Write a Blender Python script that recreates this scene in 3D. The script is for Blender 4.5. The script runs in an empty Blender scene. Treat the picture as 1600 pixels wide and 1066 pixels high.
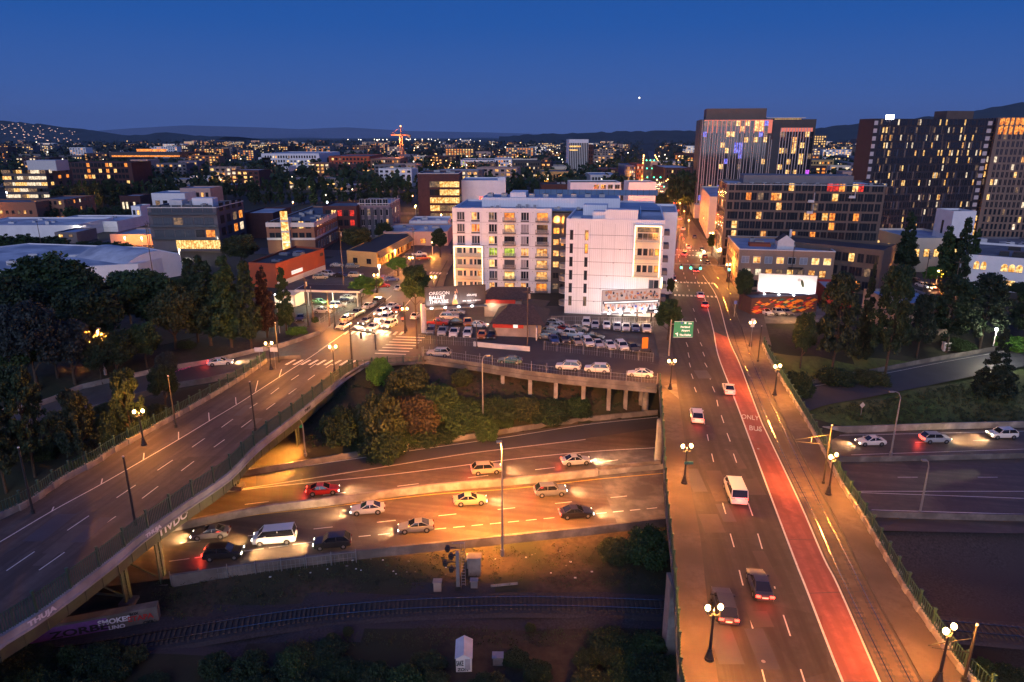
import bpy, math, random, bmesh
import numpy as np
from mathutils import Vector, Matrix
random.seed(7)
C = bpy.context.scene.collection
# ------------------------------------------------------------------ camera
F_PX, PITCH, CAM_H = 1067.0, math.radians(16.7), 42.0
cd = bpy.data.cameras.new('camera'); cam = bpy.data.objects.new('camera', cd); C.objects.link(cam)
cam.location = (0, 0, CAM_H); cam.rotation_euler = (math.pi/2-PITCH, 0, 0)
cd.sensor_width = 36; cd.lens = F_PX/1600*36; cd.clip_start = 0.5; cd.clip_end = 60000
bpy.context.scene.camera = cam
# ------------------------------------------------------------------ world, sun, exposure
sc = bpy.context.scene
SUN_EL, SUN_ROT = math.radians(2.0), math.radians(180)      # afterglow behind the camera
w = bpy.data.worlds.new('World'); sc.world = w; w.use_nodes = True
nt = w.node_tree; nt.nodes.clear(); N = nt.nodes.new; LK = nt.links.new
sky = N('ShaderNodeTexSky'); sky.sky_type = 'NISHITA'; sky.sun_disc = False
sky.sun_elevation = SUN_EL; sky.sun_rotation = SUN_ROT; sky.altitude = 50
sky.air_density = 1.0; sky.dust_density = 0.6; sky.ozone_density = 3.0
bg = N('ShaderNodeBackground'); bg.inputs[1].default_value = 0.006
LK(sky.outputs[0], bg.inputs[0])
tc = N('ShaderNodeTexCoord'); sx = N('ShaderNodeSeparateXYZ'); LK(tc.outputs['Generated'], sx.inputs[0])
cr = N('ShaderNodeValToRGB'); cr.color_ramp.elements[0].position = 0.0
cr.color_ramp.elements[0].color = (.048, .088, .27, 1)
for p_, c_ in ((.06, (.024, .074, .265, 1)), (.14, (.006, .058, .255, 1)), (.26, (.0008, .047, .235, 1)), (1.0, (.012, .036, .18, 1))):
    e_ = cr.color_ramp.elements.new(p_) if p_ < 1 else cr.color_ramp.elements[-1]
    e_.color = c_
LK(sx.outputs[2], cr.inputs[0])
bg2 = N('ShaderNodeBackground'); bg2.inputs[1].default_value = 1.0; LK(cr.outputs[0], bg2.inputs[0])
add = N('ShaderNodeAddShader'); wo = N('ShaderNodeOutputWorld')
LK(bg.outputs[0], add.inputs[0]); LK(bg2.outputs[0], add.inputs[1]); LK(add.outputs[0], wo.inputs[0])
# the last glow of the set sun, low behind the camera: wide, soft and pinkish
sd = bpy.data.lights.new('sun', 'SUN'); sd.energy = 0.85; sd.angle = math.radians(50); sd.color = (.86, .86, 1.0)
sun = bpy.data.objects.new('sun', sd); C.objects.link(sun)
sun.rotation_euler = (math.radians(68), 0, math.radians(-12))
sc.view_settings.view_transform = 'Standard'; sc.view_settings.look = 'None'; sc.view_settings.exposure = 0.55
sc.cycles.use_denoising = True
sc.cycles.max_bounces = 5; sc.cycles.diffuse_bounces = 2; sc.cycles.glossy_bounces = 2
sc.cycles.transmission_bounces = 2; sc.cycles.volume_bounces = 0; sc.cycles.sample_clamp_indirect = 3
sc.cycles.caustics_reflective = False; sc.cycles.caustics_refractive = False
# ------------------------------------------------------------------ pixel -> world helpers (survey of the photograph)
CP, SP = math.cos(PITCH), math.sin(PITCH)
def P(px, py, z=0.0):
    dx, dy = (px-800)/F_PX, -(py-533)/F_PX
    d = Vector((dx, CP+dy*SP, -SP+dy*CP)); t = (z-CAM_H)/d.z
    return Vector((d.x*t, d.y*t, z))
def zat(y, py):                       # height whose image row is py at distance y
    a = (533-py)/F_PX
    return y*(a*CP-SP)/(CP+a*SP)+CAM_H
def cat(pts, n=6):
    pts = [Vector(p) for p in pts]
    if len(pts) < 3 or n <= 1: return pts
    ext = [pts[0]*2-pts[1]]+pts+[pts[-1]*2-pts[-2]]; out = []
    for i in range(1, len(ext)-2):
        a, b, c, d = ext[i-1:i+3]
        for k in range(n):
            t = k/n
            out.append(.5*((2*b)+(c-a)*t+(2*a-5*b+4*c-d)*t*t+(3*b-a-3*c+d)*t**3))
    out.append(pts[-1]); return out
def PL(pts, z=0.0, n=6, lift=0.0):
    q = cat([P(a, b, z) for a, b in pts], n)
    for v in q: v.z += lift
    return q
# ------------------------------------------------------------------ terrain
def interp(t, tab):
    if t <= tab[0][0]: return tab[0][1]
    for (a, va), (b, vb) in zip(tab, tab[1:]):
        if t <= b: return va+(vb-va)*(t-a)/(b-a)
    return tab[-1][1]
FZ = -8.0
TOP = [(-400,100),(-220,96),(-100,90),(-86,95),(-64,111),(-50,124),(-40,127),(-28,126),(-18,131),(0,131),(28,130),(50,139),(60,146),(100,152),(150,158),(400,190)]
TOE = [(-400,60),(-220,62),(-100,72),(-60,86.6),(-41,97.2),(0,111.2),(28,120.2),(40,116),(54,112),(90,114),(400,125)]
FNEAR = [(-400,20),(-100,60),(-60,67),(-41,71),(-16,75),(20,81.5),(30,82),(60,80),(400,80)]
RAMP = [P(1180,650,-5.5), P(1250,622,-5.5), P(1330,607,-5), P(1420,590,-4.3), P(1500,574,-3.6), P(1600,556,-2.8), P(1720,536,-2)]
RAMP = cat(RAMP, 4)
LRAMP = [Vector((-190,80,-4)), Vector((-130,89,-3.4)), P(10,660,-2.8), P(130,626,-2.2), P(260,594,-1.6), P(330,581,-1.2), P(400,563,-.7)]
FLAT = [(RAMP, (44,170,90,170), 6.5), (LRAMP, (-230,-42,70,145), 6.0)]
def terrain(x, y):
    yt, yo, yn = interp(x, TOP), interp(x, TOE), interp(x, FNEAR)
    low = FZ-.25
    near = -9.2 if x < 30 else max(-11.5, -9.2-(x-30)*.15)
    if y >= yt: z = -.12
    elif y >= yo:
        t = (y-yo)/(yt-yo); z = low+(-.12-low)*(t**.55 if x < 30 else t*t*(3-2*t)*.5+t*.5)
    elif y >= yn: z = low
    else:
        t = min(1, (yn-y)/5.0); z = low+(near-low)*t
    if x > 30 and y < yo-17 and y >= yn: z = min(z, low)
    for line, bx, hw in FLAT:
        if not (bx[0] < x < bx[1] and bx[2] < y < bx[3]): continue
        best = 1e9; bz = 0
        for a, b in zip(line, line[1:]):
            ab = (b-a).xy; ap = Vector((x, y))-a.xy
            u = max(0, min(1, ap.dot(ab)/ab.length_squared)); d = (ap-ab*u).length
            if d < best: best = d; bz = a.z+(b.z-a.z)*u
        k = max(0, min(1, (best-hw)/5.0)); z = z*k+(bz-.35)*(1-k)
    if x < -20 or x > 30 or y < 70:
        z += .25*math.sin(x*.31+y*.17)*math.sin(y*.23-x*.11)*(1 if y < yt-2 and y > yo+1 or y < yn-6 else 0)
    return z
def PT(px, py, lift=0.0):             # where the view ray meets the terrain
    z = -4.0
    for _ in range(30):
        q = P(px, py, z); z2 = terrain(q.x, q.y); z += (z2-z)*.5
    q = P(px, py, z); q.z = z+lift; return q
# ------------------------------------------------------------------ materials
M = {}
def mat(name, col, rough=.8, var=.15, scale=1.0, metal=0.0, emit=None, es=0.0, bump=0.0, var2=None, vscale2=.05, coat=0, spec=None):
    m = bpy.data.materials.new(name); m.use_nodes = True; n = m.node_tree; b = n.nodes['Principled BSDF']
    b.inputs['Roughness'].default_value = rough; b.inputs['Metallic'].default_value = metal
    if coat: b.inputs['Coat Weight'].default_value = coat
    if spec is not None: b.inputs['Specular IOR Level'].default_value = spec
    if var or var2 or bump:
        t = n.nodes.new('ShaderNodeTexCoord'); k = n.nodes.new('ShaderNodeTexNoise')
        k.inputs['Scale'].default_value = scale; k.inputs['Detail'].default_value = 6; k.inputs['Roughness'].default_value = .65
        n.links.new(t.outputs['Object'], k.inputs['Vector'])
        r = n.nodes.new('ShaderNodeMapRange'); r.inputs[1].default_value = .3; r.inputs[2].default_value = .7
        n.links.new(k.outputs[0], r.inputs[0])
        mx = n.nodes.new('ShaderNodeMix'); mx.data_type = 'RGBA'; n.links.new(r.outputs[0], mx.inputs[0])
        mx.inputs[6].default_value = tuple(c*(1-var) for c in col)+(1,); mx.inputs[7].default_value = tuple(min(1, c*(1+var)) for c in col)+(1,)
        out = mx.outputs[2]
        if var2:
            k2 = n.nodes.new('ShaderNodeTexNoise'); k2.inputs['Scale'].default_value = vscale2; k2.inputs['Detail'].default_value = 4
            n.links.new(t.outputs['Object'], k2.inputs['Vector'])
            r2 = n.nodes.new('ShaderNodeMapRange'); r2.inputs[1].default_value = .42; r2.inputs[2].default_value = .58
            n.links.new(k2.outputs[0], r2.inputs[0])
            m2 = n.nodes.new('ShaderNodeMix'); m2.data_type = 'RGBA'; n.links.new(r2.outputs[0], m2.inputs[0])
            n.links.new(out, m2.inputs[6]); m2.inputs[7].default_value = tuple(var2)+(1,); out = m2.outputs[2]
        n.links.new(out, b.inputs['Base Color'])
        if bump:
            bp = n.nodes.new('ShaderNodeBump'); bp.inputs['Strength'].default_value = bump; bp.inputs['Distance'].default_value = .05
            n.links.new(k.outputs[0], bp.inputs['Height']); n.links.new(bp.outputs[0], b.inputs['Normal'])
    else: b.inputs['Base Color'].default_value = tuple(col)+(1,)
    if emit:
        b.inputs['Emission Color'].default_value = tuple(emit)+(1,); b.inputs['Emission Strength'].default_value = es
    m.diffuse_color = tuple(col)+(1,); M[name] = m; return m
def winmat(name, c1, c2, s, sc_=1.2):                   # a lit room seen through its pane: curtains, furniture, lamp
    m = bpy.data.materials.new(name); m.use_nodes = True; n = m.node_tree; b = n.nodes['Principled BSDF']
    b.inputs['Base Color'].default_value = (.02, .02, .02, 1); b.inputs['Roughness'].default_value = .15
    t = n.nodes.new('ShaderNodeTexCoord'); oi = n.nodes.new('ShaderNodeObjectInfo')
    mp = n.nodes.new('ShaderNodeVectorMath'); mp.operation = 'ADD'; n.links.new(t.outputs['Object'], mp.inputs[0])
    ml = n.nodes.new('ShaderNodeMath'); ml.operation = 'MULTIPLY'; ml.inputs[1].default_value = 97; n.links.new(oi.outputs['Random'], ml.inputs[0])
    n.links.new(ml.outputs[0], mp.inputs[1])
    k = n.nodes.new('ShaderNodeTexNoise'); k.inputs['Scale'].default_value = sc_; k.inputs['Detail'].default_value = 3; n.links.new(mp.outputs[0], k.inputs['Vector'])
    r = n.nodes.new('ShaderNodeMapRange'); r.inputs[1].default_value = .38; r.inputs[2].default_value = .66; n.links.new(k.outputs[0], r.inputs[0])
    mx = n.nodes.new('ShaderNodeMix'); mx.data_type = 'RGBA'; n.links.new(r.outputs[0], mx.inputs[0])
    mx.inputs[6].default_value = c1+(1,); mx.inputs[7].default_value = c2+(1,); n.links.new(mx.outputs[2], b.inputs['Emission Color'])
    b.inputs['Emission Strength'].default_value = s; M[name] = m
def rib(name, col, freq, rough=.6, depth=.25):
    m = mat(name, col, rough, .06, .4); n = m.node_tree; b = n.nodes['Principled BSDF']
    t = n.nodes.new('ShaderNodeTexCoord'); s = n.nodes.new('ShaderNodeSeparateXYZ'); n.links.new(t.outputs['Object'], s.inputs[0])
    a = n.nodes.new('ShaderNodeMath'); a.operation = 'ADD'; n.links.new(s.outputs[0], a.inputs[0]); n.links.new(s.outputs[1], a.inputs[1])
    c = n.nodes.new('ShaderNodeMath'); c.operation = 'MULTIPLY'; c.inputs[1].default_value = freq; n.links.new(a.outputs[0], c.inputs[0])
    d = n.nodes.new('ShaderNodeMath'); d.operation = 'FRACT'; n.links.new(c.outputs[0], d.inputs[0])
    g = n.nodes.new('ShaderNodeMath'); g.operation = 'GREATER_THAN'; g.inputs[1].default_value = .75; n.links.new(d.outputs[0], g.inputs[0])
    old = b.inputs['Base Color'].links[0].from_socket
    mx = n.nodes.new('ShaderNodeMix'); mx.data_type = 'RGBA'; n.links.new(g.outputs[0], mx.inputs[0]); n.links.new(old, mx.inputs[6])
    mx.inputs[7].default_value = tuple(c_*(1-depth) for c_ in col)+(1,); n.links.new(mx.outputs[2], b.inputs['Base Color'])
    return m
def brickm(name, c1, c2, mortar, sc_=1.0):
    m = bpy.data.materials.new(name); m.use_nodes = True; n = m.node_tree; b = n.nodes['Principled BSDF']; b.inputs['Roughness'].default_value = .9
    t = n.nodes.new('ShaderNodeTexCoord'); s = n.nodes.new('ShaderNodeSeparateXYZ'); n.links.new(t.outputs['Object'], s.inputs[0])
    a = n.nodes.new('ShaderNodeMath'); a.operation = 'ADD'; n.links.new(s.outputs[0], a.inputs[0]); n.links.new(s.outputs[1], a.inputs[1])
    cb = n.nodes.new('ShaderNodeCombineXYZ'); n.links.new(a.outputs[0], cb.inputs[0]); n.links.new(s.outputs[2], cb.inputs[1])
    k = n.nodes.new('ShaderNodeTexBrick'); n.links.new(cb.outputs[0], k.inputs['Vector']); k.inputs['Scale'].default_value = sc_
    k.inputs['Color1'].default_value = c1+(1,); k.inputs['Color2'].default_value = c2+(1,); k.inputs['Mortar'].default_value = mortar+(1,)
    k.inputs['Mortar Size'].default_value = .02; n.links.new(k.outputs[0], b.inputs['Base Color']); M[name] = m
mat('asphalt', (.062,.052,.052), .62, .3, .5, bump=.15, var2=(.045,.036,.036), vscale2=.09)
mat('asphalt_old', (.085,.072,.068), .75, .3, .35, bump=.15, var2=(.06,.05,.048), vscale2=.07)
mat('asphalt_smooth', (.05,.052,.066), .6, .15, .3, bump=.1)
def streak(name, col, col2, rough, ang, s_across=1.1, s_along=.035):
    m = mat(name, col, rough, .28, .9, bump=.12); n = m.node_tree; b = n.nodes['Principled BSDF']; old = b.inputs['Base Color'].links[0].from_socket
    t = n.nodes.new('ShaderNodeTexCoord'); mp = n.nodes.new('ShaderNodeMapping'); mp.vector_type = 'TEXTURE'; mp.inputs['Rotation'].default_value = (0, 0, ang); mp.inputs['Scale'].default_value = (1/s_across, 1/s_along, 1)
    n.links.new(t.outputs['Object'], mp.inputs[0]); k = n.nodes.new('ShaderNodeTexNoise'); k.inputs['Scale'].default_value = 1; k.inputs['Detail'].default_value = 5; n.links.new(mp.outputs[0], k.inputs['Vector'])
    r = n.nodes.new('ShaderNodeMapRange'); r.inputs[1].default_value = .40; r.inputs[2].default_value = .60; n.links.new(k.outputs[0], r.inputs[0])
    v = n.nodes.new('ShaderNodeTexVoronoi'); v.inputs['Scale'].default_value = .16; n.links.new(t.outputs['Object'], v.inputs['Vector']); vr = n.nodes.new('ShaderNodeMapRange'); vr.inputs[3].default_value = .78; vr.inputs[4].default_value = 1.1; n.links.new(v.outputs['Color'], vr.inputs[0])
    mx = n.nodes.new('ShaderNodeMix'); mx.data_type = 'RGBA'; n.links.new(r.outputs[0], mx.inputs[0]); n.links.new(old, mx.inputs[6]); mx.inputs[7].default_value = col2+(1,)
    m3 = n.nodes.new('ShaderNodeMix'); m3.data_type = 'RGBA'; m3.blend_type = 'MULTIPLY'; m3.inputs[0].default_value = 1; n.links.new(mx.outputs[2], m3.inputs[6]); n.links.new(vr.outputs[0], m3.inputs[7]); n.links.new(m3.outputs[2], b.inputs['Base Color']); return m
streak('asphalt_main', (.058,.052,.050), (.040,.034,.033), .75, -.12, 1.0, .03); streak('asphalt_bridge', (.080,.070,.066), (.050,.042,.040), .75, -.13, .9, .03); streak('asphalt_freeway', (.115,.088,.068), (.075,.055,.043), .5, 1.39-math.pi, .8, .02)
streak('red_lane', (.33,.10,.085), (.24,.076,.064), .95, -.12, .9, .04)
mat('concrete', (.17,.155,.145), .85, .3, .6, bump=.1, var2=(.10,.092,.088), vscale2=.35)
mat('concrete_pale', (.29,.265,.25), .85, .25, .6, var2=(.17,.155,.148), vscale2=.4)
mat('sidewalk', (.105,.083,.072), .85, .3, 1.2, bump=.15, var2=(.07,.056,.05), vscale2=.15)
mat('track_bed', (.12,.09,.068), .8, .35, .8, bump=.3, var2=(.08,.06,.05), vscale2=.3)

mat('paint', (.62,.6,.58), .6, .2, 3)
mat('paint_yellow', (.55,.38,.08), .6, .2, 3)
mat('rail_steel', (.5,.46,.42), .25, .1, 2, metal=1)
mat('rail_dark', (.04,.035,.035), .6, .1, 2)
mat('sleeper', (.05,.04,.038), .9, .3, 2)
mat('ballast', (.036,.032,.038), .95, .6, 4, bump=.6, var2=(.04,.034,.04), vscale2=.15)
mat('dirt', (.062,.043,.028), .95, .45, 1.4, bump=.6, var2=(.03,.032,.016), vscale2=.12)
mat('ground_near', (.034,.028,.021), .95, .5, .9, bump=.5, var2=(.016,.022,.010), vscale2=.09)
mat('grass', (.055,.085,.02), .95, .5, 1.0, bump=.6, var2=(.085,.09,.03), vscale2=.1)
mat('city_ground', (.030,.030,.030), .95, .4, .03, var2=(.014,.021,.014), vscale2=.006)
mat('hill_far', (.16,.19,.28), 1, .1, .001); mat('hill_near', (.03,.042,.05), 1, .3, .01)  # far hills hold the blue haze of distance in their colour
mat('white_wall', (.80,.78,.80), .6, .08, .3); rib('white_ribbed', (.82,.80,.82), 2.2, depth=.14)
mat('cream', (.72,.60,.46), .6, .05, .5); mat('dark_clad', (.035,.037,.05), .6, .15, .5)
mat('charcoal', (.115,.08,.068), .6, .15, .5); mat('taupe', (.105,.085,.078), .75, .1, .4); mat('bronze', (.045,.034,.034), .5, .2, .5)
mat('grey_clad', (.17,.155,.165), .6, .12, .6); mat('grey_panel', (.11,.10,.125), .7, .1, .6)
mat('navy_clad', (.06,.062,.09), .7, .1, .5); mat('tower_dark', (.040,.030,.034), .5, .2, .3); mat('tower_brown', (.20,.13,.10), .6, .15, .4)
mat('tower_fin', (.66,.52,.50), .6, .1, .5); mat('tower_red_glow', (.5,.14,.10), .6, .1, .5, emit=(.85,.2,.12), es=.5)  # the crown's red emission stands in for uplights on it
mat('stucco', (.34,.28,.25), .9, .15, .6, var2=(.25,.2,.18), vscale2=.2); mat('stucco_pink', (.5,.33,.28), .9, .12, .6)
mat('orange_wall', (.42,.09,.035), .85, .15, .5, var2=(.34,.075,.035), vscale2=.12)
mat('maroon', (.075,.03,.032), .85, .2, .6); mat('mauve_wall', (.2,.16,.2), .85, .15, .5)
brickm('brick', (.30,.13,.075), (.24,.10,.06), (.22,.17,.14), 2.5); brickm('brick_tan', (.36,.22,.15), (.31,.18,.12), (.28,.22,.18), 2.5)
brickm('brick_dark', (.085,.035,.035), (.06,.028,.03), (.07,.05,.05), 2.5)
mat('roof_pale', (.55,.57,.62), .7, .18, .25, var2=(.31,.33,.39), vscale2=.1); mat('roof_grey', (.15,.16,.19), .8, .25, .3, var2=(.10,.11,.14), vscale2=.12)
mat('roof_blue', (.2,.28,.42), .6, .2, .3, var2=(.27,.35,.5), vscale2=.15); mat('roof_dark', (.035,.032,.038), .85, .3, .5, var2=(.05,.05,.06), vscale2=.15)
mat('roof_brown', (.065,.045,.042), .9, .35, 2.0, bump=.4)
mat('trim_white', (.6,.58,.58), .6, .1, 1); mat('metal_grey', (.3,.3,.33), .45, .15, 1, metal=.6); mat('metal_dark', (.03,.03,.035), .45, .1, 1, metal=.3)
mat('fence_green', (.03,.075,.055), .5, .2, 1); mat('girder_green', (.085,.11,.062), .6, .3, .8, var2=(.06,.07,.05), vscale2=.4)
mat('fascia', (.36,.37,.42), .7, .25, .8, var2=(.22,.23,.27), vscale2=.4); mat('wood_pole', (.11,.075,.055), .9, .3, 3)
mat('curb_wall', (.38,.34,.30), .85, .2, .8, var2=(.24,.21,.185), vscale2=.4)
mat('glass_dark', (.018,.022,.032), .08, 0, spec=.8); mat('glass_mid', (.07,.085,.11), .1, 0, spec=.8); mat('glass_rail', (.12,.2,.32), .1, 0, spec=.8)
mat('curtain', (.32,.3,.33), .8, .2, 2); mat('frame_white', (.55,.53,.55), .5, 0); mat('frame_dark', (.02,.02,.024), .5, 0)
winmat('win_warm', (.30,.09,.015), (1.0,.52,.17), 1.25); winmat('win_gold', (.45,.17,.02), (1.0,.68,.26), 1.35); winmat('win_orange', (.4,.08,.01), (1.0,.36,.06), 1.2)
winmat('win_white', (.4,.3,.2), (1.0,.8,.55), 1.2); winmat('win_lime', (.10,.14,.01), (.62,.75,.10), 1.0); winmat('win_blue', (.03,.03,.4), (.3,.3,1.0), 1.0)
winmat('win_red', (.2,.01,.01), (.9,.04,.02), 1.0); winmat('win_violet', (.1,.0,.3), (.8,.15,1.0), 1.2); winmat('win_dim', (.05,.035,.03), (.30,.17,.09), .9)
mat('glow_strip', (.9,.8,.6), .5, 0, emit=(1,.74,.36), es=5.5); mat('globe', (.9,.8,.6), .4, 0, emit=(1,.72,.32), es=9)
mat('lamp_white', (.9,.9,.9), .4, 0, emit=(.85,.9,1), es=14); mat('lamp_far', (.9,.8,.6), .4, 0, emit=(1,.48,.12), es=2.6); mat('lamp_far_white', (.9,.9,.9), .4, 0, emit=(1,.85,.6), es=3)
mat('lamp_green', (.1,.6,.4), .4, 0, emit=(.05,1,.55), es=4); mat('lamp_red', (.6,.05,.05), .4, 0, emit=(1,.03,.015), es=5); mat('lamp_red_far', (.6,.05,.05), .4, 0, emit=(1,.05,.02), es=4)
mat('lamp_hill', (.5,.4,.4), .4, 0, emit=(1,.55,.38), es=1.3); mat('lamp_off', (.45,.4,.35), .4, 0)
mat('head_on', (.9,.9,.9), .3, 0, emit=(1,.86,.62), es=9); mat('head_off', (.5,.5,.52), .15, 0); mat('tail_on', (.6,.02,.02), .3, 0, emit=(1,.035,.02), es=9); mat('tail_off', (.14,.012,.012), .2, 0)
mat('tyre', (.018,.018,.018), .8, 0); mat('rim', (.35,.35,.37), .3, 0, metal=.8); mat('car_glass', (.012,.014,.02), .05, 0, spec=.9)
for n_, c_ in dict(white=(.68,.67,.66), silver=(.38,.39,.42), grey=(.13,.135,.15), black=(.014,.014,.018), blue=(.03,.06,.2), red=(.3,.02,.015), teal=(.02,.10,.12), tan=(.36,.28,.2), orange=(.55,.15,.02), green=(.12,.26,.14), dark=(.03,.032,.04)).items():
    mat('car_'+n_, c_, .28, 0, coat=.6)
mat('sign_green', (.01,.20,.10), .5, .1, 1, emit=(.01,.30,.16), es=.16); mat('sign_white', (.75,.75,.75), .5, 0, emit=(.8,.9,.85), es=.5); mat('sign_blue', (.05,.1,.4), .5, 0)  # green and white sign faces glow faintly in place of a sign light
mat('bb_dark', (.055,.045,.05), .5, .25, .5); mat('bb_white', (.8,.8,.8), .5, 0); mat('bb_white_lit', (.5,.53,.52), .5, .03, 1); mat('skin', (.5,.26,.15), .7, .1, 4)
mat('bb_cloth', (.45,.42,.42), .7, .2, 3); mat('bb_amber', (.6,.25,.05), .7, .2, 3); mat('orange_board', (.75,.24,.02), .6, .05, 1); mat('awning_red', (.42,.035,.025), .7, .1, 1)
mat('tile_awning', (.15,.13,.09), .85, .2, 1); mat('gold_wall', (.5,.33,.13), .85, .12, .5)
mat('graffiti_pink', (.65,.12,.35), .8, 0); mat('graffiti_violet', (.16,.07,.28), .8, .3, 1); mat('graffiti_white', (.7,.7,.78), .8, 0); mat('graffiti_red', (.4,.03,.03), .8, 0); mat('graffiti_black', (.02,.02,.025), .8, 0)
mat('bark', (.055,.04,.03), .95, .3, 3)
for n_, c_ in dict(leaf_green=(.022,.052,.013), leaf_dark=(.012,.032,.010), leaf_blue=(.018,.030,.030), leaf_bright=(.06,.16,.018), leaf_rust=(.045,.034,.017), leaf_olive=(.034,.048,.015), leaf_conifer=(.010,.024,.011), leaf_maroon=(.035,.017,.017)).items():  # leaf_bright puts lamplight on some foliage into its colour
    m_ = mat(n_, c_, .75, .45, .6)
# ------------------------------------------------------------------ mesh builder
class MB:
    def __init__(s): s.v = []; s.f = []; s.m = []; s.mats = []
    def mi(s, m):
        if m not in s.mats: s.mats.append(m)
        return s.mats.index(m)
    def face(s, pts, m):
        n = len(s.v); s.v += [tuple(p) for p in pts]; s.f.append(tuple(range(n, n+len(pts)))); s.m.append(s.mi(m)); return s
    def box(s, x0, x1, y0, y1, z0, z1, m, T=None):
        n = len(s.v); c = [(x, y, z) for z in (z0, z1) for y in (y0, y1) for x in (x0, x1)]
        if T is not None: c = [tuple(T @ Vector(p)) for p in c]
        s.v += c
        for q in ((0,2,3,1),(4,5,7,6),(0,1,5,4),(2,6,7,3),(0,4,6,2),(1,3,7,5)): s.f.append(tuple(n+i for i in q)); s.m.append(s.mi(m))
        return s
    def cyl(s, a, b, r0, r1, m, k=8):
        a, b = Vector(a), Vector(b); d = (b-a).normalized(); u = d.orthogonal().normalized(); w_ = d.cross(u); n = len(s.v)
        for c, r in ((a, r0), (b, r1)):
            for i in range(k):
                t = 2*math.pi*i/k; s.v.append(tuple(c+u*math.cos(t)*r+w_*math.sin(t)*r))
        mi = s.mi(m)
        for i in range(k): j = (i+1) % k; s.f.append((n+i, n+j, n+k+j, n+k+i)); s.m.append(mi)
        s.f.append(tuple(n+k-1-i for i in range(k))); s.m.append(mi); s.f.append(tuple(n+k+i for i in range(k))); s.m.append(mi); return s
    def bar(s, a, b, w_, h, m):            # rectangular bar between two points
        a, b = Vector(a), Vector(b); d = (b-a); L = d.length; d.normalize()
        up = Vector((0,0,1)) if abs(d.z) < .95 else Vector((0,1,0)); x = d.cross(up).normalized(); z = x.cross(d)
        T = Matrix(((x.x, d.x, z.x, a.x), (x.y, d.y, z.y, a.y), (x.z, d.z, z.z, a.z), (0,0,0,1)))
        return s.box(-w_/2, w_/2, 0, L, -h/2, h/2, m, T)
    def sphere(s, c, r, m, k=10, sz=1.0):
        n = len(s.v); c = Vector(c); rows = k//2; mi = s.mi(m)
        for i in range(rows+1):
            p = math.pi*i/rows
            for j in range(k): t = 2*math.pi*j/k; s.v.append((c.x+r*math.sin(p)*math.cos(t), c.y+r*math.sin(p)*math.sin(t), c.z-r*sz*math.cos(p)))
        for i in range(rows):
            for j in range(k): j2 = (j+1) % k; s.f.append((n+i*k+j, n+i*k+j2, n+(i+1)*k+j2, n+(i+1)*k+j)); s.m.append(mi)
        return s
    def prism(s, poly, z0, z1, m, top=None):
        n = len(s.v); k = len(poly); s.v += [(p[0], p[1], z0) for p in poly]+[(p[0], p[1], z1) for p in poly]
        for i in range(k): j = (i+1) % k; s.f.append((n+i, n+j, n+k+j, n+k+i)); s.m.append(s.mi(m))
        s.f.append(tuple(n+k-1-i for i in range(k))); s.m.append(s.mi(m)); s.f.append(tuple(n+k+i for i in range(k))); s.m.append(s.mi(top or m)); return s
    def sweep(s, pts, prof, m, closed=False):   # prof: (offset to the right, height) closed outline swept along pts
        n = len(s.v); k = len(prof); pts = [Vector(p) for p in pts]
        for i, p in enumerate(pts):
            d = (pts[min(i+1, len(pts)-1)]-pts[max(i-1, 0)]); d.z = 0; d.normalize(); r = Vector((d.y, -d.x, 0))
            for o, h in prof: q = p+r*o; s.v.append((q.x, q.y, q.z+h))
        mi = s.mi(m)
        for i in range(len(pts)-1):
            for j in range(k): j2 = (j+1) % k; s.f.append((n+i*k+j, n+i*k+j2, n+(i+1)*k+j2, n+(i+1)*k+j)); s.m.append(mi)
        s.f.append(tuple(n+j for j in range(k))[::-1]); s.m.append(mi); s.f.append(tuple(n+(len(pts)-1)*k+j for j in range(k))); s.m.append(mi); return s
    def ribbon(s, L, R, m):
        n = len(s.v); k = len(L); s.v += [tuple(p) for p in L]+[tuple(p) for p in R]; mi = s.mi(m)
        for i in range(k-1): s.f.append((n+i, n+k+i, n+k+i+1, n+i+1)); s.m.append(mi)
        return s
    def mesh(s, name):
        me = bpy.data.meshes.new(name); me.from_pydata(s.v, [], s.f)
        for m in s.mats: me.materials.append(M[m])
        me.polygons.foreach_set('material_index', s.m); me.update(); return me
    def obj(s, name, parent=None, smooth=False):
        me = s.mesh(name)
        if smooth: me.polygons.foreach_set('use_smooth', [True]*len(me.polygons))
        return link(name, me, parent)
def link(name, data, parent=None, loc=None, rz=None):
    o = bpy.data.objects.new(name, data); C.objects.link(o)
    if parent: o.parent = parent
    if loc is not None: o.location = loc
    if rz is not None: o.rotation_euler = (0, 0, rz)
    return o
def tag(o, label, c, group=None):
    o['label'] = label; o['category'] = c
    if group: o['group'] = group
    return o
def root(name, label, c, loc=(0,0,0), rz=0, group=None):
    return tag(link(name, None, None, loc, rz), label, c, group)
def struct(o, kind='structure'): o['kind'] = kind; return o
def copy_tree(o, parent=None):
    c = o.copy(); C.objects.link(c); c.parent = parent
    for ch in KIDS.get(o.name, []): copy_tree(ch, c)
    return c
KIDS = {}
def index_kids(o):
    KIDS[o.name] = list(o.children)
    for c in o.children: index_kids(c)
def text_mb(txt, size, m, bold=0.0, ext=.02, align='LEFT', space=1.0):
    cu = bpy.data.curves.new('lettering', 'FONT'); cu.body = txt; cu.size = size; cu.extrude = ext; cu.offset = bold; cu.align_x = align; cu.space_line = space
    cu.resolution_u = 3
    ob = bpy.data.objects.new('lettering', cu); C.objects.link(ob); dg = bpy.context.evaluated_depsgraph_get()
    me = bpy.data.meshes.new_from_object(ob.evaluated_get(dg)); bpy.data.objects.remove(ob); me.materials.clear(); me.materials.append(M[m]); return me
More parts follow.
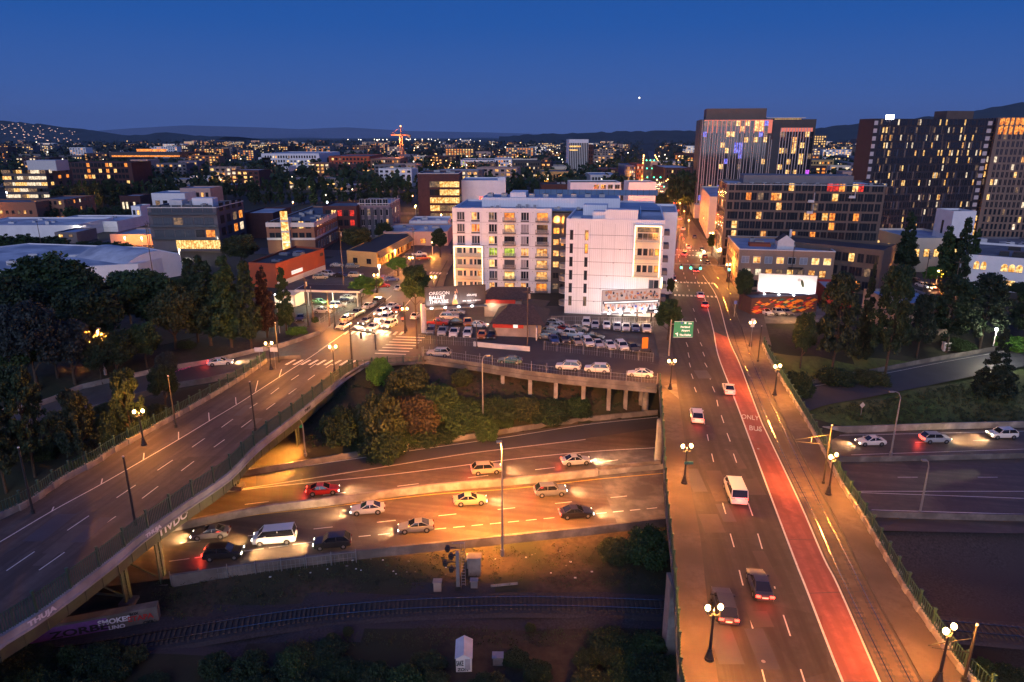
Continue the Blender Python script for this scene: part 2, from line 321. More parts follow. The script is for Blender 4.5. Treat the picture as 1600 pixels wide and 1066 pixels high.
# ================================================================== TERRAIN
def make_ground():
    xs = [-30000,-12000,-5000,-2500,-1200,-700,-450,-320]+list(np.arange(-240, 261, 2.0))+[320,450,700,1200,2500,5000,12000,30000]
    ys = [-800,-300,-100,-40,0]+list(np.arange(16, 200, 2.0))+[210,230,260,300,400,600,900,1400,2200,4000,8000,16000,45000]
    nx, ny = len(xs), len(ys)
    V = [(x, y, terrain(x, y)) for y in ys for x in xs]; mb = MB(); mb.v = V
    ids = [mb.mi(k) for k in ('city_ground','grass','ground_near','ballast','dirt','asphalt_old')]
    for j in range(ny-1):
        for i in range(nx-1):
            x, y = (xs[i]+xs[i+1])/2, (ys[j]+ys[j+1])/2
            yt, yo, yn = interp(x, TOP), interp(x, TOE), interp(x, FNEAR)
            wob = math.sin(x*.21)*1.6+math.sin(x*.07+1)*2
            if y > 172: k = 0
            elif y >= yt: k = 2 if (x < -48 or x > 55) else 5
            elif y >= yo: k = 1 if x > 50 and y < yo+24 else (2 if x < -16 or x > 30 else 4)
            elif y >= yn: k = 2
            elif x > 30: k = 3 if y > 55 else 2
            else:
                yr = interp(x, [(-60,56),(-37,60),(-25,63.3),(-8,65.8),(18,65),(60,60)])
                k = 3 if abs(y-yr+.6*wob*.3) < 3.6 else (4 if y > yr and x > -30+wob*3 else 2)
                if y < yr-4: k = 2
            mb.f.append((j*nx+i, j*nx+i+1, (j+1)*nx+i+1, (j+1)*nx+i)); mb.m.append(ids[k])
    o = mb.obj('ground', smooth=True); struct(o)
make_ground()
def sheet(name, L, R, m, lift=0.0, parent=None):
    k = 40
    def res(q):
        q = [Vector(p) for p in q]; acc = [0]
        for a, b in zip(q, q[1:]): acc.append(acc[-1]+(b-a).length)
        out = []
        for i in range(k+1):
            t = acc[-1]*i/k; j = max(n for n in range(len(acc)) if acc[n] <= t+1e-9); j = min(j, len(q)-2)
            u = (t-acc[j])/max(1e-9, acc[j+1]-acc[j]); p = q[j].lerp(q[j+1], u); p.z += lift; out.append(p)
        return out
    return struct(MB().ribbon(res(L), res(R), m).obj(name, parent))
def band(mb, pts, w_, m, h=.004):      # a painted line or strip, laid flat
    pts = [Vector(p) for p in pts]; L = []; R = []
    for i, p in enumerate(pts):
        d = pts[min(i+1, len(pts)-1)]-pts[max(i-1, 0)]; d.z = 0; d.normalize(); r = Vector((d.y, -d.x, 0))*w_/2
        L.append(p-r+Vector((0,0,h))); R.append(p+r+Vector((0,0,h)))
    mb.ribbon(L, R, m)
# ================================================================== FREEWAY (z = FZ)
F_FAR = [(-150,66,FZ),(-90,78,FZ)]
far_l = [Vector(p) for p in F_FAR]+PL([(400,742),(577,712),(800,677),(901,662),(1028,649)], FZ, 4)+[Vector(p) for p in ((42,114.5,FZ),(54,110.2,FZ),(90,112.3,FZ),(140,116,FZ),(260,124,FZ))]
near_l = [Vector(p) for p in ((-150,40,FZ),(-90,58,FZ))]+PL([(260,905),(400,886),(557,868),(800,843),(942,829),(1038,817)], FZ, 4)+[Vector(p) for p in ((34,80,FZ),(50,79.3,FZ),(68,78.6,FZ),(110,78,FZ),(260,80,FZ))]
sheet('freeway', far_l, near_l, 'asphalt_freeway', .0)
sheet('freeway_ramp_lane', PL([(400,740),(603,709),(800,681),(914,663),(1028,651)], FZ, 4), PL([(400,759),(562,734),(717,709),(800,699),(915,685),(1028,669)], FZ, 4), 'asphalt_smooth', .012)
sheet('concrete_roadway', PL([(919,706),(1028,697)], FZ, 1), PL([(966,822),(1042,815)], FZ, 1), 'concrete', .010)
mk = MB()
for pts, w_ in (([(390,741),(603,710),(800,682),(914,664),(1028,652)], .22), ([(300,776),(400,761),(562,736),(717,711),(800,700.5),(915,687)], .22),
                ([(300,778),(400,763),(600,743),(800,718),(922,706),(1023,700)], .22), ([(310,892),(489,869),(643,852),(800,835),(922,823),(1038,815)], .22),
                ([(1290,681),(1600,674)], .2), ([(1330,711),(1600,702)], .15), ([(1344,768),(1600,768)], .16), ([(1344,770),(1600,779)], .16), ([(1362,797),(1600,804)], .18)):
    band(mk, PL(pts, FZ, 4, .02), w_, 'paint')
band(mk, PL([(300,821),(400,805),(518,792),(674,773),(800,764),(934,749),(1036,740)], FZ, 4, .02), .2, 'paint_yellow')
def dashes(mb, a, b, n, fill=.45, w_=.16, z=FZ, m='paint'):
    A, B = P(*a, z), P(*b, z)
    for i in range(n):
        s_, e_ = A.lerp(B, (i+.1)/n), A.lerp(B, (i+.1+fill)/n); s_.z = e_.z = z+.02; band(mb, [s_, e_], w_, m)
dashes(mk, (370,790), (1023,712), 6, .3); dashes(mk, (270,850), (1030,770), 8, .3); dashes(mk, (260,878), (527,842), 7, .8); dashes(mk, (527,842), (1034,793), 18, .62)
dashes(mk, (1390,746), (1640,746), 2, .25); dashes(mk, (1330,695), (1600,686), 3, .3)
struct(mk.obj('freeway_markings'))
JERSEY = [(-.3,0),(-.3,.15),(-.14,.4),(-.1,1.0),(.1,1.0),(.14,.4),(.3,.15),(.3,0)]
PARAPET = [(-.15,0),(-.15,1.0),(.15,1.0),(.15,0)]
def wall(name, label, pts, prof, m, group=None, c='barrier'):
    return tag(MB().sweep(pts, prof, m).obj(name), label, c, group)
wall('concrete_barrier', 'low stained concrete barrier along the far edge of the freeway below the bushes', PL([(330,752),(400,741),(577,711),(800,676),(901,661),(1027,648)], FZ, 4), PARAPET, 'concrete')
wall('median_barrier', 'pale concrete median barrier running down the middle of the freeway', PL([(255,832),(400,803),(518,788),(674,768),(800,757),(934,743)], FZ, 4), [(-.3,0),(-.22,1.1),(.22,1.1),(.3,0)], 'concrete_pale')
wall('median_barrier', 'short double median wall beside the dark gap under the right bridge', PL([(934,741),(1034,731)], FZ, 2), [(-.9,0),(-.9,.9),(-.7,.9),(-.7,.2),(.3,.2),(.3,.9),(.5,.9),(.5,0)], 'concrete_pale')
wall('concrete_barrier', 'low concrete kerb wall on the near edge of the freeway beside the dirt', PL([(268,908),(400,888),(557,869),(800,844),(942,829),(1039,818)], FZ, 4), [(-.2,-.9),(-.2,.8),(.15,.8),(.15,-.9)], 'concrete')
wall('concrete_barrier', 'patchy pale barrier between the grass slope and the right freeway', PL([(1280,677),(1350,676),(1450,672),(1700,666)], FZ, 3), [(-.3,0),(-.3,1.2),(0,1.2),(0,0)], 'concrete_pale')
wall('concrete_barrier', 'dark barrier between the two roadways of the right freeway', PL([(1310,722),(1400,721),(1600,716),(1720,712)], FZ, 2), [(-.25,0),(-.25,.9),(.0,.9),(.0,0)], 'concrete')
# elevated edge on the right with its round columns
el = PL([(1340,806),(1400,809),(1500,812),(1600,814),(1760,817)], FZ, 3)
viad = root('elevated_roadway', 'edge of the elevated freeway with concrete girder and round columns right of the bridge', 'overpass')
MB().sweep(el, [(-.2,.9),(.1,.9),(.1,-1.9),(-1.2,-1.9),(-1.2,-.3),(-.2,-.3)], 'concrete').obj('edge_girder', viad)
for px in (1475, 1735):
    b_ = P(px, 822, FZ); mb = MB(); mb.cyl((b_.x, b_.y+1.5, -12.5), (b_.x, b_.y+1.5, FZ-1.2), .75, .75, 'concrete_pale', 16); mb.obj('column', viad, True)
for px in (1397, 1430, 1458): q = P(px, 828, FZ-.5); MB().cyl((q.x, q.y+6, -12), (q.x, q.y+6, FZ-.2), .22, .22, 'concrete', 8).obj('drain_pipe', viad)
# ramp on the right, curving up behind the grass
RL = [p+Vector((0,0,.02)) for p in RAMP]
mb = MB(); band(mb, RL, 9.5, 'asphalt_smooth', .0); struct(mb.obj('ramp_road'))
mb = MB(); n_ = []
for i, p in enumerate(RL):
    d = RL[min(i+1, len(RL)-1)]-RL[max(i-1, 0)]; d.z = 0; d.normalize(); n_.append(p+Vector((-d.y, d.x, 0))*3.6+Vector((0,0,.02)))
band(mb, n_, .15, 'paint'); struct(mb.obj('ramp_marking'))
wall('concrete_barrier', 'long low wall on the uphill side of the curving ramp below the dark trees', [p+(p-q)*.38 for p, q in zip(n_, RL)], [(-.15,-.2),(-.15,.8),(.15,.8),(.15,-.2)], 'concrete')
# ================================================================== RAILWAY
rl = [(-60,55.5),(-45,58.2),(-36,60.6),(-25,63.4),(-16,64.9),(-8,65.6),(3,65.9),(18,65.2),(30,64),(60,60),(110,52)]
rl = cat([(a, b, -9.05) for a, b in rl], 5)
mb = MB(); band(mb, rl, 3.6, 'ballast', .16); mb.sweep(rl, [(-2.2,-.1),(-1.7,.15),(1.7,.15),(2.2,-.1)], 'ballast'); struct(mb.obj('track_ballast'))
mb = MB(); acc = 0
for a, b in zip(rl, rl[1:]):
    L_ = (b-a).length; d = (b-a).normalized(); n2 = int(L_/.62)+1; r = Vector((d.y, -d.x, 0))
    for i in range(n2): c_ = a.lerp(b, i/n2)+Vector((0,0,.24)); mb.bar(c_-r*1.25, c_+r*1.25, .24, .16, 'sleeper')
sl = mb.obj('railway_sleepers'); struct(sl)
for s_ in (-.75, .75):
    o = MB().sweep(rl, [(s_-.04,.3),(s_-.04,.44),(s_+.04,.44),(s_+.04,.3)], 'rail_steel').obj('rail'); struct(o)
# ================================================================== CITY STREETS (z = 0)
def road(name, a, b, wd, m='asphalt', z=0.0, n=1):
    a, b = Vector((a[0], a[1], z)), Vector((b[0], b[1], z)); mb = MB()
    band(mb, [a.lerp(b, i/8) for i in range(9)], wd, m, 0); return struct(mb.obj(name))
u = Vector((.19, .982)); v = Vector((.982, -.19))
# the far street of the right bridge (curbs found at pixels)
RBL = PL([(1062,700),(1085,830),(1120,1066)][::-1], 0, 4)   # left curb of the bridge
main_l = [Vector((15.2,36,0))]+PL([(1122,1066),(1104,933),(1094,841),(1079,762),(1070,690),(1061,625),(1052,560),(1047,500),(1044,440),(1044,400)], 0, 3)
main_r = [Vector((37,30,0))]+PL([(1530,1066),(1411,922),(1345,807),(1278,692),(1228,606),(1192,540),(1168,490),(1150,450),(1132,415),(1118,390)], 0, 3)
sheet('main_street', main_l, main_r, 'asphalt_main', .004)
sheet('main_street_beyond', [P(1044,400,0), P(1041,350,0), P(1029,300,0), P(1018,262,0), P(1012,236,0)], [P(1122,400,0), P(1085,350,0), P(1054,300,0), P(1032,262,0), P(1020,236,0)], 'asphalt', .002)
sheet('red_bus_lane', PL([(1115,518),(1122,555),(1142,608),(1158,650),(1200,764),(1240,870),(1261,923),(1317,1066)], 0, 4)+[Vector((25.6,38,0))], PL([(1138,528),(1155,567),(1186,650),(1200,681),(1248,782),(1286,870),(1309,915),(1375,1066)], 0, 4)+[Vector((28.6,38,0))], 'red_lane', .009)
mk = MB()
band(mk, PL([(1100,462),(1108,490),(1115,518),(1122,555),(1142,608),(1158,650),(1200,764),(1240,870),(1261,923),(1317,1066),(1360,1150)], 0, 4, .011), .2, 'paint')
band(mk, PL([(1098,430),(1120,464),(1138,528),(1155,567),(1186,650),(1200,681),(1248,782),(1286,870),(1309,915),(1375,1066),(1410,1150)], 0, 4, .011), .18, 'paint')
D1 = [(1072,535,1075,542),(1075,551,1077,559),(1077,567,1079,574),(1080,584,1083,592),(1085,605,1088,613),(1105,679,1107,689),(1112,709,1115,722),(1120,744,1123,759),(1129,786,1134,803),(1141,834,1147,855),(1155,891,1161,915),(1171,960,1178,990),(1190,1044,1196,1068),(1099,653,1101,663),
      (1094,535,1097,541),(1098,550,1101,557),(1101,567,1105,574),(1107,585,1110,593),(1113,604,1117,613),(1120,625,1122,635),(1127,649,1131,661),(1136,677,1141,690),(1146,709,1151,723),(1157,745,1163,761),(1169,786,1176,806),(1184,834,1191,858),(1202,891,1211,920),(1224,961,1235,994),(1251,1046,1258,1068),
      (1068,515,1070,522),(1066,497,1067,503),(1064,482,1065,487),(1090,514,1092,521),(1086,497,1088,503),(1083,482,1085,487),(1091,648,1094,655)]
for a, b, c_, d_ in D1: band(mk, [P(a, b, .011), P(c_, d_, .011)], .13, 'paint')
for i in range(9):       # fine dashes receding up the street
    for k in range(3): band(mk, [P(1058+k*19-i*1.2-k*i*.9, 455-i*6.5, .011), P(1057.6+k*19-i*1.2-k*i*.9, 452-i*6.5, .011)], .16, 'paint')
def zebra(mb, a, b, n, L, wd, direction):
    A, B = P(*a, .012), P(*b, .012); d = Vector(direction).normalized().to_3d()*L/2
    for i in range(n): c_ = A.lerp(B, (i+.5)/n); band(mb, [c_-d, c_+d], wd, 'paint', 0)
for (a, b) in (((1052,461),(1122,464)), ((1056,441),(1116,443)), ((1047,398),(1108,400)), ((1046,390),(1100,392))): zebra(mk, a, b, 11, 1.9, .6, u)
zebra(mk, (1000,300+4), (1060,304), 7, 3, .7, u)
struct(mk.obj('main_street_markings'))
mk = MB(); RJ = random.Random(4)
def jrow(Lp, Rp, step, m_='rail_dark', w_=.07):
    for i in range(1, len(Lp)-1, step):
        a = Lp[i]; b = min(Rp, key=lambda q: abs(q.y-a.y)); band(mk, [Vector((a.x, a.y, .0105)), Vector((b.x, b.y, .0105))], w_, m_, 0)
jrow([p for p in main_l if p.y < 135], main_r, 3)
for px0, py0, px1, py1 in ((1079,762,1122,1066),(1096,762,1150,1066),(1135,762,1212,1066),(1066,640,1079,762),(1080,640,1096,762),(1110,640,1135,762)):
    q = [P(px0, py0, .01).lerp(P(px1, py1, .01), k/9)+Vector((RJ.uniform(-.08, .08), 0, 0)) for k in range(10)]; band(mk, q, .035, 'rail_dark', 0)
for i in range(14): q = P(RJ.uniform(1090, 1230), RJ.uniform(640, 1050), .028+i*.001); n_ = 10; r_ = RJ.uniform(.18, .33); mk.face([(q.x+r_*math.cos(6.283*k/n_), q.y+r_*math.sin(6.283*k/n_), q.z) for k in range(n_)], RJ.choice(['rail_dark', 'metal_grey', 'asphalt']))
for i in range(12): q = P(RJ.uniform(1080, 1200), RJ.uniform(560, 1050), .0125+i*.0012); a_, b_ = RJ.uniform(.6, 1.3), RJ.uniform(1.0, 3.2); mk.face([(q.x-a_, q.y-b_, q.z), (q.x+a_, q.y-b_, q.z), (q.x+a_+.1*b_, q.y+b_, q.z), (q.x-a_+.1*b_, q.y+b_, q.z)], RJ.choice(['asphalt', 'asphalt_old', 'asphalt_smooth']))
struct(mk.obj('road_joints_and_patches'))
# tramway: slab bed with two rails, from the bridge into the street
tb_l = PL([(1142,530),(1160,570),(1190,650),(1204,681),(1252,782),(1290,870),(1313,915),(1379,1066)], 0, 4)
tb_r = PL([(1172,530),(1190,580),(1215,646),(1240,690),(1273,752),(1337,877),(1387,973),(1438,1066)], 0, 4)
sheet('tram_track_bed', tb_l, tb_r, 'track_bed', .008)
mb = MB()
r1 = PL([(1068,380),(1089,395),(1104,428),(1122,451),(1136,481),(1150,535),(1172,590),(1200,657),(1228,719),(1273,808),(1301,872),(1342,958),(1395,1066),(1440,1160)], 0, 4)
r2 = PL([(1074,380),(1098,395),(1116,428),(1136,451),(1150,481),(1165,535),(1186,590),(1215,650),(1246,717),(1289,803),(1322,868),(1372,968),(1423,1066),(1470,1160)], 0, 4)
for r_ in (r1, r2): mb.sweep(r_, [(-.035,.004),(-.035,.03),(.035,.03),(.035,.004)], 'rail_steel')
band(mb, [p for p in tb_r], .12, 'rail_dark', .012); band(mb, [p for p in tb_l], .1, 'rail_dark', .012)
struct(mb.obj('tram_rails'))
mb = MB()
for r_ in (r1, r2):
    for s_ in (-.28, .28): mb.sweep([p for p in r_ if p.y < 128], [(s_-.04,.006),(s_-.04,.016),(s_+.04,.016),(s_+.04,.006)], 'rail_dark')
    for a, b in zip(r_, r_[1:]):
        if a.y < 125 and b.y > 30:
            for i in range(3):
                c_ = a.lerp(b, i/3); mb.box(c_.x-.42, c_.x+.42, c_.y-.12, c_.y+.12, .006, .022, 'rail_dark')
struct(mb.obj('tram_track_joints'))
o = link('lane_lettering', text_mb('BUS', 1.75, 'paint', -.012, .004, 'CENTER')); struct(o); q = P(1180.5,673.5,.02); q.z = .05; o.location = q; o.rotation_euler = (0,0,-.32); o.scale = (.62, 1.5, 1)
o = link('lane_lettering', text_mb('ONLY', 1.75, 'paint', -.012, .004, 'CENTER')); struct(o); q = P(1172,655.5,.02); o.location = q; o.rotation_euler = (0,0,-.32); o.scale = (.55, 1.5, 1)
# ---- left bridge and its street
LBE = [(0,996),(76,948),(177,872),(218,838),(289,787),(355,742),(400,697),(463,648),(522,600),(552,578),(575,566)]
LBI = [(0,812),(51,788),(101,753),(152,726),(172,712),(228,680),(284,649),(342,616),(400,579),(425,560)]
lb_r = [Vector((-47.0,28,0)), Vector((-46.6,40,0))]+PL(LBE, 0, 3); lb_l = [Vector((-66,28,0)), Vector((-64,40,0)), Vector((-61,56,0))]+PL(LBI, 0, 3)
sheet('bridge_roadway', lb_l, lb_r, 'asphalt_bridge', .004)
mk = MB()
band(mk, PL([(-60,880),(0,847),(81,799),(158,757),(224,719),(279,687),(327,658),(369,633),(400,613),(451,580),(500,548),(560,505)], 0, 4, .011), .16, 'paint')
for a, b, c_, d_ in ((81,799,84,792),(158,757,160,748),(224,719,225,708),(279,687,279,675),(327,658,326,645),(369,632,368,621),(399,612,403,595),(436,590,440,577)): band(mk, [P(a, b, .012), P(c_, d_, .012)], .14, 'paint')
for a, b, c_, d_ in ((105,829,139,806),(182,778,212,758),(246,735,270,719),(300,699,320,685),(346,668,364,655),(10,892,54,862),(149,829,181,807),(222,779,247,760),(283,736,303,721),(334,699,351,687),(377,668,393,656),(61,891,101,863),(416,640,430,630),(451,616,463,607),(481,594,492,586),(509,575,518,569),(390,638,402,630),(423,616,436,606),(455,594,467,586),(484,575,494,568)):
    band(mk, [P(a, b, .012), P(c_, d_, .012)], .14, 'paint')
zebra(mk, (448,566), (568,567), 10, 3.2, .55, (.28, 1)); zebra(mk, (536,520), (632,521), 10, 2.6, .6, (.12, 1)); 
A, B = P(641,527,.012), P(610,553,.012)
for i in range(7): c_ = A.lerp(B, i/6); band(mk, [c_-Vector((3.2,-.4,0)), c_+Vector((3.2,-.4,0))], .5, 'paint', 0)
zebra(mk, (671,426), (700,428), 6, 3, .6, (.05,1))
band(mk, PL([(498,548),(560,505),(612,462)], 0, 3, .012), .12, 'paint'); band(mk, PL([(600,516),(640,470),(668,436)], 0, 3, .012), .12, 'paint')
struct(mk.obj('bridge_markings')); mk = MB(); jrow(lb_l[2:], lb_r, 4)
for i in range(10): t = RJ.random(); q = P(60+400*t, 860-250*t+RJ.uniform(-30, 20), .0125+i*.0012); a_, b_ = RJ.uniform(.5, 1.2), RJ.uniform(1, 3); mk.face([(q.x-a_, q.y-b_, q.z), (q.x+a_, q.y-b_, q.z), (q.x+a_+.12*b_, q.y+b_, q.z), (q.x-a_+.12*b_, q.y+b_, q.z)], RJ.choice(['asphalt', 'asphalt_smooth', 'asphalt_old']))
struct(mk.obj('road_joints_and_patches'))
mb = MB()
for pts in ([(5,868),(127,797),(203,752),(304,694),(400,637),(470,592),(540,545),(600,500),(640,460),(670,425)], [(33,868),(145,800),(213,763),(317,700),(400,648),(478,597),(552,549),(612,503),(652,462),(680,425)]):
    mb.sweep([Vector((-54 if pts[0][0] < 10 else -52.5, 38, 0))]+PL(pts, 0, 4), [(-.05,.005),(-.05,.02),(.05,.02),(.05,.005)], 'rail_dark')
struct(mb.obj('tram_rails'))
mb = MB()
for k in range(3): band(mb, PL([(400,642+k*.1),(478,592),(545,547)], 0, 3, .007), 2.2, 'asphalt') if k == 0 else None
struct(mb.obj('tram_slab'))
# intersection, cross street, street running up
isx = [P(400,579,0), P(425,560,0), P(455,545,0), P(500,522,0), P(545,519,0), P(640,524,0), P(665,526,0), P(672,562,0), P(620,567,0), P(575,566,0), P(522,600,0), P(463,648,0)]
struct(MB().prism([(p.x, p.y) for p in isx][::-1], -.3, 0, 'asphalt').obj('intersection'))
up_l = [P(500,522,0), P(545,486,0), P(590,455,0), P(620,430,0), P(645,405,0), P(672,376,0), P(700,352,0), P(716,335,0)]
up_r = [P(640,524,0), P(662,490,0), P(676,456,0), P(688,426,0), P(702,400,0), P(712,380,0), P(724,352,0), P(733,335,0)]
sheet('side_street', up_l, up_r, 'asphalt', .003)
vd_far = [P(640,524,0), P(740,528,0), P(850,541,0), P(940,554,0), P(1038,572,0)]
vd_near = [P(575,566,0), P(672,562,0), P(830,586,0), P(930,597,0), P(1026,606,0)]
sheet('cross_street', vd_far, vd_near, 'asphalt_old', .001)
# left ramp coming up to the junction
lr_f = [Vector((-190,84,-4)), Vector((-130,93,-3.4))]+[P(0,648,-2.8), P(130,608,-2.2), P(260,580,-1.6), P(330,568,-1.2), P(400,551,-.7), P(440,543,-.2), P(500,523,0)]
lr_n = [Vector((-188,76,-4)), Vector((-129,85,-3.4))]+[P(20,672,-2.8), P(130,644,-2.2), P(260,607,-1.6), P(330,594,-1.2), P(400,575,-.7), P(430,563,-.2), P(470,560,0)]
sheet('left_ramp', cat(lr_f, 4), cat(lr_n, 4), 'asphalt_old', .0)
wall('concrete_barrier', 'low wall with pink graffiti on the far side of the left ramp', cat(lr_f, 4), [(-.3,-.8),(-.3,.9),(0,.9),(0,-.8)], 'concrete_pale')
rw = root('ramp_side_wall', 'dark concrete side of the left ramp above the trees, next to the left bridge', 'overpass')
MB().sweep(cat(lr_n, 4), [(0,-2.2),(0,.7),(.25,.7),(.25,-2.2)], 'concrete').obj('parapet', rw)
# pink letters on the wall
for t_, px, m_ in (('MAKOMIZ', 262, 'graffiti_pink'), ('YERBLOX', 310, 'graffiti_white')):
    a, b = P(px, 581-(px-262)*.27, -1.2), P(px+44, 570-(px-262)*.27, -1.2)
    o = link('graffiti', text_mb(t_, .8, m_, .025, .01), None); d = b-a; q = a.copy()
    o.matrix_world = Matrix.Translation(Vector((q.x, q.y-.34, -1.75)))@Matrix.Rotation(math.atan2(d.y, d.x), 4, 'Z')@Matrix.Rotation(math.pi/2, 4, 'X')
    o.scale = (1.25,1,1); tag(o, ('pink' if m_ == 'graffiti_pink' else 'white')+' graffiti letters sprayed on the wall of the left ramp', 'graffiti')
# sidewalks with kerbs
def walk(name, L, R, m='sidewalk', h=.14):
    k = len(L); mb = MB(); n = 0
    mb.v = [tuple(p+Vector((0,0,h))) for p in L]+[tuple(p+Vector((0,0,h))) for p in R]+[tuple(p-Vector((0,0,.3))) for p in L]+[tuple(p-Vector((0,0,.3))) for p in R]
    mi = mb.mi(m); ck = mb.mi('concrete')
    for i in range(k-1):
        mb.f += [(i, k+i, k+i+1, i+1), (2*k+i, i, i+1, 2*k+i+1), (k+i, 3*k+i, 3*k+i+1, k+i+1)]; mb.m += [mi, ck, ck]
    return struct(mb.obj(name))
def off(pts, o):
    out = []
    for i, p in enumerate(pts):
        d = pts[min(i+1, len(pts)-1)]-pts[max(i-1, 0)]; d.z = 0; d.normalize(); out.append(p+Vector((d.y, -d.x, 0))*o)
    return out
RP_L = [Vector((12.6,30,0)), Vector((13.2,38,0))]+PL([(1066,1066),(1060,948),(1053,870),(1043,777),(1038,676),(1032,600)], 0, 4)
LC = [Vector((15.6,30,0)), Vector((15.9,38,0))]+PL([(1122,1066),(1104,933),(1094,841),(1079,762),(1070,690),(1061,625)], 0, 4)
m_ = min(len(RP_L), len(LC)); walk('bridge_sidewalk', RP_L[:m_], LC[:m_])
RP_R = [Vector((37.5,30,0)), Vector((37.6,38,0))]+PL([(1496,1049),(1469,1011),(1408,920),(1342,806),(1311,757),(1276,691),(1225,605),(1200,562),(1190,540)], 0, 3)
RC = [Vector((31.5,30,0)), Vector((31.8,38,0))]+PL([(1432,1049),(1411,1011),(1361,920),(1303,806),(1277,757),(1243,691),(1200,605),(1180,562),(1170,540)], 0, 3)
walk('bridge_sidewalk', RC, RP_R)
walk('street_sidewalk', [P(1170,540,0), P(1150,490,0), P(1137,460,0)], [P(1205,540,0), P(1192,490,0), P(1180,470,0)])
walk('street_sidewalk', [P(1120,430,0), P(1105,400,0), P(1092,372,0)], [P(1150,432,0), P(1132,405,0), P(1116,378,0)])
walk('street_sidewalk', [P(1026,606,0), P(1038,572,0), P(1034,520,0), P(1030,470,0)][:1]+[P(1030,560,0), P(1022,520,0), P(1020,480,0)], [P(1058,600,0), P(1052,560,0), P(1047,520,0), P(1045,480,0)])
walk('street_sidewalk', [P(478,512,0), P(520,478,0), P(565,448,0), P(600,424,0), P(628,402,0), P(655,376,0)], [P(500,522,0), P(545,486,0), P(590,455,0), P(620,430,0), P(645,405,0), P(672,376,0)])
walk('street_sidewalk', [P(662,500,0), P(678,460,0), P(690,426,0), P(704,400,0)], [P(672,508,0), P(688,462,0), P(698,428,0), P(712,402,0)])
walk('bridge_sidewalk', [Vector((-49.2,28,0)), Vector((-48.8,40,0))]+off(PL(LBE, 0, 3), -2.2), [Vector((-47.0,28,0)), Vector((-46.6,40,0))]+PL(LBE, 0, 3))
# paved lots
for nm, ps, m_ in (('parking_lot', [(655,528),(845,541),(835,500),(860,470),(690,452)], 'asphalt_old'), ('parking_lot', [(845,542),(1040,571),(1035,500),(845,494)], 'asphalt_old'),
                   ('parking_lot', [(470,512),(640,405),(620,395),(500,405),(440,430),(430,480)], 'asphalt_old'), ('parking_lot', [(1170,505),(1290,505),(1290,478),(1160,478)], 'concrete'),
                   ('parking_lot', [(250,540),(330,520),(420,470),(300,470),(240,500)], 'dirt')):
    q = [P(a, b, 0) for a, b in ps]; struct(MB().prism([(p.x, p.y) for p in q], -.4, -.012, m_).obj(nm))
# street with parked cars on the right (runs back between buildings)
sheet('back_street', [P(1375,450,0), P(1372,418,0), P(1380,392,0)], [P(1480,452,0), P(1436,420,0), P(1410,392,0)], 'sidewalk', .002)
road('cross_road', (-300, 300), (500, 255-110), 14, 'asphalt', -.06)
# more streets of the grid
for i, (a, b, wd) in enumerate((((-330,420),(560,330),12), ((-500,640),(800,520),12), ((-62,230),(30,800),11), ((-170,260),(-40,1100),10), ((250,200),(420,1100),12), ((-900,1100),(1400,900),14))):
    road('city_street', a, b, wd, 'asphalt', -.075+.01*(i % 3))
# ================================================================== BRIDGES
def fence(name, label, pts, h, wallh, post_every=2.6, wall_m='curb_wall', side=1, pil=True, z0=0, picket=.35, solid=False):
    r_ = root(name, label, 'bridge railing', pts[0]); o0 = pts[0]; L = [p-o0 for p in pts]
    if wallh: MB().sweep(L, [(-.18,-.3),(-.18,wallh),(.18,wallh),(.18,-.3)], wall_m).obj('curb_wall', r_)
    bars = MB(); acc = 0; nxt = 0; posts = []; np_ = 0
    for a, b in zip(L, L[1:]):
        s_ = (b-a).length
        while nxt <= acc+s_:
            posts.append((a.lerp(b, (nxt-acc)/s_), (b-a).normalized())); nxt += post_every
        t = 0
        while t < s_:
            c_ = a.lerp(b, t/s_); bars.box(c_.x-.03, c_.x+.03, c_.y-.03, c_.y+.03, wallh+z0, h, 'fence_green'); t += picket
        bars.bar(a+Vector((0,0,h-.12)), b+Vector((0,0,h-.12)), .07, .07, 'fence_green'); bars.bar(a+Vector((0,0,wallh+.15)), b+Vector((0,0,wallh+.15)), .07, .07, 'fence_green')
        if solid:
            d = Vector((0,0,1)); bars.face([a+d*(wallh+.1), b+d*(wallh+.1), b+d*(h-.15), a+d*(h-.15)], 'fence_green')
        acc += s_
    bars.obj('bars', r_)
    pm = MB().box(-.09,.09,-.09,.09,wallh,h+.25,'fence_green').box(-.13,.13,-.13,.13,h+.22,h+.32,'fence_green').mesh('post')
    wm = MB().box(-.42,.42,-.32,.32,-.05,wallh+.1,wall_m).mesh('pillar')
    for i, (p, d) in enumerate(posts[:48]):
        o = link('post', pm, r_, p, math.atan2(d.y, d.x))
        if pil and wallh: link('pillar', wm, r_, p, math.atan2(d.y, d.x))
    return r_
rr = off(RP_R, .25); fence('bridge_railing', 'green railing on pale scalloped kerb wall along the right side of the right bridge', rr, 2.0, .62)
rlf = off(RP_L, -.2); fence('bridge_railing', 'green railing along the left edge of the right bridge, seen almost from above', rlf, 1.9, .35, 3.0, 'concrete', pil=False)
fence('bridge_railing', 'green picket railing on a white kerb wall along the far side of the left bridge', off(lb_l[:-1], -.2), 2.1, .7)
fence('bridge_railing', 'dark green mesh railing above the pale fascia on the near side of the left bridge', off(lb_r[:-3], .0), 2.2, .2, 3.6, 'fascia', pil=False, picket=.24)
fence('bridge_railing', 'open thin railing at the junction end of the left bridge', [P(x_, y_, 0) for x_, y_ in ((522,600),(540,586),(560,574),(590,570),(660,566))], 1.3, .15, 3.0, 'concrete', pil=False, picket=1.2)
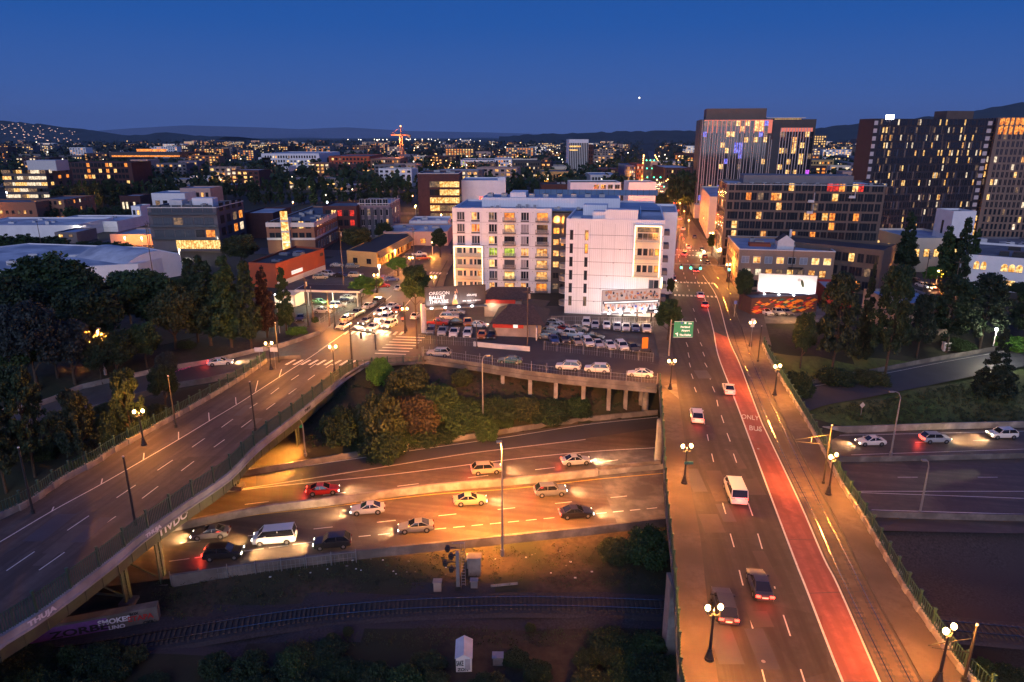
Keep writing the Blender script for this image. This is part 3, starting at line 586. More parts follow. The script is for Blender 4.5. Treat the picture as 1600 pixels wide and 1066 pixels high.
def deck(name, label, L, R, fascia_m, gm, dep=1.6, inset=1.0):
    r_ = root(name, label, 'bridge'); n = min(len(L), len(R)); mb = MB()
    top = -.02
    Lt, Rt = [p+Vector((0,0,top)) for p in L], [p+Vector((0,0,top)) for p in R]; Lb, Rb = [p+Vector((0,0,-.55)) for p in L], [p+Vector((0,0,-.55)) for p in R]
    def res(q, k=30):
        acc = [0]
        for a, b in zip(q, q[1:]): acc.append(acc[-1]+(b-a).length)
        out = []
        for i in range(k+1):
            t = acc[-1]*i/k; j = min(max(n for n in range(len(acc)) if acc[n] <= t+1e-9), len(q)-2)
            out.append(q[j].lerp(q[j+1], (t-acc[j])/max(1e-9, acc[j+1]-acc[j])))
        return out
    Lt, Rt, Lb, Rb = map(res, (Lt, Rt, Lb, Rb)); mb.ribbon(Lt, Rt, 'concrete'); mb.ribbon(Rb, Lb, 'concrete'); mb.ribbon(Rt, Rb, fascia_m); mb.ribbon(Lb, Lt, fascia_m); mb.obj('deck', r_)
    for q, s_ in ((R, 1), (L, -1)):
        q2 = off(q, -inset*s_); MB().sweep(q2, [(-.12,-.55-dep),(-.12,-.5),(.12,-.5),(.12,-.55-dep)], gm).obj('girder', r_)
        sm_ = MB().box(-.2, .2, -.06, .06, -.55-dep, -.56, gm).mesh('stiffener')
        for a in res(q2, 46): link('stiffener', sm_, r_, (a.x, a.y, 0))
    return r_
lb = deck('left_bridge', 'road bridge on the left with pale fascia and green steel girders on truss piers', lb_l[:-1]+[Vector((-44.5,131,0))], lb_r, 'fascia', 'girder_green', 1.9, .35)
MB().sweep(lb_r, [(.0,-.75),(.0,.22),(.32,.22),(.32,-.55),(.5,-.55),(.5,-.75)], 'fascia').obj('fascia', lb)
def pier(parent, cx, cy, ang, half, zb, zt, m='girder_green'):
    d = Vector((math.cos(ang), math.sin(ang), 0)); n = Vector((-d.y, d.x, 0))
    for s_ in (-1, 1):
        mb = MB()
        for e in (-1, 1):
            p = Vector((cx, cy, 0))+d*half*s_+n*.32*e; mb.bar(p+Vector((0,0,zb+.9)), p+Vector((0,0,zt)), .16, .5, m)
        for k in range(12):
            a = Vector((cx, cy, zb+1+(zt-zb-1)*k/12))+d*half*s_; b = a+Vector((0,0,(zt-zb-1)/12)); e = 1 if k % 2 else -1
            mb.bar(a-n*.3*e, b+n*.3*e, .06, .06, m)
        mb.obj('pier_leg', parent)
        p = Vector((cx, cy, 0))+d*half*s_
        MB().box(p.x-.8, p.x+.8, p.y-.8, p.y+.8, zb-1, zb+.95, 'concrete').obj('footing', parent)
    mb = MB(); a = Vector((cx, cy, 0))-d*half; b = Vector((cx, cy, 0))+d*half
    for z0_, z1_ in ((zb+1.2, zt-.6), (zt-.6, zb+1.2)): mb.bar(a+Vector((0,0,z0_)), b+Vector((0,0,z1_)), .16, .16, m)
    mb.bar(a+Vector((0,0,zt-.4)), b+Vector((0,0,zt-.4)), .3, .5, m); mb.bar(a+Vector((0,0,zb+1.4)), b+Vector((0,0,zb+1.4)), .2, .2, m)
    mb.obj('bracing', parent)
q = P(258,912,-9); pier(lb, q.x-7, q.y+1.2, math.radians(170), 7.0, -9.6, -2.2)
q = P(208,935,-9); pier(lb, q.x-6.6, q.y+.2, math.radians(172), 6.6, -9.6, -2.2)
pier(lb, -48, 92, math.radians(170), 7.5, -8.3, -2.2); q = P(470,712,-8); pier(lb, q.x-7, q.y+2, math.radians(165), 7, -8.6, -2.2)
MB().box(-47,-29,125.5,127,-9,-.6,'concrete').obj('abutment', lb)
# graffiti wall by the near pier, and letters on the fascia
gw = root('graffiti_wall', 'low concrete crash wall covered in violet and white graffiti below the left bridge', 'wall')
ga, gb = P(36,1012,-9.4), P(249,972,-9.4); d = (gb-ga).normalized(); a_ = math.atan2(d.y, d.x); Lg = (gb-ga).length; gw.location = ga; gw.rotation_euler = (0,0,a_)
MB().box(0, Lg, 0, 1.1, -.3, 2.0, 'concrete').box(.4, Lg*.62, -.012, -.002, .05, 1.75, 'graffiti_violet').obj('wall', gw)
def wtext(par, t_, x, z, s_, m_, y=-.03, bold=.03, sx=1.0, name='graffiti'):
    o = link(name, text_mb(t_, s_, m_, bold, .006), par); o.matrix_local = Matrix.Translation((x, y, z))@Matrix.Rotation(math.pi/2, 4, 'X')@Matrix.Diagonal((sx,1,1,1)); return o
wtext(gw, 'SMOKES', Lg*.55, .95, .85, 'graffiti_white'); wtext(gw, 'UNO', Lg*.62, .15, .7, 'graffiti_white'); wtext(gw, 'ETAPA', Lg*.77, .75, .85, 'graffiti_red'); wtext(gw, 'ROX', Lg*.79, 1.5, .4, 'graffiti_black'); wtext(gw, 'ZORBE', Lg*.2, .4, 1.1, 'graffiti_black', sx=1.6); wtext(gw, 'OKS', Lg*.88, .1, .5, 'graffiti_black')
for t_, px, m_, zz, sz in (('THUJA', 37, 'graffiti_white', -.35, .7), ('THUJA', 221, 'graffiti_white', -.35, .62), ('TIVDO', 246, 'graffiti_white', -1.9, 1.3), ('THFAF', 471, 'graffiti_black', -.3, .55)):
    py = interp(px, [(a, b) for a, b in LBE]); a = P(px, py, 0); b = P(px+40, interp(px+40, LBE), 0); d = (b-a); an = math.atan2(d.y, d.x); off_ = .56 if zz > -1 else -.18
    o = link('graffiti', text_mb(t_, sz, m_, .035, .006), lb); n = Vector((d.y, -d.x, 0)).normalized()
    o.matrix_local = Matrix.Translation(a+n*off_+Vector((0,0,zz)))@Matrix.Rotation(an, 4, 'Z')@Matrix.Rotation(math.pi/2, 4, 'X')@Matrix.Diagonal((1.25,1,1,1))
rb = deck('right_bridge', 'wide road bridge on the right carrying lanes, a red bus lane and tram tracks', RP_L+[Vector((27,134,0))], off(RP_R, .3), 'girder_green', 'girder_green', 2.0, .5)
for y_ in (52, 72, 98, 118):
    for x_ in (15.5, 23, 30.5):
        MB().cyl((x_+y_*.08, y_+1, -12), (x_+y_*.08, y_+1, -.6), .6, .6, 'concrete_pale', 14).obj('column', rb, True)
q = P(1046,985,-6); MB().box(q.x-.2, q.x+2, q.y, q.y+2, -10, -.6, 'concrete_pale').obj('pier', rb)
# viaduct of the cross street
vdn = PL([(660,563),(672,562),(750,573),(830,586),(930,597),(1026,606)], 0, 2)
vi = root('street_viaduct', 'concrete viaduct carrying the cross street, with tall columns over the slope', 'overpass')
MB().sweep(vdn, [(-17,-.5),(-17,-.08),(.3,-.08),(.3,-.9),(-.5,-.9),(-.5,-.5)], 'concrete').obj('deck', vi)
MB().sweep(vdn, [(-.2,-.08),(-.2,.75),(.1,.75),(.1,-.08)], 'concrete').obj('parapet', vi)
MB().sweep(off(vdn, -2.2), [(-.3,-1.5),(-.3,-.52),(.3,-.52),(.3,-1.5)], 'concrete_pale').obj('edge_beam', vi)
for px, pb in ((829,612),(870,622),(915,640),(960,643),(991,640),(1020,638),(785,600)):
    t = (px-672)/(1026-672); e = P(px, interp(px, [(672,562),(750,573),(830,586),(930,597),(1026,606)])+6, 0)
    yy = max(e.y+2.0, interp(e.x, TOE)+.6); MB().box(e.x-.35, e.x+.35, yy, yy+.7, terrain(e.x, yy)-1, -.6, 'concrete_pale').obj('column', vi)
struct(MB().box(-16,27,134,135,-9,-.1,'concrete').obj('retaining_wall_ground'))
# ================================================================== BUILDINGS
WC = {}
def win_mesh(w_, h, pane, frame, mull=1, fr=.09):
    k = (round(w_, 2), round(h, 2), pane, frame, mull)
    if k in WC: return WC[k]
    mb = MB(); mb.box(-w_/2-fr, w_/2+fr, -.08, .02, -fr, 0, frame).box(-w_/2-fr, w_/2+fr, -.08, .02, h, h+fr, frame).box(-w_/2-fr, -w_/2, -.08, .02, 0, h, frame).box(w_/2, w_/2+fr, -.08, .02, 0, h, frame)
    for i in range(mull): x = -w_/2+w_*(i+1)/(mull+1); mb.box(x-.04, x+.04, -.06, .0, 0, h, frame)
    mb.face([(-w_/2,-.03,0),(w_/2,-.03,0),(w_/2,-.03,h),(-w_/2,-.03,h)], pane)
    WC[k] = mb.mesh('window'); return WC[k]
RNG = random.Random(11)
WARM = ['win_warm','win_warm','win_gold','win_orange','win_white','win_dim']
def windows(par, A, B, spec, count):
    """A, B local edge ends (outside is to the right of A->B); spec: see call sites"""
    s = dict(cols=4, rows=3, w=1.4, h=1.6, z0=1.0, dz=3.1, x0=.05, x1=.95, lit=.3, mats=WARM, dark='glass_dark', frame='frame_dark', mull=1, jit=0, skip=None, pos=None, force=None, name='window')
    s.update(spec); d = (B-A); L = d.length; d.normalize(); ang = math.atan2(d.y, d.x)
    extra = None
    for r in range(s['rows']):
        for c in range(s['cols']):
            if s['skip'] and s['skip'](r, c): continue
            t = s['pos'][c] if s['pos'] else s['x0']+(s['x1']-s['x0'])*(c+.5)/s['cols']
            x = t*L+(RNG.uniform(-1, 1)*s['jit']); ww = s['w'][c] if isinstance(s['w'], (list, tuple)) else s['w']
            m_ = RNG.choice(s['mats']) if RNG.random() < s['lit'] else s['dark']
            if s['force'] and (r, c) in s['force']: m_ = s['force'][(r, c)]
            if isinstance(m_, (list, tuple)): m_ = RNG.choice(m_)
            p = A+d*x; p = Vector((p.x, p.y, s['z0']+r*s['dz']))
            count[0] += 1; lit = m_.startswith('win')
            if count[0] > 100 and not (lit and count[1] < 0):
                if extra is None: extra = MB()
                T = Matrix.Translation(p)@Matrix.Rotation(ang, 4, 'Z'); hh = s['h']
                q = [T@Vector(k) for k in ((-ww/2,-.03,0),(ww/2,-.03,0),(ww/2,-.03,hh),(-ww/2,-.03,hh))]; extra.face(q, m_)
                extra.box(-ww/2-.08, ww/2+.08, -.07, .02, -.08, 0, s['frame'], T); extra.box(-.04, .04, -.06, 0, 0, hh, s['frame'], T)
                continue
            link(s['name'], win_mesh(ww, s['h'], m_, s['frame'], s['mull']), par, p, ang)
    if extra: o = extra.obj('small_windows', par); o['kind'] = 'stuff'
def building(name, label, poly, h, wall, roof='roof_grey', edges=None, cat='building', par_h=.6, trim=None, units=0, unit_m='metal_grey', group=None, base=0.0, wn='wall'):
    poly = [Vector((p[0], p[1])) for p in poly]
    ar = sum(a.x*b.y-b.x*a.y for a, b in zip(poly, poly[1:]+poly[:1]))
    if ar < 0: poly = [poly[0]]+poly[:0:-1]
    o0 = poly[0]; e = poly[1]-poly[0]; rz = math.atan2(e.y, e.x)
    r_ = root(name, label, cat, (o0.x, o0.y, base), rz, group); R = Matrix.Rotation(-rz, 2)
    L = [R@(p-o0) for p in poly]; n = len(L); cx = sum((p.x for p in L))/n; cy = sum((p.y for p in L))/n
    mb = MB(); th = .3
    inner = []
    for i in range(n):
        a, b, c_ = L[i-1], L[i], L[(i+1) % n]; d1 = (b-a).normalized(); d2 = (c_-b).normalized()
        n1 = Vector((-d1.y, d1.x)); n2 = Vector((-d2.y, d2.x)); bi = (n1+n2); bi = bi/max(.3, bi.length_squared)*2*th; inner.append(b+bi)
    zb = -.6
    for i in range(n):
        j = (i+1) % n; a, b, ia, ib = L[i], L[j], inner[i], inner[j]
        mb.face([(a.x,a.y,zb),(b.x,b.y,zb),(b.x,b.y,h),(a.x,a.y,h)], wall); mb.face([(a.x,a.y,h),(b.x,b.y,h),(ib.x,ib.y,h),(ia.x,ia.y,h)], trim or wall)
        mb.face([(ib.x,ib.y,h-par_h-.1),(ia.x,ia.y,h-par_h-.1),(ia.x,ia.y,h),(ib.x,ib.y,h)], wall)
    mb.obj(wn, r_)
    MB().face([(p.x, p.y, h-par_h) for p in inner], roof).obj('roof', r_)
    if trim:
        tb = MB()
        for i in range(n):
            j = (i+1) % n; a = Vector((L[i].x, L[i].y, h-.12)); b = Vector((L[j].x, L[j].y, h-.12)); tb.bar(a, b, .18, .3, trim)
        tb.obj('cornice', r_)
    cnt = [0, 0]
    for i, sp in (edges or {}).items():
        for s_ in (sp if isinstance(sp, list) else [sp]): windows(r_, L[i], L[(i+1) % n], s_, cnt)
    for k in range(units):
        t1, t2 = RNG.uniform(.2, .8), RNG.uniform(.2, .8)
        p = L[0]*(1-t1)*(1-t2)+L[1]*t1*(1-t2)+(L[2] if n > 2 else L[1])*t1*t2+L[-1]*(1-t1)*t2
        w1, w2, w3 = RNG.uniform(.6, 1.6), RNG.uniform(.6, 1.4), RNG.uniform(.5, 1.4)
        mb = MB().box(p.x-w1, p.x+w1, p.y-w2, p.y+w2, h-par_h, h-par_h+w3, unit_m)
        if RNG.random() < .5: mb.cyl((p.x, p.y, h-par_h+w3), (p.x, p.y, h-par_h+w3+.15), w2*.6, w2*.6, 'metal_dark', 12)
        mb.obj('roof_unit', r_)
    return r_, L
def rect(A, B, depth):           # A,B front ends left->right, back is away
    A, B = Vector((A[0], A[1])), Vector((B[0], B[1])); d = (B-A).normalized(); n = Vector((-d.y, d.x)); return [A, B, B+n*depth, A+n*depth]
# ---------------------------------------------------------------- white apartment block (the hero)
H7 = 22.7
hero = root('apartment_block', 'white seven-storey apartment block with a glowing bay frame at its lower left', 'apartment building', (-16.4, 189.5, 0), math.atan2(-2.6, 27.1))
LW = 27.3
MB().box(0, LW, 0, 26, -.3, H7, 'white_wall').obj('left_wing', hero)
MB().box(.3, LW+30, .3, 26, H7+.003, H7+.02, 'roof_blue').box(LW, LW+30, 3.5, 26, 0, H7, 'white_wall').obj('centre_wing', hero)
mb = MB()
for a in ((0, LW, 0, .3), (0, .3, .3, 26), (0, LW+30, 25.7, 26)): mb.box(*a, H7, H7+.55, 'white_wall')
mb.obj('parapet', hero)
# seams between storeys
mb = MB()
for k in range(1, 7): mb.box(-.0, LW, -.022, -.001, k*3.24-.05, k*3.24, 'grey_panel')
mb.obj('seams', hero)
MB().box(LW-.2, LW+5.2, .6, 3.6, -.3, H7-.6, 'dark_clad').obj('dark_recess', hero)
def hero_window(par, x, y, z, w_, h, m_, frame='frame_dark', ang=0, mull=1):
    f = link('window', win_mesh(w_, h, m_, frame, mull), par, (x, y, z), ang); return f
LIT = {(6,1):'win_warm',(5,1):'win_orange',(6,2):'win_dim',(4,2):'win_gold',(3,2):'win_lime',(2,2):'win_gold',(1,2):'glass_mid',(0,2):'win_warm',(6,3):'win_orange',(5,3):'win_warm',(3,3):'win_lime',(2,3):'glass_mid',(1,3):'win_gold',(0,3):'win_warm',(3,4):'win_warm',(0,4):'win_warm',(6,5):'win_orange',(3,5):'win_warm',(2,5):'win_warm',(1,5):'win_warm',(0,5):'win_orange'}
cols = [(.085, 2.0), (.235, 2.2), (.41, 2.2), (.578, 2.7), (.733, 2.1), (.907, 2.8)]
for c, (fx, ww) in enumerate(cols):
    for r in range(7):
        if c < 2 and r < 4: continue
        x = fx*LW; z = r*3.24+.75; m_ = LIT.get((r, c), 'glass_mid' if c < 2 else ('glass_dark' if RNG.random() < .6 else 'curtain'))
        if c in (3, 5):
            hero_window(hero, x, 0, z-.2, ww, 2.0, m_, 'frame_dark', mull=2)
            b = MB().box(x-ww/2-.4, x+ww/2+.4, -1.35, -.03, z-.5, z-.35, 'grey_panel')
            for k in range(int((ww+.8)/.13)): b.box(x-ww/2-.4+k*.13, x-ww/2-.34+k*.13, -1.35, -1.31, z-.35, z+.65, 'metal_grey')
            b.box(x-ww/2-.4, x+ww/2+.4, -1.36, -1.3, z+.65, z+.7, 'metal_grey')
            for s_ in (-1, 1):
                for k in range(9): b.box(x+s_*(ww/2+.4)-.02, x+s_*(ww/2+.4)+.02, -1.3+k*.14, -1.26+k*.14, z-.35, z+.65, 'metal_grey')
            b.obj('balcony', hero)
        else:
            hero_window(hero, x-ww*.16, 0, z-.1, ww*.62, 2.0, m_, 'frame_white'); hero_window(hero, x+ww*.36, 0, z-.1, ww*.26, 2.0, m_ if r % 2 else 'glass_dark', 'frame_white', mull=0)
            MB().box(x-ww/2-.1, x+ww/2+.1, -.03, -.002, z-.65, z-.22, 'grey_panel').obj('spandrel', hero)
def glow_frame(par, x0, x1, z0, z1, floors, y=-1.0, gw_=.09):
    mb = MB(); mb.box(x0, x0+.3, y, .1, z0, z1, 'white_wall').box(x1-.3, x1, y, .1, z0, z1, 'white_wall').box(x0, x1, y, .1, z1-.3, z1, 'white_wall')
    for k in range(floors): z = z0+(z1-z0)*k/floors; mb.box(x0+.3, x1-.3, y+.05, .05, z-.12, z+.08, 'cream')
    mb.obj('bay_frame', par)
    MB().box(x0+.3, x1-.3, -.015, .01, z0, z1-.3, 'cream').obj('bay_wall', par)
    g = MB(); g.box(x0+.31, x0+.31+gw_, y+.12, y+.2, z0, z1-.34, 'glow_strip').box(x1-.31-gw_, x1-.31, y+.12, y+.2, z0, z1-.34, 'glow_strip').box(x0+.4, x1-.4, y+.12, y+.2, z1-.34-gw_, z1-.33, 'glow_strip').obj('light_strip', par)
    for k in range(floors):
        z = z0+(z1-z0)*k/floors
        rb_ = MB()
        for i in range(int((x1-x0-.6)/.15)): rb_.box(x0+.35+i*.15, x0+.38+i*.15, y+.1, y+.13, z+.08, z+1.0, 'metal_grey')
        rb_.box(x0+.3, x1-.3, y+.09, y+.14, z+1.0, z+1.05, 'metal_grey').obj('balcony_rail', par)
glow_frame(hero, .15, 8.6, .2, 13.1, 4)
for r in range(4):
    for x, ww, m_ in ((1.8, 1.3, 'glass_mid'), (3.2, .6, 'glass_dark'), (5.0, .8, 'glass_mid'), (6.2, .6, 'glass_dark'), (7.4, 1.2, ['win_dim','win_warm','glass_dark','win_gold'][r])): hero_window(hero, x, -.02, .2+r*3.22+1.0, ww, 1.5, m_, 'frame_white', mull=0)
for r in range(7):
    hero_window(hero, LW+1.3, .6, r*3.1+1.0, 1.5, 1.5, ['win_dim','glass_dark','win_warm','win_warm','win_warm','win_orange','glass_mid'][r], 'frame_dark'); hero_window(hero, LW+3.0, .6, r*3.1+.8, .6, 1.7, ['glass_dark','win_dim','win_dim','win_gold','win_gold','glass_mid','glass_mid'][r], 'frame_dark', mull=0)
# roof structures
MB().box(7, 46, 9, 20, H7, H7+2.6, 'white_ribbed').obj('penthouse_wall', hero); MB().box(7.3, 45.7, 9.3, 19.7, H7+2.6, H7+2.64, 'roof_blue').obj('penthouse_roof', hero)
MB().box(15, 19.5, 10, 19, H7+2.6, H7+4.0, 'white_ribbed').obj('stair_head', hero)
mb = MB()
for k in range(22): mb.box(21+k*1.7, 21.08+k*1.7, 20.8, 20.9, H7+2.4, H7+4.2, 'metal_dark')
mb.box(21, 57.5, 20.84, 20.86, H7+2.5, H7+4.1, 'glass_rail').obj('glass_screen', hero)
# right wing stands forward
RW = root('apartment_wing', 'ribbed white forward wing of the apartment block with one tall glowing corner bay', 'apartment building', (13.0, 164.6, 0), math.atan2(-4.1, 22.6)); W2 = 23.0
MB().box(0, W2, 0, 27, -.3, H7, 'white_ribbed').obj('wall', RW)
MB().box(.3, W2-.3, .3, 27, H7+.003, H7+.02, 'roof_blue').obj('roof', RW)
mb = MB(); mb.box(0, W2, 0, .3, H7, H7+.5, 'white_wall').box(0, .3, .3, 27, H7, H7+.5, 'white_wall').box(W2-.3, W2, .3, 38, H7, H7+.5, 'white_wall').obj('parapet', RW)
MB().box(.5+5.6, 9.5, 2.2, 6, H7, H7+2.0, 'white_ribbed').obj('roof_box', RW); MB().box(9.2, 16.8, .35, 3.0, H7+.02, H7+2.7, 'white_ribbed').obj('roof_box', RW)
MB().box(3.0, 9.0, 12, 17, H7, H7+2.6, 'white_ribbed').obj('roof_box', RW); MB().box(1.0, 3.2, 2.5, 5, H7, H7+.6, 'trim_white').obj('roof_hatch', RW)
for k in range(10): x, y = RNG.uniform(7, 16), RNG.uniform(5, 13); MB().box(x-.5, x+.5, y-.5, y+.5, H7, H7+RNG.uniform(.6, 1.3), 'metal_grey').obj('roof_unit', RW)
MB().box(17.6, W2-.3, 5.5, 24, H7+.02, H7+.06, 'roof_pale').box(17.2, 17.5, 5, 24, H7, H7+1.2, 'glass_rail').obj('roof_terrace', RW)
mb = MB()
for k in range(1, 7): mb.box(0, W2, -.022, -.001, k*3.24-.08, k*3.24, 'grey_panel')
mb.obj('seams', RW)
for fx in (.058, .215):
    for r in range(6): z = r*3.24+2.0; hero_window(RW, fx*W2, 0, z, .62, 2.2, 'win_orange' if (r == 4 and fx > .1) else ('win_dim' if r == 0 else 'glass_dark'), 'grey_panel', mull=0)
glow_frame(RW, .695*W2, .985*W2, 9.8, H7-.5, 3)
hero_window(RW, .84*W2, -.02, 18.6, 4.7, 1.5, 'glass_dark', 'frame_white', mull=3); hero_window(RW, .84*W2, -.02, 20.4, 4.7, 1.0, 'win_dim', 'frame_dark', mull=3)
for r in (0, 1):
    for k in range(4): hero_window(RW, .765*W2+k*1.35, -.02, 10.9+r*4.0, .85, 1.5, ['glass_dark','glass_dark','glass_mid','win_orange'][(k+r*0) % 4], 'frame_dark', mull=0)
for r in range(3):
    for k in range(2): hero_window(RW, .9*W2+k*1.2, 0, .9+r*3.0, .95, 2.0, 'glass_dark' if (r+k) % 2 else 'glass_mid', 'grey_panel', mull=0)
for k in range(1, 8): MB().box(k*2.9-.02, k*2.9+.02, -.035, -.001, .3, 9.5 if k > 5 else H7-.6, 'metal_grey').obj('panel_joint', RW)
for k in range(6): MB().box(7.0+k*1.45, 7.35+k*1.45, -.06, -.001, 3.0+3.24*(k % 5), 3.2+3.24*(k % 5), 'metal_grey').obj('vent', RW)
for k in range(14): x, y = RNG.uniform(8, 44), RNG.uniform(1.5, 8); hgt = RNG.uniform(.3, 1.1); MB().box(x-.4, x+.4, y-.35, y+.35, H7+.02, H7+hgt, 'metal_grey').cyl((x+.7, y, H7), (x+.7, y, H7+.8), .08, .08, 'trim_white', 6).obj('roof_unit', hero)
for k in range(9): x = 9+k*4; MB().box(x-.8, x+.8, 12, 14.5, H7+2.64, H7+3.5, 'metal_grey').cyl((x, 13.2, H7+3.5), (x, 13.2, H7+3.6), .55, .55, 'metal_dark', 10).obj('roof_unit', hero)
for k in range(12): x = 1.2+k*2.25; MB().box(x-.015, x+.015, -.03, -.001, 13.2 if x < 9 else .3, H7-.5, 'metal_grey').obj('panel_joint', hero)
for r in range(7):
    for x in (5.1, 9.6, 13.5, 18.0, 22.2): 
        if x > 8.7 or r > 3: MB().box(x-.12, x+.12, -.05, -.001, r*3.24+2.6, r*3.24+2.75, 'metal_grey').obj('vent', hero)
# round balconies on the wing's left side, windows + glowing bay on its street side
for r in range(7):
    z = r*3.15+1.2; mb = MB(); pts = [(0, 2.2)]+[(-1.9*math.sin(t), 4.0-1.8*math.cos(t)) for t in [math.pi*i/8 for i in range(9)]]+[(0, 5.8)]
    mb.prism(pts, z-.15, z, 'trim_white')
    for (a, b), (c_, d_) in zip(pts[1:-1], pts[2:-1]): mb.face([(a,b,z),(c_,d_,z),(c_,d_,z+1),(a,b,z+1)], 'metal_grey')
    if z < H7-3: mb.obj('round_balcony', RW)
cn = [40, 0]
windows(RW, Vector((W2, 0)), Vector((W2, 27)), dict(cols=6, rows=7, w=1.6, h=1.9, z0=.9, dz=3.2, lit=.35, frame='frame_white'), cn)
for r in range(6): MB().box(W2+.02, W2+1.4, 2+0*r, 6, r*3.2+3.4, r*3.2+4.5, 'grey_panel').obj('street_balcony', RW)
MB().box(W2+.02, W2+.3, .6, 1.0, 7, 9.5, 'glow_strip').obj('bay_light', RW)
RB_ = building('apartment_block', 'rear section of the white apartment block beyond the roof terrace', rect((36.5, 187), (44.5, 185.4), 24), H7-.3, 'white_wall', 'roof_pale')[0]
building('apartment_block', 'white block with four square windows behind the apartment roof', rect(P(890, 335), P(968, 335), 20), 17.5, 'white_wall', 'roof_dark', {0: dict(cols=4, rows=1, w=2.6, h=2.2, z0=14, dz=3, x0=.45, x1=1, lit=.0, frame='frame_white')}, 'apartment building')
building('apartment_block', 'plain pale cube-shaped block behind the right corner of the white apartment roof', rect(P(980, 345), P(1022, 345), 16), 19.5, 'white_wall', 'roof_dark', None, 'apartment building')
# ---------------------------------------------------------------- helper: building from pixels
def bpx(name, label, x0, x1, pyb, pyt, depth, wall, roof, front=None, right=None, left=None, y1b=None, **k):
    A, B = P(x0, pyb), P(x1, y1b or pyb); h = zat(A.y, pyt); e = {}
    if front: e[0] = front
    if right: e[1] = right
    if left: e[3] = left
    return building(name, label, rect(A, B, depth), h, wall, roof, e, **k)
# ---------------------------------------------------------------- right side
# brick hotel on the corner
A, B = (64.4, 192.5), (89.5, 188.0)
r_, L_ = building('brick_building', 'three-storey tan brick building with blue-grey roof at the corner of the tram street', rect(A, B, 27), 11.5, 'brick_tan', 'roof_blue',
    {0: [dict(cols=8, rows=1, w=1.9, h=1.8, z0=7.6, x0=.01, x1=.99, lit=.35, frame='frame_white', force={(0,1):'win_warm',(0,3):'win_warm',(0,6):'win_gold',(0,7):'win_gold',(0,0):'curtain',(0,2):'curtain',(0,5):'curtain'}), dict(cols=8, rows=2, w=1.6, h=1.8, z0=.8, dz=3.3, lit=.7, frame='frame_dark')],
     3: dict(cols=7, rows=3, w=1.2, h=1.7, z0=1, dz=3.4, lit=.4)}, trim='trim_white', units=4)
mb = MB(); mb.box(11, 15.5, 5, 9, 10.9, 13.2, 'trim_white').face([(10.8,4.8,13.2),(15.7,4.8,13.2),(13.25,4.8,15.0)], 'trim_white').face([(10.8,4.8,13.2),(13.25,4.8,15.0),(13.25,9.2,15.0),(10.8,9.2,13.2)], 'roof_dark').face([(15.7,4.8,13.2),(15.7,9.2,13.2),(13.25,9.2,15.0),(13.25,4.8,15.0)], 'roof_dark').face([(10.8,9.2,13.2),(13.25,9.2,15.0),(15.7,9.2,13.2)], 'trim_white').obj('roof_hut', r_)
MB().box(14.6, 15.2, 8, 8.6, 14, 16.2, 'trim_white').obj('chimney', r_); MB().box(4, 10, 9, 12, 10.9, 11.8, 'orange_wall').obj('skylight', r_)
mb = MB(); mb.box(13.5, 17.5, -1.1, -.05, 6.6, 6.7, 'metal_dark').bar((17.3,-.6,6.6), (14.2,-.6,3.4), .3, .08, 'metal_dark').box(12.5,14.5,-1.1,-.05,3.3,3.4,'metal_dark').obj('fire_escape', r_)
# dark block behind it
def rnd_facade(cols, rows, lit=.14, z0=1.0, dz=3.2, h=2.4, w=1.5, mats=None, **k):
    return dict(cols=cols, rows=rows, w=w, h=h, z0=z0, dz=dz, lit=lit, x0=.015, x1=.985, jit=.35, mats=mats or ['win_orange','win_gold','win_warm','win_dim','win_orange'], frame='bronze', **k)
DB_H = zat(226, 287)
r_, _ = building('apartment_block', 'long dark brown apartment block with red-lit top rooms behind the tan brick building', rect((69.5, 226), (116.5, 217.5), 24), DB_H, 'charcoal', 'roof_pale',
    {0: rnd_facade(25, 9, .13, dz=DB_H/9.0, h=2.3, w=1.6, force={(8,16):'win_red',(8,17):'win_red',(8,18):'win_orange',(8,21):'win_red',(7,17):'win_gold',(5,17):'win_orange',(3,1):'win_gold',(4,1):'win_gold'}), 1: rnd_facade(7, 9, .2, dz=DB_H/9.0), 3: rnd_facade(8, 9, .3, dz=DB_H/9.0)}, 'apartment building', .5, trim='metal_grey')
MB().box(6, 40, 7, 17, DB_H-.5, DB_H+2.4, 'grey_clad').obj('penthouse', r_)
for k in range(12): x = 4+k*4; MB().box(x-.6, x+.6, 2, 3.2, DB_H-.5, DB_H+.4, 'metal_grey').obj('roof_unit', r_)
for x, z in ((26, DB_H-5.5), (26, DB_H-9), (38, DB_H-4)): MB().box(x-.9, x+.9, -1.2, -.02, z, z+.12, 'trim_white').box(x-.9, x+.9, -1.22, -1.16, z, z+.8, 'trim_white').box(x+.85, x+.95, -1.2, -.02, z, z+3, 'trim_white').obj('balcony', r_)
# low dark extension at its right foot
building('low_block', 'dark two-storey extension at the right foot of the brown apartment block', rect(P(1205, 440), P(1370, 462), 14), 12.5, 'charcoal', 'roof_dark', {0: rnd_facade(14, 3, .2, dz=3.8, h=2.3)}, 'building')
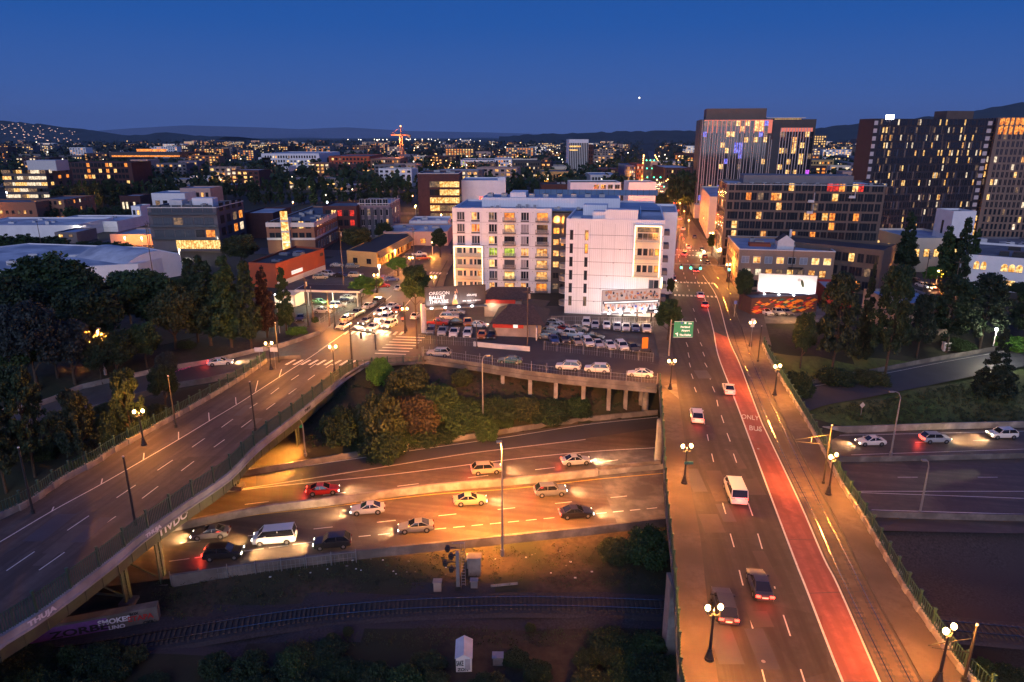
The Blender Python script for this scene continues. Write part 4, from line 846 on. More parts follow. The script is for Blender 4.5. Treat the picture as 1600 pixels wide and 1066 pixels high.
# tower with pale fins
TX, TY = 98.5, 375
FT = zat(TY, 187)
r_, L_ = building('fin_tower', 'tall tower with pale vertical fins and a red-lit crown left of the tram street end', rect((TX, TY), (TX+56, TY-11), 34), FT, 'tower_dark', 'roof_dark', None, 'tower', .4)
cn = [0, 0]
big = dict(rows=17, dz=(FT-4)/17, z0=3.5, w=1.9, h=2.6, x0=.03, x1=.6, frame='frame_dark', mull=0)
windows(r_, L_[0], L_[1], dict(big, cols=14, lit=.17, mats=['win_gold','win_warm','win_gold','win_blue','win_dim'], force={**{(16, c): 'win_dim' for c in range(10)}, (16,7):'win_gold',(16,9):'win_gold',(16,11):'win_gold',(16,12):'win_gold',(15,8):'win_gold',(15,11):'win_gold',(15,12):'win_gold',(14,5):'win_gold',(14,6):'win_gold',(12,7):'win_blue',(12,8):'win_blue',(11,8):'win_blue',(11,7):'win_blue',(10,8):'win_blue'}), cn)
windows(r_, L_[0], L_[1], dict(big, rows=15, cols=9, x0=.68, x1=.99, lit=.2, mats=['win_gold','win_warm','win_gold','win_dim'], force={(7,8):'win_violet'}), cn)
mb = MB()
for k in range(26):
    x = 1.0+k*1.42+RNG.uniform(-.35, .35); mb.box(x-.13, x+.13, -.5, -.05, 3, FT-(.2 if k < 18 else RNG.choice((10, 4, 8))), 'tower_fin')
for k in range(11): x = 40.5+k*1.4; mb.box(x-.15, x+.15, -.5, -.05, 3, FT-4.2, 'tower_fin')
fo = mb.obj('fins', r_); fo['kind'] = 'stuff'
MB().box(2, 36, -.022, -.005, FT-6.8, FT-.2, 'tower_red_glow').box(40, 55.8, -.022, -.005, FT-10.5, FT-4.2, 'tower_red_glow').obj('red_crown', r_)
MB().box(36.5, 40.2, -.6, -.02, 0, FT-2, 'dark_clad').obj('dark_joint', r_)
MB().box(3, 33, 3, 22, FT-.4, FT+5.5, 'charcoal').obj('mechanical_penthouse', r_)
MB().box(37, 50, 1.5, 12, FT-.4, FT+.5, 'roof_dark').box(33, 52, .2, 14, FT+.5, FT+.9, 'trim_white').box(37, 50, 1.3, 1.45, FT-2.8, FT+.2, 'win_gold').obj('sky_lounge', r_)
MB().box(.0, 22, -7, -.1, 0, 7, 'cream').box(0, 22, -7, -.1, 7, 7.2, 'roof_blue').obj('podium', r_)
for i, (px, py) in enumerate(((1228, 193), (1242, 193))):
    pass
# mural building
building('mural_building', 'pale building with a large swirling mural on its street wall, lit from below', [P(1092, 345), P(1104, 372), P(1133, 372), P(1133, 345)], 17.5, 'cream', 'roof_blue', None, 'building')
mur = root('wall_mural', 'colourful swirling abstract mural painted on the pale wall beside the tram street', 'mural'); A, B = P(1092, 345), P(1104, 372); d = (B-A).normalized(); mur.location = (A.x, A.y, 0); mur.rotation_euler = (0, 0, math.atan2(d.y, d.x)); LM = (B-A).length
mb = MB(); RM = random.Random(5)
for k in range(60):
    cx, cz, R_ = RM.uniform(1, LM-1), RM.uniform(2, 15.5), RM.uniform(.4, 1.9); a0, a1 = RM.uniform(0, 6), RM.uniform(1.5, 4.5); y = -.06-.002*k; m_ = RM.choice(['graffiti_red','leaf_bright','car_teal','graffiti_black','orange_board','sign_blue','paint'])
    wd_ = RM.uniform(.15, .5); n_ = 9
    for i in range(n_):
        t0, t1 = a0+a1*i/n_, a0+a1*(i+1)/n_; f = lambda t, r: (cx+r*math.cos(t), y, cz+r*math.sin(t)); mb.face([f(t0, R_), f(t0, R_+wd_), f(t1, R_+wd_), f(t1, R_)], m_)
mb.obj('mural_paint', mur)
# big dark tower, far right
TW = P(1372, 392); TW2 = P(1518, 378)
TH = zat(TW.y+8, 186)
A, B = Vector((TW.x-7, TW.y+3)), Vector((181.0, 270))
r_, L_ = building('dark_tower', 'huge dark high-rise with scattered warm windows and a bright white rooftop sign', rect(A, B, 9), TH, 'tower_dark', 'roof_dark', None, 'tower', .4)
cn = [0, 0]
windows(r_, L_[0], L_[1], dict(cols=50, rows=17, w=.52, h=2.0, z0=2, dz=(TH-1.5)/17, x0=.05, x1=.955, lit=.15, jit=.25, mats=['win_gold','win_white','win_dim','win_warm','win_gold','win_dim','win_dim','win_dim','win_gold','win_white'], frame='bronze', mull=0), cn)
LT = (B-A).length; sa = MB().box(LT*.962, LT*1.0, -.06, -.005, 0, 1.5, 'tower_fin').mesh('spandrel'); sb = MB().box(0, LT*.03, -.06, -.005, 0, 1.5, 'tower_fin').mesh('spandrel')
for k in range(17): z = 2+(TH-1.5)/17*k; link('spandrel', sa, r_, (0,0,z)); link('spandrel', sb, r_, (0,0,z))
mb = MB()
for k in range(120): x = RNG.uniform(.05, .95)*LT; z = int(RNG.uniform(0, 16))*(TH-1.5)/17+2; mb.box(x-.3, x+.3, -.05, -.006, z-.6, z+2.4, RNG.choice(['tower_brown','navy_clad','charcoal']))
o = mb.obj('cladding_panels', r_); o['kind'] = 'stuff'
MB().box(LT*.09, LT*.15, -.3, .2, TH-.2, TH+1.3, 'lamp_white').obj('rooftop_sign', r_)
MB().box(LT*.62, LT*.85, 1.5, 8, TH-.4, TH+2.9, 'charcoal').obj('mechanical_penthouse', r_)
A2 = Vector((B.x+1.2, B.y-1.0)); B2 = Vector((B.x+36, B.y-8)); TH2 = TH+.5
r_, L_ = building('brown_tower', 'brown high-rise with an orange-lit top two floors at the right edge', rect(A2, B2, 22), TH2, 'tower_brown', 'roof_dark', None, 'tower', .4)
cn = [0, 0]; top_ = {**{(16, c): 'win_orange' for c in range(30)}, **{(15, c): 'win_orange' for c in range(30)}}
windows(r_, L_[0], L_[1], dict(cols=22, rows=17, w=.85, h=2.1, z0=1.6, dz=(TH2-1)/17, x0=.03, x1=.99, lit=.13, jit=.15, mats=['win_gold','win_white','win_dim','win_warm','win_dim'], frame='tower_brown', mull=0, force=top_), cn)
windows(r_, L_[3], L_[0], dict(cols=8, rows=17, w=1.2, h=2.1, z0=1.6, dz=(TH2-1)/17, lit=.2), cn)
mb = MB()
for c in range(18): x = 1.3+c*1.83; mb.box(x-.5, x+.5, -.12, -.03, TH2-2.6, TH2-.4, 'win_orange').box(x-.5, x+.5, -.12, -.03, TH2-6.0, TH2-3.4, 'win_orange')
o = mb.obj('lit_top_rooms', r_); o['kind'] = 'stuff'
# white mission-style building, right edge, with arched windows
A, B = P(1497, 448), P(1640, 462)
HM = zat(A.y, 397)
r_, L_ = building('white_building', 'white two-storey building with arched yellow windows at the right edge', rect(A, B, 30), HM, 'white_wall', 'roof_grey', {3: dict(cols=4, rows=2, w=1.6, h=1.9, z0=1, dz=3.8, lit=.7, mats=['win_gold'], frame='frame_dark')}, 'building', units=7, unit_m='metal_dark')
def arch_win(par, x, z, w_, h, m_='win_gold'):
    mb = MB(); pts = [(x-w_/2, -.05, z), (x+w_/2, -.05, z), (x+w_/2, -.05, z+h*.55)]+[(x+w_/2*math.cos(t), -.05, z+h*.55+h*.45*math.sin(t)) for t in [math.pi*i/8 for i in range(1, 8)]]+[(x-w_/2, -.05, z+h*.55)]
    mb.face(pts, m_); mb.box(x-.04, x+.04, -.08, -.051, z, z+h*.95, 'frame_dark').box(x-w_/2, x+w_/2, -.08, -.051, z+h*.5, z+h*.5+.07, 'frame_dark').box(x-w_/2-.1, x+w_/2+.1, -.15, 0, z-.12, z, 'trim_white').obj('arched_window', par)
for x, w_ in ((3.4, 1.3), (5.1, 1.3)): arch_win(r_, x, HM-4.0, w_, 2.3)
for x in (10.0, 11.7, 13.4): arch_win(r_, x, HM-4.0, 1.5, 2.1)
for x in (9.6, 11.0, 12.4): MB().box(x-.65, x+.65, -.06, 0, HM-8.0, HM-6.5, 'win_gold').obj('window', r_)
r_, L_ = bpx('white_building', 'pale low church-like hall with arched lit windows behind the tall poplars', 1415, 1500, 425, 372, 24, 'cream', 'roof_blue', dict(cols=5, rows=1, w=1.6, h=2.4, z0=5, lit=1, mats=['win_gold']), None, dict(cols=3, rows=1, w=1.6, h=2.4, z0=5, lit=1, mats=['win_gold']))
bpx('white_tower_block', 'windowless white tower block with faint lettering behind the poplars', 1473, 1508, 425, 330, 9, 'white_wall', 'roof_grey', None, None, dict(cols=1, rows=1, w=.8, h=4, z0=12, lit=0))
bpx('low_roof_building', 'low building with cluttered grey roof at the foot of the dark tower', 1508, 1660, 418, 385, 22, 'grey_clad', 'roof_grey', dict(cols=6, rows=2, w=1.6, h=1.8, z0=.8, dz=3, lit=.4), units=9, unit_m='trim_white')
bpx('low_roof_building', 'low blue-roofed workshop between the dark trees on the right', 1395, 1480, 520, 474, 15, 'stucco', 'roof_blue', dict(cols=4, rows=1, w=1.4, h=1.2, z0=1, lit=.1), units=2)
# mural shop and second billboard
A, B = P(1172, 492), P(1275, 487)
r_, L_ = building('mural_shop', 'low shop with orange graffiti mural front under the white billboard', rect(A, B, 6), 4.2, 'brick_dark', 'roof_grey', None, 'shop')
mb = MB(); 
for k in range(110):
    x, z, s_ = RM.uniform(1.2, 17.0), RM.uniform(.4, 3.6), RM.uniform(.3, 1.2); y = -.03-.002*k; mb.face([(x-s_, y, z), (x-s_*.2, y, z-.35*s_), (x+s_, y, z+.1), (x+s_*.1, y, z+.4*s_)], RM.choice(['orange_board','graffiti_red','paint_yellow','car_teal','graffiti_red','orange_board']))
mb.obj('mural_paint', r_)
building('red_shop', 'small red-fronted shop with flat grey roof right of the white billboard', rect(P(1285, 480), P(1330, 482), 12), 5.0, 'awning_red', 'roof_pale', None, 'shop')
# ---------------------------------------------------------------- left side
r_, L_ = bpx('grey_condominium', 'four-storey grey condominium with gold-lit ground floor behind the big trees on the left', 240, 346, 392, 324, 27, 'grey_panel', 'roof_grey',
    [dict(cols=6, rows=3, w=3.3, h=3.0, z0=4.9, dz=4.6, lit=.2, dark='glass_mid', mats=['win_dim','win_gold'], frame='frame_dark', mull=2, force={(0,5):'win_orange',(0,4):'glass_dark'}), dict(cols=3, rows=1, w=5.5, h=3.2, z0=.8, x0=.35, x1=1, lit=1, mats=['win_gold'], frame='frame_dark', mull=5)],
    dict(cols=4, rows=4, w=3.6, h=3.0, z0=.8, dz=4.6, lit=.3, frame='frame_dark', mull=2), cat='apartment building', trim='trim_white', units=16)
mb = MB()
hh = zat(P(240, 392).y, 324)
MB().box(6, 11, 5, 10, hh-.6, hh+2.2, 'trim_white').obj('roof_box', r_); MB().box(13, 21, 9, 14, hh-.6, hh+2.6, 'white_wall').obj('roof_box', r_)
for z in (4.4, 9.0, 13.6): MB().box(.6, 26, -1.3, -.1, z, z+.15, 'frame_dark').box(.6, 26, -1.3, -1.25, z+.15, z+1.0, 'glass_mid').obj('balcony', r_)
r_, L_ = bpx('brick_condominium', 'red brick condominium with pale bands and a glowing glass stair tower', 420, 494, 396, 348, 62, 'brick', 'roof_grey',
    [dict(cols=2, rows=2, w=1.8, h=2.6, z0=5, dz=4.3, x0=.05, x1=.3, lit=.2), dict(cols=3, rows=2, w=1.8, h=2.6, z0=5, dz=4.3, x0=.52, x1=.95, lit=.2)],
    dict(cols=14, rows=3, w=1.9, h=2.6, z0=1.2, dz=4.1, lit=.25, mats=['win_gold','win_dim','win_warm'], frame='frame_white'), cat='apartment building', trim='trim_white', units=10)
hb = zat(P(420, 396).y, 348); W_ = (P(494, 396)-P(420, 396)).length
MB().box(-.08, W_+.08, -.1, 0, hb-1.6, hb-.2, 'trim_white').box(-.08, W_+.08, -.1, 0, hb-6.4, hb-5.6, 'trim_white').box(W_, W_+.1, 0, 62, hb-1.6, hb-.2, 'trim_white').box(W_, W_+.1, 0, 62, hb-6.4, hb-5.6, 'trim_white').obj('pale_bands', r_)
st_ = MB().box(W_*.33, W_*.5, -1.3, 3, -.3, hb+1.6, 'trim_white').obj('stair_tower', r_)
for k in range(4): MB().box(W_*.34, W_*.49, -1.36, -1.31, .8+k*3.9, 4.0+k*3.9, 'win_gold').obj('stair_window', r_)
r_, L_ = bpx('grey_townhouses', 'grey and mauve apartment wing with pale frames at the end of the brick condominium', 562, 612, 372, 318, 26, 'mauve_wall', 'roof_blue',
    dict(cols=5, rows=4, w=2.0, h=2.6, z0=1.2, dz=4.2, lit=.12, frame='frame_white', mull=1), dict(cols=3, rows=4, w=1.6, h=2.2, z0=1.2, dz=4.2, lit=.1, frame='frame_white'), cat='apartment building', trim='trim_white', units=6)
hg = zat(P(562, 372).y, 318); Wg = (P(612, 372)-P(562, 372)).length
mb = MB()
for k in range(6): x = Wg*(k+.02)/5.2; mb.box(x-.1, x+1.3, -.25, -.02, .2, hg-1.7, 'navy_clad')
mb.obj('dark_piers', r_)
bpx('corner_block', 'brown block with red-lit terrace room between the brick and grey apartment wings', 508, 560, 375, 322, 20, 'maroon', 'roof_grey', dict(cols=5, rows=3, w=1.8, h=2.4, z0=2, dz=4, lit=.25, mats=['win_orange','win_red','win_gold']), None, None, cat='apartment building')
# orange building
OP = [P(388, 410, 7), P(430, 412, 7), P(506, 388, 7), P(462, 384, 7)]
r_, L_ = building('orange_building', 'low building with bright orange side wall and dark roof beside the car park', OP, 7, 'orange_wall', 'roof_dark', None, 'building', units=4)
a, b = Vector(L_[1]), Vector(L_[2]) if len(L_) > 2 else None
for i in range(4):
    a, b = L_[i], L_[(i+1) % 4]; d = b-a
    if d.length > 18:
        an = math.atan2(d.y, d.x); T = Matrix.Translation((a.x, a.y, 0))@Matrix.Rotation(an, 4, 'Z')
        MB().box(0, d.length, -.06, -.004, -.2, 1.5, 'trim_white', T).obj('white_plinth', r_); MB().box(d.length*.28, d.length*.5, -.12, -.02, 2.2, 3.3, 'sign_white', T).box(d.length*.9, d.length*.97, -.1, -.02, 4.8, 5.8, 'frame_dark', T).obj('wall_sign', r_); break
building('red_brick_wall_building', 'dark brown warehouse with faded lettering wall left of the brick condominium', rect(P(385, 372), P(430, 372), 25), zat(P(385, 372).y, 333), 'maroon', 'roof_pale', None, 'warehouse')
# motel strip
q = [P(543, 415), P(592, 421), P(640, 386), P(682, 384), P(688, 372), P(630, 370)]
r_, L_ = building('motel', 'low motel with brown roof and gold-lit walkway front beside the side street', [P(543, 414), P(590, 418), P(642, 388), P(625, 372)], 5.0, 'gold_wall', 'roof_brown', {1: dict(cols=9, rows=1, w=1.2, h=2.2, z0=.5, lit=.7, mats=['win_gold','win_orange'], frame='frame_dark'), 0: dict(cols=2, rows=1, w=1.6, h=1.6, z0=1, lit=0)}, 'motel', .3)
a, b = L_[1], L_[2]; d = b-a; T = Matrix.Translation((a.x, a.y, 0))@Matrix.Rotation(math.atan2(d.y, d.x), 4, 'Z')
mb = MB(); mb.face([T@Vector(p) for p in ((0,-1.5,3.4),(d.length,-1.5,3.4),(d.length,0,4.9),(0,0,4.9))], 'tile_awning'); mb.face([T@Vector(p) for p in ((0,-1.5,3.3),(0,0,3.3),(d.length,0,3.3),(d.length,-1.5,3.3))], 'cream').obj('tiled_canopy', r_)
bpx('motel_annex', 'pale flat-roofed annex with violet roof behind the motel car park', 600, 700, 384, 362, 26, 'stucco_pink', 'roof_pale', dict(cols=4, rows=1, w=2, h=1.8, z0=1, lit=.4, mats=['win_orange']), cat='building', units=4)
bpx('low_roof_building', 'low pale-roofed shed between the mauve apartments and the white block', 640, 700, 366, 345, 18, 'white_wall', 'roof_pale', None, cat='building', units=3, unit_m='trim_white')
# lit dark office behind trees
bpx('brown_office', 'dark brown office block with strings of golden windows behind a tall round tree', 655, 718, 345, 271, 30, 'maroon', 'roof_grey', dict(cols=5, rows=5, w=5, h=2.8, z0=1, dz=4.0, x0=.35, x1=.95, lit=.75, mats=['win_gold','win_gold','win_dim'], mull=4), dict(cols=4, rows=5, w=2, h=2.4, z0=1, dz=4, lit=.4), cat='office', units=3, trim='trim_white')
r_, _ = bpx('white_theatre', 'windowless white block with a small glowing red sign behind the white apartments', 722, 790, 340, 282, 30, 'white_wall', 'roof_pale', cat='building')
building('tall_white_stair', 'narrow white wall slab behind the red sign', rect(P(778, 338), P(790, 338), 10), zat(P(778, 338).y, 278), 'white_wall', 'roof_pale', None, 'building')
s_ = root('roof_sign', 'small glowing red and gold sign on a frame above the white apartment roof', 'sign', P(757, 318, 17)); MB().box(-1.8, 1.8, -.2, .2, 0, 2.6, 'lamp_red').box(-1.3, 1.3, -.26, -.2, .5, 2.1, 'win_gold').obj('panel', s_); MB().box(-1.6, -1.4, -.1, .1, -3, 0, 'metal_dark').box(1.4, 1.6, -.1, .1, -3, 0, 'metal_dark').obj('frame', s_); s_.rotation_euler = (0, 0, .25)
# pale warehouses at left
H8 = 6.5
WHP = [P(-40, 425, H8), P(215, 412, H8), P(280, 396, H8), P(225, 386, H8), P(45, 380, H8), P(-60, 392, H8)]
wr, _ = building('long_warehouse', 'long low warehouse with pale blue curved roof behind the big dark trees', WHP, H8, 'white_wall', 'roof_pale', None, 'warehouse', .3, units=6, unit_m='trim_white')
wr2 = root('arched_roof', 'second arched pale roof at the right end of the long warehouse', 'warehouse'); a = P(195, 412, H8); b = P(282, 398, H8); d = b-a; n = Vector((-d.y, d.x, 0)).normalized(); mb = MB(); pr = []
L1 = [a+d*(i/12)+Vector((0,0,2.6*math.sin(math.pi*i/12)-.3)) for i in range(13)]; L2 = [p+n*26 for p in L1]; mb.ribbon(L1, L2, 'roof_pale'); mb.face(L1+[Vector((b.x,b.y,0)), Vector((a.x,a.y,0))], 'white_wall'); o_ = mb.obj('roof', wr2)
bpx('flat_roof_warehouse', 'white flat-roofed warehouse with angular parapet above the long curved roof', -60, 120, 372, 352, 30, 'white_wall', 'roof_pale', cat='warehouse', units=5, unit_m='trim_white')
bpx('flat_roof_warehouse', 'grey-fronted low shop with stone band left of the two bright wall lamps', 88, 122, 380, 363, 14, 'grey_clad', 'roof_blue', dict(cols=2, rows=1, w=1.6, h=1, z0=2.5, lit=.5), cat='shop')
bpx('flat_roof_warehouse', 'wide pale roof rising behind the grey-fronted shop', 70, 185, 362, 346, 26, 'white_wall', 'roof_pale', cat='warehouse', units=3)
wb, _ = bpx('lamp_lit_warehouse', 'low brick warehouse with two glaring lamps on its front wall', 174, 242, 383, 366, 20, 'stucco_pink', 'roof_pale', cat='warehouse')
bpx('brick_building', 'long low red brick building behind the warehouses at the left edge', -40, 62, 352, 316, 18, 'brick', 'roof_grey', dict(cols=10, rows=2, w=1.1, h=1.6, z0=1.5, dz=4, lit=.25), cat='building')
bpx('brick_building', 'taller red brick building with small lit windows left of the grey condominium', 55, 106, 348, 312, 26, 'brick', 'roof_grey', dict(cols=6, rows=3, w=1.1, h=1.6, z0=1.5, dz=3.8, lit=.35), dict(cols=5, rows=3, w=1.1, h=1.6, z0=1.5, dz=3.8, lit=.2), cat='building')
r_, _ = bpx('banded_office', 'five-storey office with long bands of white and gold windows at the far left', 12, 78, 312, 266, 30, 'charcoal', 'roof_dark', dict(cols=7, rows=5, w=6.0, h=2.2, z0=1.2, dz=4.1, x0=.02, x1=.98, lit=.85, mats=['win_white','win_white','win_gold','win_dim'], mull=3), dict(cols=3, rows=5, w=3, h=2.2, z0=1.2, dz=4.1, lit=.3), cat='office')
MB().box(14, 34, 6, 20, 19, 26, 'trim_white').obj('penthouse', r_)
r_, _ = bpx('dark_hotel', 'long dark block with orange-lit roof terrace behind the poplars at far left', 95, 212, 300, 254, 30, 'maroon', 'roof_dark', dict(cols=18, rows=5, w=2.2, h=2.8, z0=1.5, dz=4.4, lit=.22, mats=['win_orange','win_gold']), cat='building')
MB().box(40, 95, 5, 20, 26, 30, 'bronze').box(62, 85, 4.8, 4.95, 30.5, 32.4, 'win_orange').box(42, 95, 4.7, 4.9, 26.5, 27.6, 'win_orange').obj('lit_roof_terrace', r_)
# ================================================================== TREES
def leaf_mesh(name, blobs, nleaf, size, m, seed, extra=None):
    """blobs: list of (x,y,z,r); small leaf quads are scattered in the blobs"""
    rg = np.random.default_rng(seed); B = np.array(blobs); wgt = B[:,3]**2; wgt /= wgt.sum()
    idx = rg.choice(len(B), nleaf, p=wgt); d = rg.normal(size=(nleaf,3)); d /= np.linalg.norm(d, axis=1)[:,None]
    rad = rg.random(nleaf)**.45; c = B[idx,:3]+d*(B[idx,3]*rad)[:,None]*np.array([1,1,.85])
    n = rg.normal(size=(nleaf,3))+d*.8; n /= np.linalg.norm(n, axis=1)[:,None]
    a = np.cross(n, rg.normal(size=(nleaf,3))); a /= np.linalg.norm(a, axis=1)[:,None]; b = np.cross(n, a)
    s = size*(.6+.8*rg.random(nleaf))[:,None]; 
    V = np.stack([c-a*s*.9-b*s*.15, c-b*s*.55, c+a*s, c+b*s*.6], axis=1).reshape(-1,3)
    me = bpy.data.meshes.new(name); me.vertices.add(nleaf*4); me.vertices.foreach_set('co', V.ravel().astype(np.float32))
    me.loops.add(nleaf*4); me.loops.foreach_set('vertex_index', np.arange(nleaf*4, dtype=np.int32))
    me.polygons.add(nleaf); me.polygons.foreach_set('loop_start', np.arange(0, nleaf*4, 4, dtype=np.int32)); me.polygons.foreach_set('loop_total', np.full(nleaf, 4, dtype=np.int32))
    me.materials.append(M[m]); me.update(); me.validate(); return me
def round_blobs(R, H, z0, n, seed, asp=1.0):
    rg = random.Random(seed); out = []
    lob = [(rg.uniform(0, 6.28), rg.uniform(.2, .9), rg.uniform(.55, .95)) for _ in range(6)]
    while len(out) < n:
        t, p_ = rg.uniform(0, 6.28), math.acos(rg.uniform(-.85, 1)); k = .78+.22*sum(math.cos(t-a)*math.sin(p_)*w_ for a, _, w_ in lob)/3
        r = rg.uniform(.55, 1.0)*k; x, y, z = math.sin(p_)*math.cos(t)*R*r, math.sin(p_)*math.sin(t)*R*r*asp, z0+H/2+math.cos(p_)*H/2*r
        out.append((x, y, z, R*rg.uniform(.15, .26)))
    return out
def col_blobs(R, H, z0, n, seed, taper=.75):
    rg = random.Random(seed); out = []
    for _ in range(n):
        h = rg.random(); env = R*(min(1, h*5+.35))*(1-taper*h**1.8); t = rg.uniform(0, 6.28); r = rg.uniform(.3, .95)
        out.append((math.cos(t)*env*r, math.sin(t)*env*r, z0+h*H, max(.35, env*rg.uniform(.26, .42))))
    return out
def cone_blobs(R, H, z0, n, seed):
    rg = random.Random(seed); out = []
    for _ in range(n):
        h = rg.random()**1.25; env = R*(1-h)**.85; lay = (math.sin(h*34)*.12+.9); t = rg.uniform(0, 6.28); r = rg.uniform(.4, 1)*lay
        out.append((math.cos(t)*env*r, math.sin(t)*env*r, z0+h*H, max(.3, env*rg.uniform(.16, .28))))
    return out
def pine_blobs(R, H, z0, n, seed):
    rg = random.Random(seed); out = []
    for _ in range(n):
        h = rg.choice([.15,.3,.45,.6,.75,.88,.97])+rg.uniform(-.04,.04); env = R*(1-.55*h*h)*rg.uniform(.3,1); t = rg.choice(range(9))*.7+h*5+rg.uniform(-.25,.25)
        out.append((math.cos(t)*env, math.sin(t)*env, z0+h*H, R*rg.uniform(.12,.22)))
    return out
def trunk_mesh(h, r, seed, spread=.5, nb=6):
    rg = random.Random(seed); mb = MB(); p = Vector((0,0,-.3)); 
    pts = [p]+[Vector((rg.uniform(-.04,.04)*h*i/4, rg.uniform(-.04,.04)*h*i/4, h*i/4)) for i in range(1, 5)]
    for i in range(4): mb.cyl(pts[i], pts[i+1], r*(1-.2*i), r*(1-.2*(i+1)), 'bark', 8)
    for k in range(nb):
        a = pts[rg.choice([2,3,4])]; t = k*6.28/nb+rg.uniform(-.3,.3); L = h*spread*rg.uniform(.6,1)
        b = a+Vector((math.cos(t)*L, math.sin(t)*L, L*rg.uniform(.5,1.1))); mb.cyl(a, b, r*.4, r*.12, 'bark', 6)
        for e in (-.5, .6): mb.cyl(a.lerp(b, .55), b+Vector((math.cos(t+e)*L*.35, math.sin(t+e)*L*.35, L*.25)), r*.2, r*.06, 'bark', 5)
    return mb.mesh('trunk')
TREE = {}
def proto(kind):           # unit-size prototypes: about 10 m tall, scaled when placed
    if kind in TREE: return TREE[kind]
    sh, m_, v_ = kind
    sd = v_*17+3
    if sh == 'round': cr = leaf_mesh('crown', round_blobs(4.6, 7.6, 2.2, 130, sd), 14000, .23, m_, sd); tr = trunk_mesh(4.0, .3, sd)
    elif sh == 'col': cr = leaf_mesh('crown', col_blobs(1.9, 8.6, 1.2, 120, sd), 11000, .19, m_, sd); tr = trunk_mesh(4.5, .2, sd, .25)
    elif sh == 'oval': cr = leaf_mesh('crown', round_blobs(2.7, 7.4, 2.4, 100, sd), 10000, .2, m_, sd); tr = trunk_mesh(4.6, .18, sd, .3)
    elif sh == 'cone': cr = leaf_mesh('crown', cone_blobs(3.0, 9.6, .3, 170, sd), 15000, .17, m_, sd); tr = trunk_mesh(3, .25, sd, .2)
    elif sh == 'pine': cr = leaf_mesh('crown', pine_blobs(3.6, 8.0, 2.4, 130, sd), 11000, .19, m_, sd); tr = trunk_mesh(8.2, .24, sd, .22, 10)
    elif sh == 'bush': cr = leaf_mesh('crown', round_blobs(5.0, 6.6, -.6, 120, sd), 11000, .25, m_, sd); tr = trunk_mesh(2.2, .16, sd, .8, 8)
    elif sh == 'small': cr = leaf_mesh('crown', round_blobs(4.2, 8, 1.6, 40, sd), 900, .5, m_, sd); tr = MB().cyl((0,0,-.3),(0,0,4),.3,.15,'bark',5).mesh('trunk')
    elif sh == 'smallcol': cr = leaf_mesh('crown', col_blobs(1.7, 9.2, .8, 40, sd), 800, .42, m_, sd); tr = MB().cyl((0,0,-.3),(0,0,4),.25,.12,'bark',5).mesh('trunk')
    TREE[kind] = (cr, tr); return TREE[kind]
def tree(p, kind, h, wd, label, group=None, name=None, cat_='tree', rz=None):
    """h: height in m, wd: crown width in m"""
    base_w = dict(round=9.4, col=4.2, oval=5.8, cone=6.2, pine=7.6, bush=10.5, small=9, smallcol=4)[kind[0]]
    cr, tr = proto(kind); nm = name or dict(round='broadleaf_tree', col='columnar_tree', oval='street_tree', cone='conifer_tree', pine='pine_tree', bush='shrub', small='distant_tree', smallcol='poplar_tree')[kind[0]]
    r_ = root(nm, label, cat_, p, RNG.uniform(0, 6.28) if rz is None else rz, group)
    hh = 6.2 if kind[0] == 'bush' else 10.0
    r_.scale = (wd/base_w, wd/base_w, h/hh)
    link('crown', cr, r_); link('trunk', tr, r_); return r_
def TP(px, pyb, z=None): return PT(px, pyb) if z is None else P(px, pyb, z)
def tr_px(px, pyb, pyt, wpx, kind, label, z=None, **k):
    p = TP(px, pyb, z); h = zat(p.y, pyt)-p.z; dist = p.y*CP+(CAM_H-p.z)*SP; tree(p, kind, h, wpx/F_PX*dist, label, **k); return p
G, D, BL, BR, RU, OL, CO, MR = 'leaf_green','leaf_dark','leaf_blue','leaf_bright','leaf_rust','leaf_olive','leaf_conifer','leaf_maroon'
